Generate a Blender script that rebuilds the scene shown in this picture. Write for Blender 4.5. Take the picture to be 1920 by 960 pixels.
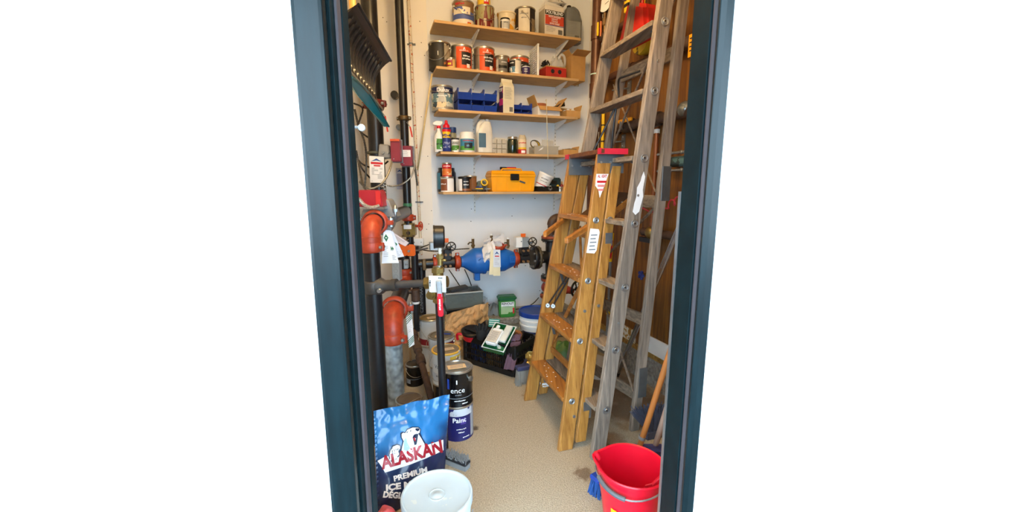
import bpy, bmesh, math, random
from mathutils import Vector, Matrix, noise
for o in list(bpy.data.objects): bpy.data.objects.remove(o)
SC = bpy.context.scene
COL = SC.collection
PI = math.pi
random.seed(7)

# ------------------------------------------------------------------ camera
FPX, HCAM, PITCH = 768.0, 1.31, math.radians(9.46)
cp, sp = math.cos(PITCH), math.sin(PITCH)
cam_d = bpy.data.cameras.new('camera'); cam = bpy.data.objects.new('camera', cam_d); COL.objects.link(cam)
cam_d.sensor_width = 36.0; cam_d.lens = 36.0*FPX/1920.0; cam_d.clip_start = 0.05
cam.location = (0, 0, HCAM); cam.rotation_euler = (PI/2-PITCH, 0, 0)
SC.camera = cam
# ------------------------------------------------------------------ sky, lamps, exposure
w = bpy.data.worlds.new('sky'); SC.world = w; w.use_nodes = True
bg = w.node_tree.nodes['Background']; bg.inputs[0].default_value = (0.62, 0.83, 1.0, 1); bg.inputs[1].default_value = 9.0
SC.view_settings.view_transform = 'Standard'; SC.view_settings.look = 'None'
SC.view_settings.gamma = 1.0; SC.view_settings.use_curve_mapping = False
SC.view_settings.exposure = 0.29
LAMP_W, LAMP_POS = 88.0, (0.0, 1.62, 2.80)

# ------------------------------------------------------------------ picture <-> place
def Dp(Y, z): return Y*cp-(z-HCAM)*sp
def X(px, Y, z): return (px-960)/FPX*Dp(Y, z)                       # x of a point at depth Y and height z seen in column px
def Z(py, Y):                                                         # height of a point at depth Y seen in row py
    k = (py-480)/FPX; return HCAM-Y*(k*cp+sp)/(cp-k*sp)
def P(px, py, Y):
    z = Z(py, Y); return Vector((X(px, Y, z), Y, z))
def F(px, py, z=0.0):                                                 # point at height z
    k = (py-480)/FPX; Y = (HCAM-z)*(cp-k*sp)/(k*cp+sp); return Vector((X(px, Y, z), Y, z))
def ray(px, py):
    k = (py-480)/FPX; return Vector(((px-960)/FPX, cp-k*sp, -sp-k*cp))
def facing(x, y): return math.atan2(-x, y)
# back wall frame: s along the wall, t out of the wall
YAW = math.radians(18.4)
BC = Vector((-0.64, 3.43, 0)); BD = Vector((math.cos(YAW), math.sin(YAW), 0)); BN = Vector((math.sin(YAW), -math.cos(YAW), 0))
def B(s, t, z): return BC+BD*s+BN*t+Vector((0, 0, z))
def Spx(px, t, z):                                                    # s of the column px on the plane t at height z
    k = (px-960)/FPX; o = BC+BN*t
    return (k*(o.y*cp-(z-HCAM)*sp)-o.x)/(BD.x-k*BD.y*cp)
def onB(px, py, t):
    d = ray(px, py); o = Vector((0, 0, HCAM)); q = BC+BN*t
    return o+d*((q-o).dot(BN)/d.dot(BN))
# right wall frame: s from the far end towards the door, t into the room
RYAW = math.radians(20)
RC = Vector((0.68, 3.29, 0)); RD = Vector((math.sin(RYAW), -math.cos(RYAW), 0)); RN = Vector((-math.cos(RYAW), -math.sin(RYAW), 0))
def RW(s, t, z): return RC+RD*s+RN*t+Vector((0, 0, z))
def onR(px, py, t):
    d = ray(px, py); o = Vector((0, 0, HCAM)); q = RC+RN*t
    return o+d*((q-o).dot(RN)/d.dot(RN))

# ------------------------------------------------------------------ materials
def lin(h):
    h = h.lstrip('#'); c = [int(h[i:i+2], 16)/255 for i in (0, 2, 4)]
    return tuple((x/12.92 if x <= .04045 else ((x+.055)/1.055)**2.4) for x in c)+(1,)
MATS = {}
def mat(name, col, rough=.5, metal=0., var=.12, vs=9., bump=0., bs=60., c2=None, thr=None, ts=6., stretch=None, spec=.5, alpha=1., trans=0., coat=0., emit=0., detail=6.):
    """principled material with a noise-varied colour; c2/thr adds splotches of a second colour, stretch makes grain"""
    if name in MATS: return MATS[name]
    m = bpy.data.materials.new(name); m.use_nodes = True; MATS[name] = m
    nt = m.node_tree; N = nt.nodes; L = nt.links; b = N['Principled BSDF']
    c = lin(col)
    b.inputs['Roughness'].default_value = rough; b.inputs['Metallic'].default_value = metal
    b.inputs['Specular IOR Level'].default_value = spec
    if coat: b.inputs['Coat Weight'].default_value = coat; b.inputs['Coat Roughness'].default_value = .12
    if alpha < 1: b.inputs['Alpha'].default_value = alpha
    if trans: b.inputs['Transmission Weight'].default_value = trans
    tc = N.new('ShaderNodeTexCoord'); mp = N.new('ShaderNodeMapping'); L.new(tc.outputs['Object'], mp.inputs[0])
    if stretch: mp.inputs['Scale'].default_value = stretch
    nz = N.new('ShaderNodeTexNoise'); nz.inputs['Scale'].default_value = vs; nz.inputs['Detail'].default_value = detail; L.new(mp.outputs[0], nz.inputs['Vector'])
    r = N.new('ShaderNodeValToRGB'); L.new(nz.outputs['Fac'], r.inputs[0])
    r.color_ramp.elements[0].position = .3; r.color_ramp.elements[1].position = .7
    lo = tuple(max(0, x*(1-var)) for x in c[:3])+(1,); hi = tuple(min(1, x*(1+var)) for x in c[:3])+(1,)
    r.color_ramp.elements[0].color = lo; r.color_ramp.elements[1].color = hi
    out = r.outputs[0]
    if c2 is not None:
        n2 = N.new('ShaderNodeTexNoise'); n2.inputs['Scale'].default_value = ts; n2.inputs['Detail'].default_value = 4; L.new(mp.outputs[0], n2.inputs['Vector'])
        r2 = N.new('ShaderNodeValToRGB'); L.new(n2.outputs['Fac'], r2.inputs[0])
        r2.color_ramp.elements[0].position = thr; r2.color_ramp.elements[1].position = min(1, thr+.025)
        mx = N.new('ShaderNodeMix'); mx.data_type = 'RGBA'; L.new(r2.outputs[0], mx.inputs[0]); L.new(out, mx.inputs[6]); mx.inputs[7].default_value = lin(c2)
        out = mx.outputs[2]
    L.new(out, b.inputs['Base Color'])
    if bump:
        n3 = N.new('ShaderNodeTexNoise'); n3.inputs['Scale'].default_value = bs; n3.inputs['Detail'].default_value = 3; L.new(mp.outputs[0], n3.inputs['Vector'])
        bp = N.new('ShaderNodeBump'); bp.inputs['Strength'].default_value = bump; bp.inputs['Distance'].default_value = .01
        L.new(n3.outputs['Fac'], bp.inputs['Height']); L.new(bp.outputs[0], b.inputs['Normal'])
    if emit:
        b.inputs['Emission Color'].default_value = c; b.inputs['Emission Strength'].default_value = emit
    return m
def wood(name, light, dark, axis='z', scale=1., rough=.55, coat=0.):
    """wood with wave grain running along one axis of the object"""
    if name in MATS: return MATS[name]
    m = bpy.data.materials.new(name); m.use_nodes = True; MATS[name] = m
    nt = m.node_tree; N = nt.nodes; L = nt.links; b = N['Principled BSDF']
    b.inputs['Roughness'].default_value = rough; b.inputs['Coat Weight'].default_value = coat
    tc = N.new('ShaderNodeTexCoord'); mp = N.new('ShaderNodeMapping'); L.new(tc.outputs['Object'], mp.inputs[0])
    s = {'x': (1, 16, 16), 'y': (16, 1, 16), 'z': (16, 16, 1)}[axis]; mp.inputs['Scale'].default_value = [v*scale for v in s]
    n1 = N.new('ShaderNodeTexNoise'); n1.inputs['Scale'].default_value = 2.2; n1.inputs['Detail'].default_value = 7; n1.inputs['Distortion'].default_value = 1.2; L.new(mp.outputs[0], n1.inputs['Vector'])
    n2 = N.new('ShaderNodeTexNoise'); n2.inputs['Scale'].default_value = 14; n2.inputs['Detail'].default_value = 5; L.new(mp.outputs[0], n2.inputs['Vector'])
    r = N.new('ShaderNodeValToRGB'); r.color_ramp.elements[0].position = .32; r.color_ramp.elements[1].position = .68
    r.color_ramp.elements[0].color = lin(dark); r.color_ramp.elements[1].color = lin(light); L.new(n1.outputs['Fac'], r.inputs[0])
    mx = N.new('ShaderNodeMix'); mx.data_type = 'RGBA'; mx.blend_type = 'MULTIPLY'; mx.inputs[0].default_value = .45
    r2 = N.new('ShaderNodeValToRGB'); r2.color_ramp.elements[0].position = .3; r2.color_ramp.elements[0].color = (.55, .5, .45, 1); r2.color_ramp.elements[1].position = .6; L.new(n2.outputs['Fac'], r2.inputs[0])
    L.new(r.outputs[0], mx.inputs[6]); L.new(r2.outputs[0], mx.inputs[7]); L.new(mx.outputs[2], b.inputs['Base Color'])
    bp = N.new('ShaderNodeBump'); bp.inputs['Strength'].default_value = .2; bp.inputs['Distance'].default_value = .004
    L.new(n2.outputs['Fac'], bp.inputs['Height']); L.new(bp.outputs[0], b.inputs['Normal'])
    return m

# ------------------------------------------------------------------ mesh building
UP = Vector((0, 0, 1))
def frame(d):
    d = Vector(d).normalized(); a = Vector((0, 0, 1)) if abs(d.z) < .9 else Vector((1, 0, 0))
    u = d.cross(a).normalized(); return u, d.cross(u).normalized(), d
def spline(pts, n=8):
    pts = [Vector(p) for p in pts]; out = []
    for i in range(len(pts)-1):
        p0 = pts[max(i-1, 0)]; p1 = pts[i]; p2 = pts[i+1]; p3 = pts[min(i+2, len(pts)-1)]
        for k in range(n):
            t = k/n; out.append(.5*((2*p1)+(p2-p0)*t+(2*p0-5*p1+4*p2-p3)*t*t+(3*p1-p0-3*p2+p3)*t**3))
    out.append(pts[-1]); return out
class MB:
    def __init__(s): s.v = []; s.f = []; s.sm = []; s.mi = []
    def add(s, vs, fs, smooth=False, mi=0):
        o = len(s.v); s.v += [Vector(x) for x in vs]
        for f in fs: s.f.append([i+o for i in f]); s.sm.append(smooth); s.mi.append(mi)
        return s
    def box(s, c, d, rz=0., rx=0., ry=0., mi=0, taper=1., M=None):
        x, y, z = d[0]/2, d[1]/2, d[2]/2
        vs = [(-x, -y, -z), (x, -y, -z), (x, y, -z), (-x, y, -z), (-x*taper, -y*taper, z), (x*taper, -y*taper, z), (x*taper, y*taper, z), (-x*taper, y*taper, z)]
        if M is None: M = Matrix.Translation(c) @ Matrix.Rotation(rz, 4, 'Z') @ Matrix.Rotation(ry, 4, 'Y') @ Matrix.Rotation(rx, 4, 'X')
        return s.add([M @ Vector(v) for v in vs], [(0, 3, 2, 1), (4, 5, 6, 7), (0, 1, 5, 4), (1, 2, 6, 5), (2, 3, 7, 6), (3, 0, 4, 7)], False, mi)
    def hexa(s, b, t, mi=0):          # 4 bottom + 4 top corners (counter-clockwise from above)
        return s.add(list(b)+list(t), [(0, 3, 2, 1), (4, 5, 6, 7), (0, 1, 5, 4), (1, 2, 6, 5), (2, 3, 7, 6), (3, 0, 4, 7)], False, mi)
    def beam(s, p0, p1, a, b, mi=0):  # prism from p0 to p1 with half-extent vectors a, b
        p0, p1, a, b = map(Vector, (p0, p1, a, b))
        return s.hexa([p0-a-b, p0+a-b, p0+a+b, p0-a+b], [p1-a-b, p1+a-b, p1+a+b, p1-a+b], mi)
    def bar(s, p0, p1, w, t, side=None, mi=0):
        p0, p1 = Vector(p0), Vector(p1); d = (p1-p0).normalized()
        if side is None: u, v, _ = frame(d)
        else:
            v = Vector(side); u = (v-d*v.dot(d)).normalized(); v = d.cross(u)
        return s.beam(p0, p1, u*w/2, v*t/2, mi)
    def cyl(s, p0, p1, r, r1=None, seg=20, caps=True, mi=0, smooth=True):
        r1 = r if r1 is None else r1; p0, p1 = Vector(p0), Vector(p1); u, v, d = frame(p1-p0); vs = []
        for k in range(seg):
            a = 2*PI*k/seg; e = u*math.cos(a)+v*math.sin(a); vs += [p0+e*r, p1+e*r1]
        s.add(vs, [(2*k, 2*((k+1) % seg), 2*((k+1) % seg)+1, 2*k+1) for k in range(seg)], smooth, mi)
        if caps:
            if r > 1e-5: s.add([vs[2*k] for k in range(seg)], [tuple(reversed(range(seg)))], False, mi)
            if r1 > 1e-5: s.add([vs[2*k+1] for k in range(seg)], [tuple(range(seg))], False, mi)
        return s
    def lathe(s, prof, seg=28, o=(0, 0, 0), axis=(0, 0, 1), smooth=True, mi=0, a0=0., a1=2*PI, flip=1):
        o = Vector(o); ax = Vector(axis).normalized()
        if abs(ax.z) > .999: u, v = Vector((1, 0, 0)), Vector((0, 1, 0))*(1 if ax.z > 0 else -1)
        else: u, v, _ = frame(ax)
        full = abs(a1-a0-2*PI) < 1e-6; n = seg if full else seg+1; vs = []
        for r, z in prof:
            for k in range(n):
                a = a0+(a1-a0)*k/seg; vs.append(o+ax*z+(u*math.cos(a)+v*math.sin(a))*r)
        fs = []
        for i in range(len(prof)-1):
            for k in range(seg):
                k2 = (k+1) % n; fs.append((i*n+k, i*n+k2, (i+1)*n+k2, (i+1)*n+k))
        return s.add(vs, fs, smooth, mi)
    def tube(s, path, r, seg=8, mi=0, caps=True, closed=False):
        path = [Vector(p) for p in path]; n = len(path); rr = r if isinstance(r, (list, tuple)) else [r]*n
        vs = []; d0 = (path[1]-path[0]).normalized(); u, v, _ = frame(d0)
        for i in range(n):
            if closed: d = (path[(i+1) % n]-path[i-1]).normalized()
            else: d = (path[min(i+1, n-1)]-path[max(i-1, 0)]).normalized()
            u = (u-d*u.dot(d)).normalized(); v = d.cross(u)
            for k in range(seg):
                a = 2*PI*k/seg; vs.append(path[i]+(u*math.cos(a)+v*math.sin(a))*rr[i])
        fs = []
        for i in range(n if closed else n-1):
            j = (i+1) % n
            for k in range(seg): k2 = (k+1) % seg; fs.append((i*seg+k, i*seg+k2, j*seg+k2, j*seg+k))
        s.add(vs, fs, True, mi)
        if caps and not closed:
            s.add(vs[:seg], [tuple(reversed(range(seg)))], False, mi); s.add(vs[-seg:], [tuple(range(seg))], False, mi)
        return s
    def prism(s, poly, d, M=None, mi=0):   # polygon in xy extruded by d along z
        M = M or Matrix.Identity(4); n = len(poly)
        a = [M @ Vector((x, y, 0)) for x, y in poly]; b = [M @ Vector((x, y, d)) for x, y in poly]
        return s.add(a+b, [tuple(reversed(range(n))), tuple(range(n, 2*n))]+[(k, (k+1) % n, (k+1) % n+n, k+n) for k in range(n)], False, mi)
    def flat(s, pts, mi=0): return s.add(pts, [tuple(range(len(pts)))], False, mi)
    def sphere(s, c, r, seg=14, rings=8, sc=(1, 1, 1), mi=0):
        c = Vector(c); vs = []; fs = []
        for i in range(rings+1):
            t = PI*i/rings
            for k in range(seg):
                a = 2*PI*k/seg; vs.append(c+Vector((math.sin(t)*math.cos(a)*r*sc[0], math.sin(t)*math.sin(a)*r*sc[1], math.cos(t)*r*sc[2])))
        for i in range(rings):
            for k in range(seg): k2 = (k+1) % seg; fs.append((i*seg+k, (i+1)*seg+k, (i+1)*seg+k2, i*seg+k2))
        return s.add(vs, fs, True, mi)
    def grid(s, fn, nu, nv, mi=0, smooth=True, flip=False):
        vs = [fn(i/nu, j/nv) for j in range(nv+1) for i in range(nu+1)]
        fs = [(j*(nu+1)+i, j*(nu+1)+i+1, (j+1)*(nu+1)+i+1, (j+1)*(nu+1)+i) for j in range(nv) for i in range(nu)]
        if flip: fs = [tuple(reversed(f)) for f in fs]
        return s.add(vs, fs, smooth, mi)
    def build(s, name, mats, parent=None, world=False, bevel=0., bseg=1):
        if not isinstance(mats, (list, tuple)): mats = [mats]
        vs = s.v
        if world and parent is not None:
            par = parent.parent
            M = parent.matrix_basis.copy()
            if par is not None: M = par.matrix_basis @ M
            M = M.inverted(); vs = [M @ v for v in vs]
        me = bpy.data.meshes.new(name); me.from_pydata([tuple(v) for v in vs], [], s.f)
        for m in mats: me.materials.append(m)
        me.polygons.foreach_set('use_smooth', s.sm); me.polygons.foreach_set('material_index', s.mi)
        bm = bmesh.new(); bm.from_mesh(me); bmesh.ops.remove_doubles(bm, verts=bm.verts, dist=1e-6)
        bmesh.ops.dissolve_degenerate(bm, dist=1e-7, edges=bm.edges)
        bmesh.ops.recalc_face_normals(bm, faces=bm.faces)
        if bevel:
            ed = [e for e in bm.edges if len(e.link_faces) == 2 and e.calc_face_angle(0) > .6]
            bmesh.ops.bevel(bm, geom=ed, offset=bevel, segments=bseg, affect='EDGES', clamp_overlap=True)
        for e in bm.edges:
            if len(e.link_faces) == 2 and e.calc_face_angle(0) > .7: e.smooth = False
        bm.to_mesh(me); bm.free(); me.update()
        o = bpy.data.objects.new(name, me); COL.objects.link(o)
        if parent is not None: o.parent = parent
        return o
def tag(o, label=None, cat=None, group=None, kind=None):
    for k, v in (('label', label), ('category', cat), ('group', group), ('kind', kind)):
        if v: o[k] = v
    return o
def thing(name, label, cat, loc=(0, 0, 0), rz=0., group=None, rx=0., ry=0.):
    o = bpy.data.objects.new(name, None); COL.objects.link(o); o.empty_display_size = .05
    o.matrix_basis = Matrix.Translation(loc) @ Matrix.Rotation(rz, 4, 'Z') @ Matrix.Rotation(ry, 4, 'Y') @ Matrix.Rotation(rx, 4, 'X')
    return tag(o, label, cat, group)
def struct(name, mb, m, parent=None, **k):
    o = mb.build(name, m, parent, **k)
    if parent is None: o['kind'] = 'structure'
    return o
# ------------------------------------------------------------------ lettering
TX = {}
def glyphs(t, bold=.0, sub=None):
    key = (t, bold, sub)
    if t[0] == '~' and key not in TX:      # print too small to read: a row of uneven strokes, as blurred as in the photograph
        rnd = random.Random(len(t)); vs, fs = [], []; n = len(t)
        for k in range(n):
            x = (k-n/2+.5)*.55; wd = rnd.uniform(.16, .24); h0, h1 = -rnd.uniform(.12, .24), rnd.uniform(.12, .34); o = len(vs)
            vs += [(x-wd, h0), (x+wd, h0), (x+wd, h1), (x-wd, h1)]; fs.append((o, o+1, o+2, o+3))
        TX[key] = (vs, fs)
    if key in TX: return TX[key]
    c = bpy.data.curves.new('lettering', 'FONT'); c.body = t; c.align_x = 'CENTER'; c.align_y = 'CENTER'; c.size = 1; c.offset = bold; c.resolution_u = 3
    o = bpy.data.objects.new('lettering', c); COL.objects.link(o)
    bpy.context.view_layer.update()
    me = o.to_mesh()
    bm = bmesh.new(); bm.from_mesh(me); o.to_mesh_clear()
    bpy.data.objects.remove(o); bpy.data.curves.remove(c)
    if sub:
        for _ in range(3):
            ed = [e for e in bm.edges if e.calc_length() > sub]
            if not ed: break
            bmesh.ops.subdivide_edges(bm, edges=ed, cuts=1)
            bmesh.ops.triangulate(bm, faces=bm.faces)
    bm.verts.ensure_lookup_table()
    vs = [(v.co.x, v.co.y) for v in bm.verts]; fs = [tuple(v.index for v in f.verts) for f in bm.faces]; bm.free()
    TX[key] = (vs, fs); return TX[key]
def text_flat(name, t, size, o, ex, ey, m, parent, bold=.0, world=False, wide=1.):
    """print on a plane with origin o and axes ex, ey"""
    vs, fs = glyphs(t, bold); o, ex, ey = Vector(o), Vector(ex).normalized(), Vector(ey).normalized(); n = ex.cross(ey)
    mb = MB(); mb.add([o+ex*x*size*wide+ey*y*size+n*.0008 for x, y in vs], fs)
    return mb.build(name, m, parent, world)
def text_cyl(name, t, size, r, ang, z, m, parent, bold=.0, wide=1., slope=0.):
    vs, fs = glyphs(t, bold); mb = MB(); R = r+.0012
    mb.add([(R*math.sin(ang+x*size*wide/r), -R*math.cos(ang+x*size*wide/r), z+y*size) for x, y in vs], fs)
    return mb.build(name, m, parent)
def wrap(name, r, a0, a1, z0, z1, m, parent, off=.0007, seg=None, r1=None):
    """paper wrapped round a can between two angles (degrees, 0 faces the door)"""
    a0, a1 = math.radians(a0), math.radians(a1); n = seg or max(4, int((a1-a0)/.13)); r1 = r if r1 is None else r1
    mb = MB(); vs = []
    for k in range(n+1):
        a = a0+(a1-a0)*k/n
        vs += [((r+off)*math.sin(a), -(r+off)*math.cos(a), z0), ((r1+off)*math.sin(a), -(r1+off)*math.cos(a), z1)]
    mb.add(vs, [(2*k, 2*k+2, 2*k+3, 2*k+1) for k in range(n)], True)
    return mb.build(name, m, parent)
# ------------------------------------------------------------------ shared materials
paint_wall = mat('wall_paint', '#ece9e2', .75, var=.03, vs=3, bump=.05, bs=120)
paint_wall2 = mat('wall_paint_grey_white', '#e6eaee', .75, var=.03, vs=3, bump=.05, bs=120)
ext_white = mat('exterior_white_paint', '#f7f7f6', .8, var=.01, vs=4, bump=.03, bs=90)
green_paint = mat('dark_green_door_paint', '#07191d', .3, var=.3, spec=.3, vs=14, bump=.04, bs=80, stretch=(3, 3, .5))
green_dull = mat('dull_green_jamb_paint', '#0a1c20', .6, var=.25, vs=14, spec=.12)
weather = mat('weatherstrip', '#3d363a', .7)
concrete = mat('rough_concrete', '#8f8d88', .95, var=.35, vs=45, bump=.9, bs=55)
pipe_black = mat('black_pipe', '#15161a', .33, var=.35, vs=14, bump=.03, bs=50)
pipe_rust = mat('dark_brown_pipe', '#4a382e', .55, var=.4, vs=18, bump=.15, bs=60)
red_oxide = mat('orange_coupling', '#a93c20', .42, var=.25, vs=22, bump=.12, bs=60, c2='#7a2a18', thr=.68, ts=22)
steel = mat('zinc_steel', '#a9afb3', .35, .85, var=.15, vs=30)
steel_dark = mat('dull_steel', '#7c8186', .45, .7, var=.25, vs=25)
galv = mat('galvanised', '#98a3a8', .42, .45, var=.45, vs=26, detail=1)
brass = mat('brass', '#8f7a48', .4, .8, var=.25, vs=25)
bronze = mat('bronze', '#6d563a', .45, .7, var=.3, vs=25)
white_pl = mat('white_plastic', '#eceff0', .4, var=.03)
white_pt = mat('white_paint_metal', '#e9e9e6', .45, var=.04)
black_pl = mat('black_plastic', '#101114', .38, var=.2, vs=14)
dark_pl = mat('charcoal_rubber', '#26282b', .55, var=.15)
grey_pl = mat('grey_plastic', '#7b7e80', .5, var=.1)
red_pl = mat('red_plastic', '#d2122a', .32, var=.06)
red_dk = mat('dark_red_enamel', '#8e1c2a', .38, var=.1)
yellow_pl = mat('yellow_plastic', '#f2a60c', .4, var=.06)
yellow_p2 = mat('bright_yellow', '#f0c515', .42, var=.06)
blue_pl = mat('blue_bin_plastic', '#1a3f9e', .38, var=.08)
green_pl = mat('green_plastic', '#155c31', .4, var=.15)
card = mat('cardboard', '#b58a53', .85, var=.08, vs=20)
card_l = mat('cardboard_light', '#c79a5e', .85, var=.08, vs=20)
kraft = mat('kraft_paper', '#c9a06e', .8, var=.15, vs=12, bump=.25, bs=25)
paper = mat('white_paper', '#eef0f2', .7, var=.03)
paper_b = mat('bluish_paper', '#d6dde8', .7, var=.04)
cream = mat('cream_paper', '#e6dcb8', .7, var=.05)
ink = mat('black_ink', '#15161a', .6); ink_g = mat('grey_ink', '#7d8288', .7); ink_b = mat('blue_ink', '#1e3f8c', .6)
ink_r = mat('red_ink', '#c8202c', .6); ink_gr = mat('green_ink', '#10623f', .6); ink_w = mat('white_ink', '#f2f3f4', .6)
tin = mat('tin', '#b9b4aa', .3, .85, var=.15, vs=18)
tin_l = mat('tin_lid', '#c5bda8', .35, .75, var=.25, vs=14, c2='#8d7a55', thr=.6, ts=16)
ply = wood('plywood', '#8a5c24', '#573414', 'z', .7, .5)
shelf_wood = mat('shelf_board', '#c9a471', .7, var=.12, vs=8, stretch=(1, 6, 6), c2='#8e6c3e', thr=.7, ts=5)
ladder_o = wood('orange_varnished_wood', '#c08c45', '#96642c', 'z', 1.1, .38, .25)
ladder_o2 = wood('worn_orange_step', '#b87a36', '#84501f', 'y', 1.1, .42, .2)
ladder_g = wood('weathered_grey_wood', '#9b8d7e', '#6d6258', 'z', 1.2, .85)
ladder_g2 = wood('weathered_grey_step', '#978672', '#66594b', 'y', 1.2, .85)
floor_m = mat('beige_carpeted_floor', '#b0a38c', .95, var=.24, vs=150, bump=.7, bs=190, c2='#97866e', thr=.69, ts=3.2)

# ------------------------------------------------------------------ floor, walls, ceiling
def stain(m, c, r, col, amount=1.):
    """a dirt patch with a ragged edge on the floor, added to the floor colour"""
    nt = m.node_tree; N = nt.nodes; L = nt.links; b = N['Principled BSDF']; src = b.inputs['Base Color'].links[0].from_socket
    tc = N.new('ShaderNodeTexCoord'); vm = N.new('ShaderNodeVectorMath'); vm.operation = 'DISTANCE'; L.new(tc.outputs['Object'], vm.inputs[0]); vm.inputs[1].default_value = (c[0], c[1], 0)
    nz = N.new('ShaderNodeTexNoise'); nz.inputs['Scale'].default_value = 2.2/r; nz.inputs['Detail'].default_value = 6; L.new(tc.outputs['Object'], nz.inputs['Vector'])
    ma = N.new('ShaderNodeMath'); ma.operation = 'MULTIPLY_ADD'; L.new(nz.outputs['Fac'], ma.inputs[0]); ma.inputs[1].default_value = 1.6*r; L.new(vm.outputs['Value'], ma.inputs[2])
    mr = N.new('ShaderNodeMapRange'); L.new(ma.outputs[0], mr.inputs[0]); mr.inputs[1].default_value = 1.35*r; mr.inputs[2].default_value = 1.85*r; mr.inputs[3].default_value = amount; mr.inputs[4].default_value = 0
    mx = N.new('ShaderNodeMix'); mx.data_type = 'RGBA'; L.new(mr.outputs[0], mx.inputs[0]); L.new(src, mx.inputs[6]); mx.inputs[7].default_value = lin(col); L.new(mx.outputs[2], b.inputs['Base Color'])
for q, r, col, am in ((F(1190, 760), .28, '#6b5138', .75), (F(1095, 888), .05, '#6d5742', .8), (F(890, 803), .025, '#4a4038', .9), (F(1150, 830), .10, '#7a6148', .6), (F(760, 700), .25, '#7d6647', .6), (F(1125, 700), .3, '#6e563c', .6)): stain(floor_m, q, r, col, am)
struct('floor', MB().box((.1, 2.75, -.05), (3.6, 3.53, .1)), floor_m)
struct('floor_outside', MB().box((0, -4.0, -.06), (16, 9.97, .1)), mat('outside_paving', '#63676a', .9, var=.1, vs=6))
struct('ceiling', MB().box((.1, 2.75, 3.0), (3.6, 3.6, .1)), paint_wall)
# back wall (shelf wall), with a rough concrete ledge along its foot
wb = MB(); wb.beam(B(-.02, -.06, 1.475), B(1.62, -.06, 1.475), BN*.06, UP*1.475)
o = struct('wall_back', wb, paint_wall2)
lg = MB(); lg.beam(B(.0, .15, .115), B(1.2, .15, .115), BN*.155, UP*.115)
lg.build('concrete_ledge', concrete, o, bevel=.012)
for px, py in ((905, 462), (883, 415), (960, 405), (1003, 372), (962, 372), (985, 498), (1012, 545), (884, 392)):
    q = onB(px, py, .001); MB().cyl(q-BN*.001, q+BN*.0015, .004, seg=8).build('screw_hole', ink, o, world=True)
# oblique wall to the left of the shelves
LD = Vector((-math.cos(math.radians(8)), -math.sin(math.radians(8)), 0)); LN = Vector((math.sin(math.radians(8)), -math.cos(math.radians(8)), 0))
def LW(s, t, z): return BC+LD*s+LN*t+Vector((0, 0, z))
def onL(px, py, t):
    d = ray(px, py); o_ = Vector((0, 0, HCAM)); q = BC+LN*t
    return o_+d*((q-o_).dot(LN)/d.dot(LN))
wl_ = struct('wall_back_left', MB().beam(LW(0, -.06, 1.475), LW(.66, -.06, 1.475), LN*.06, UP*1.475), paint_wall)
for px, py in ((725, 41), (718, 33), (787, 40), (790, 80), (790, 219), (792, 251), (809, 273), (802, 293), (804, 420), (809, 395), (796, 104), (800, 430)):
    q = onL(px, py, .001); MB().cyl(q-LN*.001, q+LN*.0015, .0035, seg=8).build('screw_hole', ink, wl_, world=True)
for py in (293, 362):
    a_ = onL(788, py, .0005); b_ = onL(812, py, .0005); b_.z = a_.z; MB().beam(a_, b_, UP*.0012, LN*.0008).build('drywall_seam', paint_wall2, wl_, world=True)
struct('wall_left', MB().beam((-1.24, 3.42, 1.475), (-1.05, 1.05, 1.475), (.05, 0, 0), UP*1.475), paint_wall)
# right wall: white studs wall faced with plywood over a concrete curb
wr = MB(); wr.beam(RW(0, -.16, 1.475), RW(2.42, -.16, 1.475), RN*.155, UP*1.475)
wr.beam(RW(-.85, -.25, 1.475), RW(.02, -.25, 1.475), RN*.05, UP*1.475)
wr = struct('wall_right', wr, paint_wall)
for a, b in ((.012, 1.2), (1.206, 2.40)):
    MB().beam(RW(a, .004, 1.6), RW(b, .004, 1.6), RN*.009, UP*1.36).build('plywood_sheet', ply, wr)
MB().beam(RW(.0, .0, .1), RW(2.4, .0, .1), RN*.016, UP*.1).build('concrete_curb', concrete, wr)
MB().beam(RW(.0, .002, .215), RW(2.4, .002, .215), RN*.016, UP*.022).build('sill_plate', wood('sill_wood', '#b99552', '#7d5c2b', 'x'), wr)
s0 = (onR(1211, 655, .02)-RC).dot(RD)
bb = MB(); bb.beam(RW(s0, .016, .285), RW(2.38, .016, .285), RN*.008, UP*.055)
struct('baseboard_right', bb, white_pt, bevel=.002)
bb = MB(); bb.beam(RW(s0-.42, .016, .285), RW(s0-.12, .016, .275), RN*.006, UP*.045)
bb.build('baseboard_stub', mat('stained_white_board', '#d9d2bf', .7, c2='#a77f3e', thr=.52, ts=14, var=.05), wr)

# front wall with the door opening
YF = 1.10
struct('added_shade_eave', MB().box((0, .13, 2.64), (9, 1.76, .14)), mat('added_shade_soffit', '#c9c6bf', .8))  # unseen eave, added to keep the high sky light off the pail
wf = MB()
wf.box((-2.47, 1.045, 1.55), (4.0, .11, 3.1)); wf.box((2.47, 1.045, 1.55), (4.0, .11, 3.1)); wf.box((0, 1.045, 2.6), (.95, .11, 1.0))
struct('wall_front', wf, [ext_white])
door = thing('door_1', 'dark green painted door frame with grey weatherstrip around the opening', 'door frame', (0, 1.0, 0)); door['kind'] = 'structure'
del door['label'], door['category']
def vstrip(name, pts, m, z0=0., z1=2.1):
    mb = MB(); mb.prism(pts, z1-z0, Matrix.Translation((0, 0, z0))); return mb.build(name, m, door, world=True, bevel=.0015)
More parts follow.
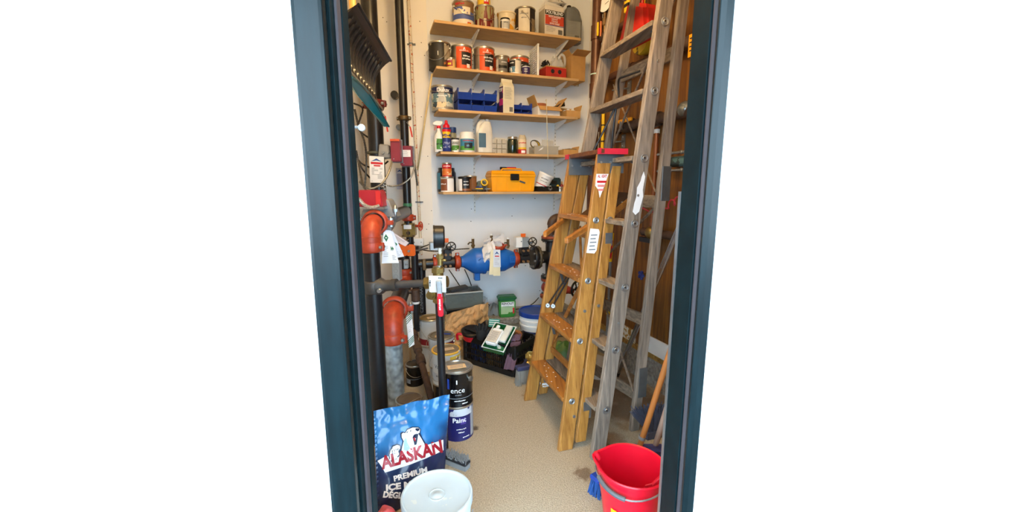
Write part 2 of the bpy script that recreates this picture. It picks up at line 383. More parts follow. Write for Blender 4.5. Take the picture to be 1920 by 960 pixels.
# left jamb: plan outlines (x, y)
vstrip('jamb', [(-.415, 1.012), (-.415, 1.058), (-.411, 1.064), (-.407, 1.064), (-.407, 1.102), (-.48, 1.102), (-.48, 1.012)], green_dull)
vstrip('weatherstrip', [(-.415, 1.034), (-.4085, 1.036), (-.4085, 1.060), (-.415, 1.062)], weather)
vstrip('door_stop', [(-.423, .996), (-.423, 1.030), (-.47, 1.030), (-.47, .996)], green_paint)
vstrip('casing', [(-.416, .974), (-.416, .992), (-.484, .992), (-.484, .972), (-.474, .968), (-.424, .968)], green_paint, 0, 2.13)
# right jamb
vstrip('jamb', [(.45, 1.102), (.45, 1.004), (.50, 1.004), (.50, 1.102)], green_dull)
vstrip('weatherstrip', [(.4530, 1.000), (.4520, .994), (.458, .986), (.47, .986), (.47, 1.000)], weather)
vstrip('casing', [(.4545, .982), (.4545, .970), (.468, .968), (.487, .972), (.487, .99)], green_paint, 0, 2.13)
MB().beam((-.48, 1.05, 2.075), (.50, 1.05, 2.075), (0, .052, 0), UP*.035).build('head_jamb', green_paint, door, world=True)
MB().beam((-.484, .98, 2.11), (.487, .98, 2.11), (0, .012, 0), UP*.04).build('head_casing', green_paint, door, world=True)
MB().beam((-.48, 1.05, .006), (.5, 1.05, .006), (0, .05, 0), UP*.006).build('threshold', steel_dark, door, world=True)
MB().beam((.452, 1.112, .30), (.452, 1.112, 1.30), (.0025, 0, 0), (0, .008, 0)).build('edge_strip', steel, door, world=True)

# ------------------------------------------------------------------ ceiling lamp
lt = thing('ceiling_lamp', 'round white ceiling lamp with a warm glass globe', 'lamp', (LAMP_POS[0], LAMP_POS[1], 2.95))
MB().lathe([(0, 0), (.09, 0), (.09, -.03), (.06, -.05), (.05, -.06), (0, -.06)]).build('base', white_pl, lt)
MB().sphere((0, 0, -.12), .075).build('globe', mat('lamp_globe', '#ffd9a0', .4, emit=6.), lt)
ld = bpy.data.lights.new('ceiling_lamp_light', 'POINT'); ld.energy = LAMP_W; ld.color = (1.0, .66, .30); ld.shadow_soft_size = .11
lo = bpy.data.objects.new('ceiling_lamp_light', ld); COL.objects.link(lo); lo.parent = lt; lo.location = (0, 0, LAMP_POS[2]-2.95)

# ------------------------------------------------------------------ shelves
SZ = [2.507, 2.193, 1.892, 1.582, 1.278]; SH = ['top', 'second from the top', 'middle', 'second lowest', 'lowest']
SLEN = 1.18
for i, z in enumerate(SZ):
    sh = thing('wall_shelf', ['plywood wall shelf under the paint tins and grey jug, highest of five', 'plywood wall shelf carrying the orange paint tins',
        'plywood wall shelf carrying the blue parts bins', 'plywood wall shelf carrying the spray bottle and white jugs', 'plywood wall shelf carrying the yellow toolbox, lowest of five'][i], 'shelf', B(0, 0, z), YAW, 'plywood shelves on the back wall')
    L_ = [SLEN, 1.165, 1.16, 1.15, 1.15][i]; x0 = [0, .006, .012, .02, .03][i]
    MB().box((x0+L_/2, -.127, -.0095), (L_, .246, .019)).build('board', shelf_wood, sh, bevel=.001)
    for s in (.335, 1.075):
        br = MB()
        br.prism([(-.003, -.021), (-.22, -.021), (-.22, -.033), (-.06, -.075), (-.003, -.085)], .004, Matrix.Translation((s+.002, 0, 0)) @ Matrix(((0, 0, -1, 0), (1, 0, 0, 0), (0, 1, 0, 0), (0, 0, 0, 1))))
        br.box((s, -.115, -.021), (.016, .22, .003))
        br.build('bracket', white_pt, sh)
for s, lab in ((.335, 'white slotted shelf upright behind the paint tins end of the shelves'), (1.075, 'white slotted shelf upright behind the cardboard boxes end of the shelves')):
    u = thing('shelf_upright', lab, 'shelf rail', B(s, 0, 0), YAW, 'slotted shelf uprights')
    m_ = MB(); m_.box((0, -.006, 1.83), (.016, .010, 1.47)); m_.build('rail', white_pt, u)
    m_ = MB()
    for k in range(46): m_.box((-.003, -.0115, 1.12+k*.0317), (.0022, .0012, .009)); m_.box((.003, -.0115, 1.12+k*.0317), (.0022, .0012, .009))
    m_.build('slots', ink, u)['kind'] = 'stuff'
# ================================================================== tins
def can(label, loc, r, h, body, name='paint_can', cat='paint can', lid=True, wraps=(), texts=(), bail=None, group=None, spin=0., lidmat=None, rim=None, rx=0., ry=0.):
    """a tin: 0 degrees faces the door. wraps (a0,a1,z0,z1,material); texts (string,angle,z,size,material[,bold])"""
    t = thing(name, label, cat, loc, facing(loc[0], loc[1])+math.radians(spin), group, rx, ry)
    b = MB().lathe([(0, .003), (r*.95, .003), (r*.97, 0), (r, 0), (r, .004), (r*.985, .007), (r*.985, h-.012), (r*1.0, h-.010)], 32).build('body', body, t)
    rm = MB().lathe([(r*1.0, h-.012), (r*1.025, h-.010), (r*1.03, h-.003), (r*1.0, h), (r*.92, h-.001), (r*.9, h-.006), (r*.86, h-.006)], 32).build('rim', rim or tin, t)
    if lid:
        MB().lathe([(r*.9, h-.006), (r*.89, h+.0005), (r*.83, h+.001), (r*.80, h-.004), (r*.45, h-.0035), (r*.43, h-.003), (0, h-.003)], 32).build('lid', lidmat or tin_l, t)
    else:
        MB().lathe([(r*.9, h-.006), (r*.9, h*.6), (0, h*.6)], 24).build('paint', lidmat or ink, t)
    for i_, w_ in enumerate(wraps): wrap('label_wrap', r*.987, w_[0], w_[1], w_[2], w_[3], w_[4], t, off=.0005+.00035*i_)
    for x in texts: text_cyl('lettering', x[0], x[3], r*.995, math.radians(x[1]), x[2], x[4], t, bold=x[5] if len(x) > 5 else .02)
    if bail is not None:   # wire handle hanging down in front, ears at the sides
        drop, ang = bail; R_ = r*1.02; e = Vector((math.cos(ang), math.sin(ang), 0)); q = Vector((math.sin(ang), -math.cos(ang), 0)); zz = h*.8
        pts = []
        for k in range(17):
            a = PI*k/16; pts.append(e*(R_*1.06*math.cos(a))+q*(max(0, math.sin(a))**.6*r*1.07)+Vector((0, 0, zz-drop*math.sin(a))))
        hb = MB().tube(pts, .0016, 6).build('bail_handle', tin, t)
        for s in (-1, 1): MB().cyl(e*s*r*.97+UP*zz, e*s*r*1.06+UP*zz, .011, .008, 12).build('ear', tin, t)
    return t
def at_shelf(i, px, t=.12, dz=0.):
    z = SZ[i]+dz; s = Spx(px, t, z); v = B(s, t, z); return v
def bx(name, label, cat, loc, size, m, rz=None, group=None, bevel=.003):
    """a thing that begins as one closed carton-like body"""
    t = thing(name, label, cat, loc, YAW if rz is None else rz, group)
    MB().box((0, 0, size[2]/2), size).build('body', m, t, bevel=bevel); return t
def panel(name, t, c, w_, h_, m, side='f', off=.0012):
    """thin printed panel on the front (f), left (l) or right (r) face, centre c in local coordinates"""
    mb = MB(); d = .0008
    if side == 'f': mb.box(c, (w_, d, h_))
    elif side == 't': mb.box(c, (w_, h_, d))
    else: mb.box(c, (d, w_, h_))
    return mb.build(name, m, t)
FX, FZ, SX = (1, 0, 0), (0, 0, 1), (0, 1, 0)
def ftext(t, s, size, x, y, z, m, bold=.02, wide=1.): return text_flat('lettering', s, size, (x, y, z), FX, FZ, m, t, bold, wide=wide)
def lines(t, x, y, z, w_, n, dz, m, name='small_print', hh=.0022, seed=1):
    """rows of tiny unreadable print"""
    rnd = random.Random(seed); mb = MB()
    for k in range(n):
        ww = w_*(.6+.4*rnd.random()); mb.box((x-(w_-ww)/2, y, z-k*dz), (ww, .0006, hh))
    o_ = mb.build(name, m, t); o_['kind'] = 'stuff'; return o_

# ================================================================== top shelf
olive = mat('olive_tin', '#a09a6c', .45, c2='#6e1d1d', thr=.5, ts=9, stretch=(5, 5, .9))
l = at_shelf(0, 869, .12)
t = can('tin with blue, white and brown smeared paint label on the highest shelf', l, .082, .185, mat('brown_tin', '#8a6a4a', .5, var=.15), bail=(.07, .5),
    wraps=[(-85, 85, .004, .05, mat('white_label_paint', '#ddd6c8', .5)), (-85, 85, .05, .105, mat('blue_label_paint', '#4a5ea3', .5)),
           (-60, 40, .085, .135, mat('white_splash', '#e5dccb', .5, c2='#4a5ea3', thr=.55, ts=14))],
    texts=[('~~~~~', -18, .155, .026, ink_r, .03)])
wrap('rainbow_arc', .0825, 22, 44, .006, .030, ink_r, t, off=.002); wrap('rainbow_arc', .0825, 25, 41, .006, .024, yellow_p2, t, off=.0026); wrap('rainbow_arc', .0825, 28, 38, .006, .018, green_pl, t, off=.0032)
can('small red and pink tin on top of the blue smeared paint tin', l+Vector((.0, 0, .187)), .052, .09, mat('pink_red_tin', '#c8455a', .45), 'small_tin', wraps=[(-80, 80, .012, .04, mat('deep_red_label', '#8f1b25', .5))], texts=[('~~~~~~', 0, .06, .02, ink_w)])
l = at_shelf(0, 909, .12)
can('olive paint tin streaked with dark red and cream drips', l, .075, .175, olive, bail=(.08, .2), wraps=[(-70, 75, .004, .075, mat('drip_red', '#6b1a1c', .45, c2='#c9bd98', thr=.55, ts=7, stretch=(7, 7, .5)))], lid=True)
can('small yellow tin with a red badge on top of the olive dripped tin', l+Vector((-.005, 0, .177)), .051, .09, mat('yellow_tin', '#e5c02a', .45), 'small_tin', wraps=[(0, 50, .012, .055, ink_r), (-80, 80, .06, .085, mat('teal_label', '#2f6f7a', .5))], texts=[('~~', 22, .035, .035, ink_w)])
l = at_shelf(0, 950, .085)
t = thing('plastic_tub', 'cream and yellow paint-smeared plastic tub behind the small black-lidded tin', 'tub', l, facing(l.x, l.y))
MB().lathe([(0, 0), (.064, 0), (.075, .155), (.079, .155), (.079, .165), (.072, .165), (.066, .03), (0, .03)], 28).build('body', mat('smeared_tub', '#e8dcc0', .45, c2='#dba02c', thr=.5, ts=5), t)
l = at_shelf(0, 947, .20)
can('small white printed tin with black lid on the highest shelf', l, .036, .086, white_pt, 'small_tin', lidmat=black_pl, rim=black_pl, wraps=[(-85, -45, .008, .065, ink), (-35, 70, .01, .06, mat('grey_label', '#b7babd', .6))], texts=[('~~~~~', 10, .05, .012, ink)])
l = at_shelf(0, 984, .115)
can('tall paint tin with black and white label and wire handle on the highest shelf', l, .083, .205, mat('dark_label_tin', '#2b2422', .45, c2='#b79a6a', thr=.66, ts=13), bail=(.12, 1.3),
    wraps=[(-38, 28, .006, .19, mat('offwhite_label', '#d9d3c4', .6)), (40, 75, .02, .12, mat('tan_print', '#8c7a5c', .6))], texts=[('~~~~~~~~', -5, .15, .016, ink_g), ('~~~~~', -5, .12, .016, ink_g), ('~~~~~~', -60, .05, .018, ink_w)])
# grout carton
l = at_shelf(0, 1033, .11)
t = bx('grout_box', 'white grout carton with red and black print on the highest shelf', 'carton', l, (.175, .11, .245), mat('white_carton', '#dcd6cc', .6), YAW+.10, bevel=.002)
panel('side_panel', t, (-.0882, 0, .115), .1, .21, mat('carton_side', '#a79a85', .6), 'l')
panel('black_band', t, (0, -.0556, .192), .174, .034, ink); ftext(t, 'POLYBLEND', .031, .0, -.0562, .192, ink_w, .03, .92)
panel('red_panel', t, (0, -.0556, .137), .172, .068, mat('carton_red', '#c8442e', .6))
for k, s in enumerate(('NON-SANDED', 'GROUT', 'COULIS', 'SANS SABLE')): ftext(t, s, .017, -.0, -.0562, .162-k*.0165, ink_w, .02)
panel('purple_stripe', t, (0, -.0556, .098), .172, .006, mat('carton_purple', '#5d3f85', .6)); panel('purple_stripe', t, (0, -.0556, .022), .172, .005, MATS['carton_purple'])
lines(t, -.03, -.0558, .085, .09, 4, .011, ink_g); panel('barcode', t, (.055, -.0556, .055), .04, .035, mat('barcode', '#6a6a6a', .6, var=.9, vs=40, stretch=(12, 1, .05)))
ftext(t, '~~~~~~~~~~', .016, 0, -.0562, .010, ink)
MB().hexa([Vector((x, y, .245)) for x, y in ((-.087, -.055), (.087, -.055), (.087, .055), (-.087, .055))], [Vector((x, y, .275)) for x, y in ((-.08, -.045), (.03, -.03), (.085, .04), (-.07, .05))]).build('open_top_flap', white_pt, t)
l2 = l+Vector((.03, -.0, .276))
bg_ = thing('grout_bag', 'crumpled white printed bag lying on top of the grout carton', 'bag', l2, YAW)
MB().grid(lambda u, v: Vector(((u-.5)*.16, (v-.5)*.1, .035*math.sin(PI*u)**.5*math.sin(PI*v)**.5+.012*noise.noise((u*5, v*4, 1)))), 14, 10).grid(lambda u, v: Vector(((u-.5)*.16, (v-.5)*.1, -.001)), 2, 2).build('body', mat('printed_bag', '#d8d5cf', .5, c2='#3a3a44', thr=.6, ts=30), bg_)
# grey jug
def jug(name, label, loc, w_, d_, h_, m, rz, cap, lab=None, hole=True, side=1):
    t = thing(name, label, 'jug', loc, rz)
    r_ = min(w_, d_)*.22
    def outline(z):
        if z < .62*h_: k = 1.
        else:
            q = (z-.62*h_)/(.38*h_); k = 1-.72*q**1.3
        return k
    zs = [0, .012, .05*h_, .3*h_, .6*h_, .68*h_, .76*h_, .84*h_, .9*h_, .94*h_]
    vs, fs = [], []; n = 20
    for i, z in enumerate(zs):
        k = outline(z); ins = .97 if i == 0 else 1.
        cx = -side*(1-k)*w_*.30
        for j in range(n):
            a = 2*PI*j/n; ca, sa = math.cos(a), math.sin(a); p_ = 4.5
            rr = (abs(ca)**p_+abs(sa)**p_)**(-1/p_)
            vs.append((cx+ins*k*rr*ca*w_/2, ins*(.35+.65*k)*rr*sa*d_/2*(1 if k > .5 else .9), z))
    for i in range(len(zs)-1):
        for j in range(n): j2 = (j+1) % n; fs.append((i*n+j, i*n+j2, (i+1)*n+j2, (i+1)*n+j))
    fs.append(tuple(range(n))); fs.append(tuple(range((len(zs)-1)*n, len(zs)*n)))
    MB().add(vs, fs, True).build('body', m, t)
    cx = -side*.72*w_*.30
    MB().tube(spline([(cx+side*.02, 0, .93*h_), (cx+side*w_*.28, 0, .955*h_), (cx+side*w_*.52, 0, .88*h_), (side*w_*.42, 0, .70*h_), (side*w_*.40, 0, .58*h_)], 6), [.016]*25, 10).build('grip', m, t)
    MB().lathe([(.017, .93*h_), (.019, .935*h_), (.019, h_), (.016, h_+.004), (0, h_+.004)], 18, o=(cx, 0, 0)).build('cap', cap, t)
    if lab: panel('label_panel', t, (lab[0], -d_/2-.0012, lab[1]), lab[2], lab[3], lab[4])
    return t
t = jug('plastic_jug', 'grey plastic jug with black cap at the end of the highest shelf', at_shelf(0, 1072, .105), .15, .10, .285, mat('grey_jug', '#6d7072', .45), YAW, black_pl, (-.005, .09, .115, .135, mat('jug_label', '#8c8f8e', .55)))
lines(t, -.005, -.0522, .14, .1, 7, .013, ink_g, seed=4); panel('barcode', t, (.02, -.0522, .04), .04, .02, MATS['barcode'])

# ================================================================== shelf of orange tins
l = at_shelf(1, 825, .13)
t = can('black paint tin with peeling drips overhanging the end of the shelf of orange tins', l, .083, .19, mat('flaking_black', '#22201c', .5, c2='#b6a98f', thr=.64, ts=11), bail=(.10, -.35), lidmat=dark_pl,
    wraps=[(25, 80, .03, .175, mat('peeled_patch', '#a39a86', .5, c2='#26231f', thr=.5, ts=12)), (22, 60, .012, .06, mat('dripped_orange', '#3a342c', .5, c2='#b8703a', thr=.6, ts=12))])
text_cyl('lettering', '1', .045, .083, math.radians(-8), .10, ink_w, t, .0)
can('tiny cream and dark red tin in front of the orange paint tins', at_shelf(1, 846, .21), .034, .072, mat('cream_tin', '#d8b56b', .45), 'small_tin', wraps=[(-80, 20, .01, .066, mat('maroon_label', '#8f2430', .5)), (-45, 0, .02, .034, MATS['yellow_tin'])], texts=[('~~~~~', -22, .055, .014, ink_w)])
or_l = mat('orange_label', '#d8501f', .5, var=.06)
def orange_can(label, px, t_, r, h, bail, lab, spin=0, ax=18, shelf=1, wide=True):
    c = can(label, at_shelf(shelf, px, t_), r, h, tin, bail=bail, spin=spin, wraps=[(ax-30 if wide else -85, 88, .006, h-.016, or_l), (ax, 80, h*.22, h*.72, ink)], texts=lab, group='orange labelled paint tins')
    rr = r*.99
    wrap('round_seal', rr, ax+28, ax+48, h*.12, h*.27, white_pt, c, off=.0018)
    text_cyl('emblem', 'A', h*.13, rr+.001, math.radians(ax+15), h*.83, ink_w, c, .06)
    text_cyl('lettering', '~~~~~~~~~~~', .012, rr, math.radians(ax+15), h*.76, ink_w, c)
    return c
orange_can('orange labelled paint tin beside the flaking black tin', 866, .115, .0815, .188, None, [('~~~~~', 47, .105, .022, ink_w), ('~~~~~~', 47, .085, .022, ink_w)], spin=-18)
c = orange_can('orange labelled paint tin marked high gloss enamel', 908, .115, .0815, .192, (.03, .15), [('high-gloss', 42, .11, .021, ink_w), ('enamel', 42, .088, .021, ink_w)], spin=-14)
wrap('price_sticker', .083, -40, -18, .008, .03, cream, c, off=.002)
orange_can('half gallon orange tin behind the grey labelled quart', 941, .075, .062, .16, None, [], ax=-20, wide=False)
can('grey labelled quart tin in front of the half gallon orange tin', at_shelf(1, 941, .185), .047, .118, tin, 'quart_can', wraps=[(-60, 80, .012, .10, mat('grey_quart_label', '#6f6d68', .55)), (-78, -35, .012, .1, mat('silver_print', '#c8c5bd', .55)), (-20, 60, .035, .055, ink)], texts=[('~~', -40, .045, .05, ink), ('~~~~~~', 25, .078, .014, ink_w)])
orange_can('orange topped paint tin behind the blue white quart and purple tin', 974, .085, .076, .165, None, [('~~~~~~', 30, .09, .018, ink_w)], ax=-20, wide=False)
can('quart tin with navy, blue and white label beside the small purple tin', at_shelf(1, 966, .19), .047, .112, white_pt, 'quart_can', wraps=[(-88, 0, .055, .1, ink), (-88, 0, .012, .055, mat('blue_scene', '#4f7d99', .5, c2='#c8d6dc', thr=.5, ts=25)), (0, 88, .012, .1, mat('offwhite2', '#dedacd', .6))], texts=[('~~~~', -35, .082, .018, ink_w), ('~~', -55, .035, .04, ink_w)])
can('small purple tin standing by the white grille', at_shelf(1, 986, .215), .034, .072, mat('purple_tin', '#33275a', .4), 'small_tin', wraps=[(-80, 80, .056, .064, ink_w)], texts=[('~~~', 0, .038, .016, ink_w), ('~~~~~', 0, .022, .011, ink_w)], rim=black_pl, lidmat=black_pl)
# white louvred grille standing on edge
l = at_shelf(1, 1000, .13)
g = thing('vent_grille', 'white perforated vent grille standing on edge beside the red box', 'grille', l, YAW-.03)
fr = MB()
for y0, z0, dy, dz in ((0, .006, .22, .012), (0, .232, .22, .012), (-.104, .119, .012, .238), (.104, .119, .012, .238)): fr.box((0, y0, z0), (.014, dy, dz))
fr.build('frame', white_pl, g, bevel=.002)
for k in range(13): MB().box((0, 0, .022+k*.0165), (.010, .2, .008), ry=.5).build('slat', white_pl, g)
for k in range(3): MB().box((0, -.05+k*.05, .119), (.006, .006, .23)).build('rib', white_pl, g)
# red box with clutter
l = at_shelf(1, 1036, .13)
t = bx('red_box', 'low red carton with black stamps under the clear plastic bag', 'carton', l, (.19, .13, .088), mat('red_carton', '#b02a20', .6), YAW+.08)
for s in (-.035, .03): 
    MB().cyl((s, -.0655, .055), (s, -.0662, .055), .017, seg=18).build('round_stamp', ink, t)
lines(t, 0, -.0657, .03, .1, 2, .012, ink, seed=9); panel('card_base', t, (.03, -.075, .004), .17, .008, card, 'f')
MB().box((0, 0, .092), (.185, .125, .008)).build('card_lid', card, t)
t = thing('plastic_bag', 'crumpled clear grey plastic bag on the red carton', 'bag', l+Vector((.03, 0, .098)), YAW)
clear = mat('clear_plastic', '#cfd2d2', .18, alpha=.45, var=.05, spec=.8)
MB().grid(lambda u, v: Vector(((u-.5)*.13, (v-.5)*.1, 0))+Vector((0, 0, .085*(math.sin(PI*u)*math.sin(PI*v))**.6*(1+.5*noise.noise((u*6, v*6, 3))))), 18, 14).build('body', clear, t)
MB().tube(spline([(.01, 0, .05), (.03, -.02, .1), (.055, -.03, .085), (.06, -.035, .03), (.045, -.045, .0)], 5), [.012, .013, .014, .013, .012, .012, .013, .014, .012, .011, .012, .012, .013, .012, .011, .01, .01, .01, .01, .01, .01], 8).build('handle', clear, t)
t = thing('wire_bundle', 'dark tangled hardware beside the clear bag on the red carton', 'hardware', l+Vector((-.06, .0, .098)), YAW)
rnd = random.Random(3); pts = [(rnd.uniform(-.03, .03), rnd.uniform(-.03, .03), rnd.uniform(.008, .06)) for _ in range(22)]
MB().tube(spline(pts, 4), .005, 6).build('wire', dark_pl, t)
# open cardboard box
def open_box(name, label, loc, w_, d_, h_, m, rz, flaps=(), th=.004, lid_m=None):
    t = thing(name, label, 'box', loc, rz)
    b = MB(); b.box((0, 0, th/2), (w_, d_, th)); b.box((0, -d_/2+th/2, h_/2), (w_, th, h_)); b.box((0, d_/2-th/2, h_/2), (w_, th, h_)); b.box((-w_/2+th/2, 0, h_/2), (th, d_-2*th, h_)); b.box((w_/2-th/2, 0, h_/2), (th, d_-2*th, h_))
    b.build('body', m, t)
    for side, ln, an in flaps:
        c, s = math.cos(an), math.sin(an); f = MB()
        if side in 'fb':
            y0 = -d_/2 if side == 'f' else d_/2; k = -1 if side == 'f' else 1
            f.bar((0, y0, h_), (0, y0+k*c*ln, h_+s*ln), w_*.98, th, (1, 0, 0))
        else:
            x0 = -w_/2 if side == 'l' else w_/2; k = -1 if side == 'l' else 1
            f.bar((x0, 0, h_), (x0+k*c*ln, 0, h_+s*ln), d_*.98, th, (0, 1, 0))
        f.build('flap', lid_m or m, t)
    return t
open_box('cardboard_box', 'tall open cardboard box at the end of the shelf of orange tins', at_shelf(1, 1075, .12), .135, .15, .195, card, YAW+.08, [('f', .085, .25), ('l', .05, 1.0), ('r', .05, .9)])
t = thing('paper_packet', 'orange and white printed packet tucked behind the tall cardboard box', 'packet', at_shelf(1, 1070, .025), YAW)
MB().box((0, -.008, .13), (.16, .014, .26), ry=.06).build('body', mat('patterned_paper', '#d9cfc0', .6, c2='#9a8f80', thr=.58, ts=40), t, bevel=.003)
MB().box((-.03, -.022, .20), (.085, .012, .07), ry=-.5).build('orange_wrapper', mat('orange_wrap', '#d9853b', .4), t, bevel=.004)

# ================================================================== shelf of blue bins
navy = mat('navy_label', '#16234f', .5)
t = can('paint tin with navy band and house picture label beside the blue bins', at_shelf(2, 830, .125), .083, .185, mat('silver_tin', '#a3a19b', .38, .6, var=.15), bail=(.02, .1),
    wraps=[(-80, 85, .125, .168, navy), (-78, 80, .03, .125, mat('house_scene', '#5f7f8d', .5, c2='#c9cdbf', thr=.5, ts=20)), (-20, 10, .012, .17, mat('white_drips', '#cfcfca', .5, alpha=.75)), (-60, 20, .02, .06, mat('house_cream', '#d8c7a4', .5, c2='#2d4150', thr=.56, ts=24))],
    texts=[('Dulux', 5, .146, .040, ink_w, .03), ('~~~~~~~', 0, .105, .02, ink_w)])
def bin_unit(label, loc, rz, nx, cw, ch, dp, group='blue stacking parts bins'):
    """stacking parts bin block: side walls with a notched front, sloped lip, dividers"""
    t = thing('parts_bin', label, 'parts bin', loc, rz, group); W = nx*cw; th = .004
    MB().box((0, 0, th/2), (W, dp, th)).box((0, dp/2-th/2, ch/2), (W, th, ch)).build('tray', blue_pl, t)
    for k in range(nx+1):
        x = -W/2+k*cw; x = min(max(x, -W/2+th/2), W/2-th/2)
        MB().prism([(dp/2, 0), (dp/2, ch), (-dp*.12, ch), (-dp*.42, ch*1.12), (-dp*.56, ch*1.02), (-dp*.5, ch*.45), (-dp*.5, 0)], th*1.5, Matrix.Translation((x-th*.75, 0, 0)) @ Matrix(((0, 0, 1, 0), (1, 0, 0, 0), (0, 1, 0, 0), (0, 0, 0, 1)))).build('divider', blue_pl, t)
    for k in range(nx):
        x = -W/2+(k+.5)*cw
        MB().bar((x, -dp/2+.002, 0), (x, -dp/2-.020, ch*.62), cw-.004, .005, (1, 0, 0)).build('front_lip', blue_pl, t)
    return t
l = at_shelf(2, 891, .13)
for k, lb in ((0, 'lower blue three-bay parts bin standing on the shelf beside the house-label tin'), (1, 'upper blue three-bay parts bin stacked on another beside the house-label tin')):
    b = bin_unit(lb, l+Vector((0, 0, k*.088)), YAW, 3, .102, .076, .17)
    MB().tube([(-.09+.1*k, -.03, .02), (-.03+.09*k, -.05, .07)], .005, 6).build('bolt', steel, b)
l = at_shelf(2, 963, .07)
for k, lb in ((0, 'lower small blue parts bin partly hidden behind the carton'), (1, 'upper small blue parts bin partly hidden behind the carton')):
    bin_unit(lb, l+Vector((0, 0, k*.055)), YAW, 3, .092, .048, .12)
# gable-top carton
l = at_shelf(2, 950, .205)
t = thing('carton', 'tall gable top carton of cleaner in front of the blue bins', 'carton', l, facing(l.x, l.y)+.48)
cb = MB(); a = .048; hh = .205
cb.hexa([Vector(v) for v in ((-a, -a*.7, 0), (a, -a*.7, 0), (a, a*.7, 0), (-a, a*.7, 0))], [Vector(v) for v in ((-a, -a*.7, hh), (a, -a*.7, hh), (a, a*.7, hh), (-a, a*.7, hh))])
cb.hexa([Vector(v) for v in ((-a, -a*.7, hh), (a, -a*.7, hh), (a, a*.7, hh), (-a, a*.7, hh))], [Vector(v) for v in ((-a, -.003, hh+.035), (a, -.003, hh+.035), (a, .003, hh+.035), (-a, .003, hh+.035))])
cb.box((0, 0, hh+.045), (2*a, .006, .022)); cb.build('body', mat('cream_carton', '#dcd6bd', .6), t)
panel('purple_panel', t, (-a-.001, 0, .10), .064, .20, mat('tsp_purple', '#3a2352', .5, c2='#b8347a', thr=.62, ts=18), 'l')
text_flat('lettering', 'TSP', .034, (-a-.0016, 0, .175), (0, -1, 0), FZ, ink_w, t, .03)
panel('magenta_band', t, (-a-.0012, 0, .085), .064, .05, mat('tsp_magenta', '#b52f7d', .5, c2='#e2a33a', thr=.55, ts=25), 'l')
lines(t, 0, -a*.7-.001, .19, .075, 9, .010, ink_g, seed=11); panel('barcode', t, (.022, -a*.7-.001, .03), .03, .035, MATS['barcode'])
# white box with flap, flower pot
l = at_shelf(2, 1022, .145)
open_box('white_carton_box', 'open white carton with brown inner flap holding the clay pot', l, .20, .15, .075, white_pt, YAW+.05, [('f', .055, -.75), ('l', .09, 1.15), ('r', .10, .9)], lid_m=card_l)
l3 = B(Spx(1012, .14, 1.94), .14, SZ[2]+.006)
t = thing('flower_pot', 'terracotta flower pot sitting in the open white carton', 'flower pot', l3)
MB().lathe([(0, 0), (.038, 0), (.05, .07), (.056, .07), (.056, .098), (.05, .098), (.046, .065), (.036, .008), (0, .008)], 28).build('body', mat('terracotta', '#a8603c', .8), t)
l3 = B(Spx(1044, .13, 1.95), .13, SZ[2]+.07)
t = thing('hand_tool', 'black handled tool lying over the edge of the white carton', 'tool', l3, YAW)
MB().tube([(-.05, 0, .012), (.0, -.02, .025), (.045, -.05, .055)], [.008, .009, .012], 8).build('handle', black_pl, t); MB().tube([(-.02, .02, .01), (.03, -.02, .03), (.04, -.06, .03)], [.007, .008, .010], 8).build('grip', black_pl, t)
l = at_shelf(2, 1068, .13)
open_box('small_cardboard_box', 'low cardboard box of white knobs at the end of the blue bin shelf', l, .135, .13, .06, card_l, YAW+.06, [('r', .05, 1.3), ('b', .04, 1.4)])
for k in range(5):
    q = l+BD*(-.045+.022*k)+BN*(.01*(k % 2))
    tag(MB().sphere((0, 0, 0), .019, 12, 8).build('knob', white_pl), 'round white knob piled in the low cardboard box', 'knob', 'white knobs in the cardboard box').location = q+Vector((0, 0, .055+.008*(k % 2)))
# thin pale rod hanging in front of the shelves
a_, b_ = onB(1024.5, 186, .262), onB(1027.5, 299, .262)
t = thing('thin_rod', 'thin pale rod hanging in front of the clay pot and clear bin', 'rod', b_)
MB().tube([a_+BN*-.02+Vector((0, 0, -.006)), a_, b_], .0032, 6).build('rod', mat('pale_rod', '#cfc5a8', .5), t, world=True)

# ================================================================== shelf of bottles
z4 = SZ[3]
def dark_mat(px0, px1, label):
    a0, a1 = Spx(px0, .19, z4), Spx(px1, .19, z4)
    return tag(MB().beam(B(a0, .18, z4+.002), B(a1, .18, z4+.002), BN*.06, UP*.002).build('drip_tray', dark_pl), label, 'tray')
l = at_shelf(3, 824, .16)
t = thing('spray_bottle', 'white trigger spray bottle with green label beside the blue and yellow lubricant can', 'spray bottle', l, facing(l.x, l.y)+.15)
MB().lathe([(0, 0), (.036, .001), (.039, .01), (.039, .10), (.033, .125), (.017, .15), (.013, .165), (.013, .18)], 24).build('body', white_pl, t)
wrap('green_label', .039, -40, 70, .02, .1, mat('leafy_green', '#3f8a3c', .5, c2='#e9eee6', thr=.55, ts=22), t); text_cyl('lettering', '~~~~~~', .022, .0395, .2, .06, ink, t, .03)
MB().lathe([(.015, .18), (.016, .195), (.012, .2), (0, .2)], 16).build('collar', red_pl, t)
MB().prism([(-.045, .205), (-.045, .22), (-.02, .235), (.03, .235), (.03, .215), (.01, .2), (-.01, .2)], .022, Matrix.Translation((0, .011, 0)) @ Matrix.Rotation(PI/2, 4, 'X')).build('spray_head', white_pl, t, bevel=.003)
MB().bar((-.022, 0, .2), (-.034, 0, .165), .012, .004, (0, 1, 0)).build('trigger', red_pl, t)
l = at_shelf(3, 838, .20)
t = thing('lubricant_can', 'blue and yellow lubricant spray can with a red cap', 'spray can', l, facing(l.x, l.y))
MB().lathe([(0, 0), (.031, 0), (.033, .003), (.033, .165), (.031, .172), (.024, .182)], 24).build('body', mat('wd_blue', '#26357e', .35), t)
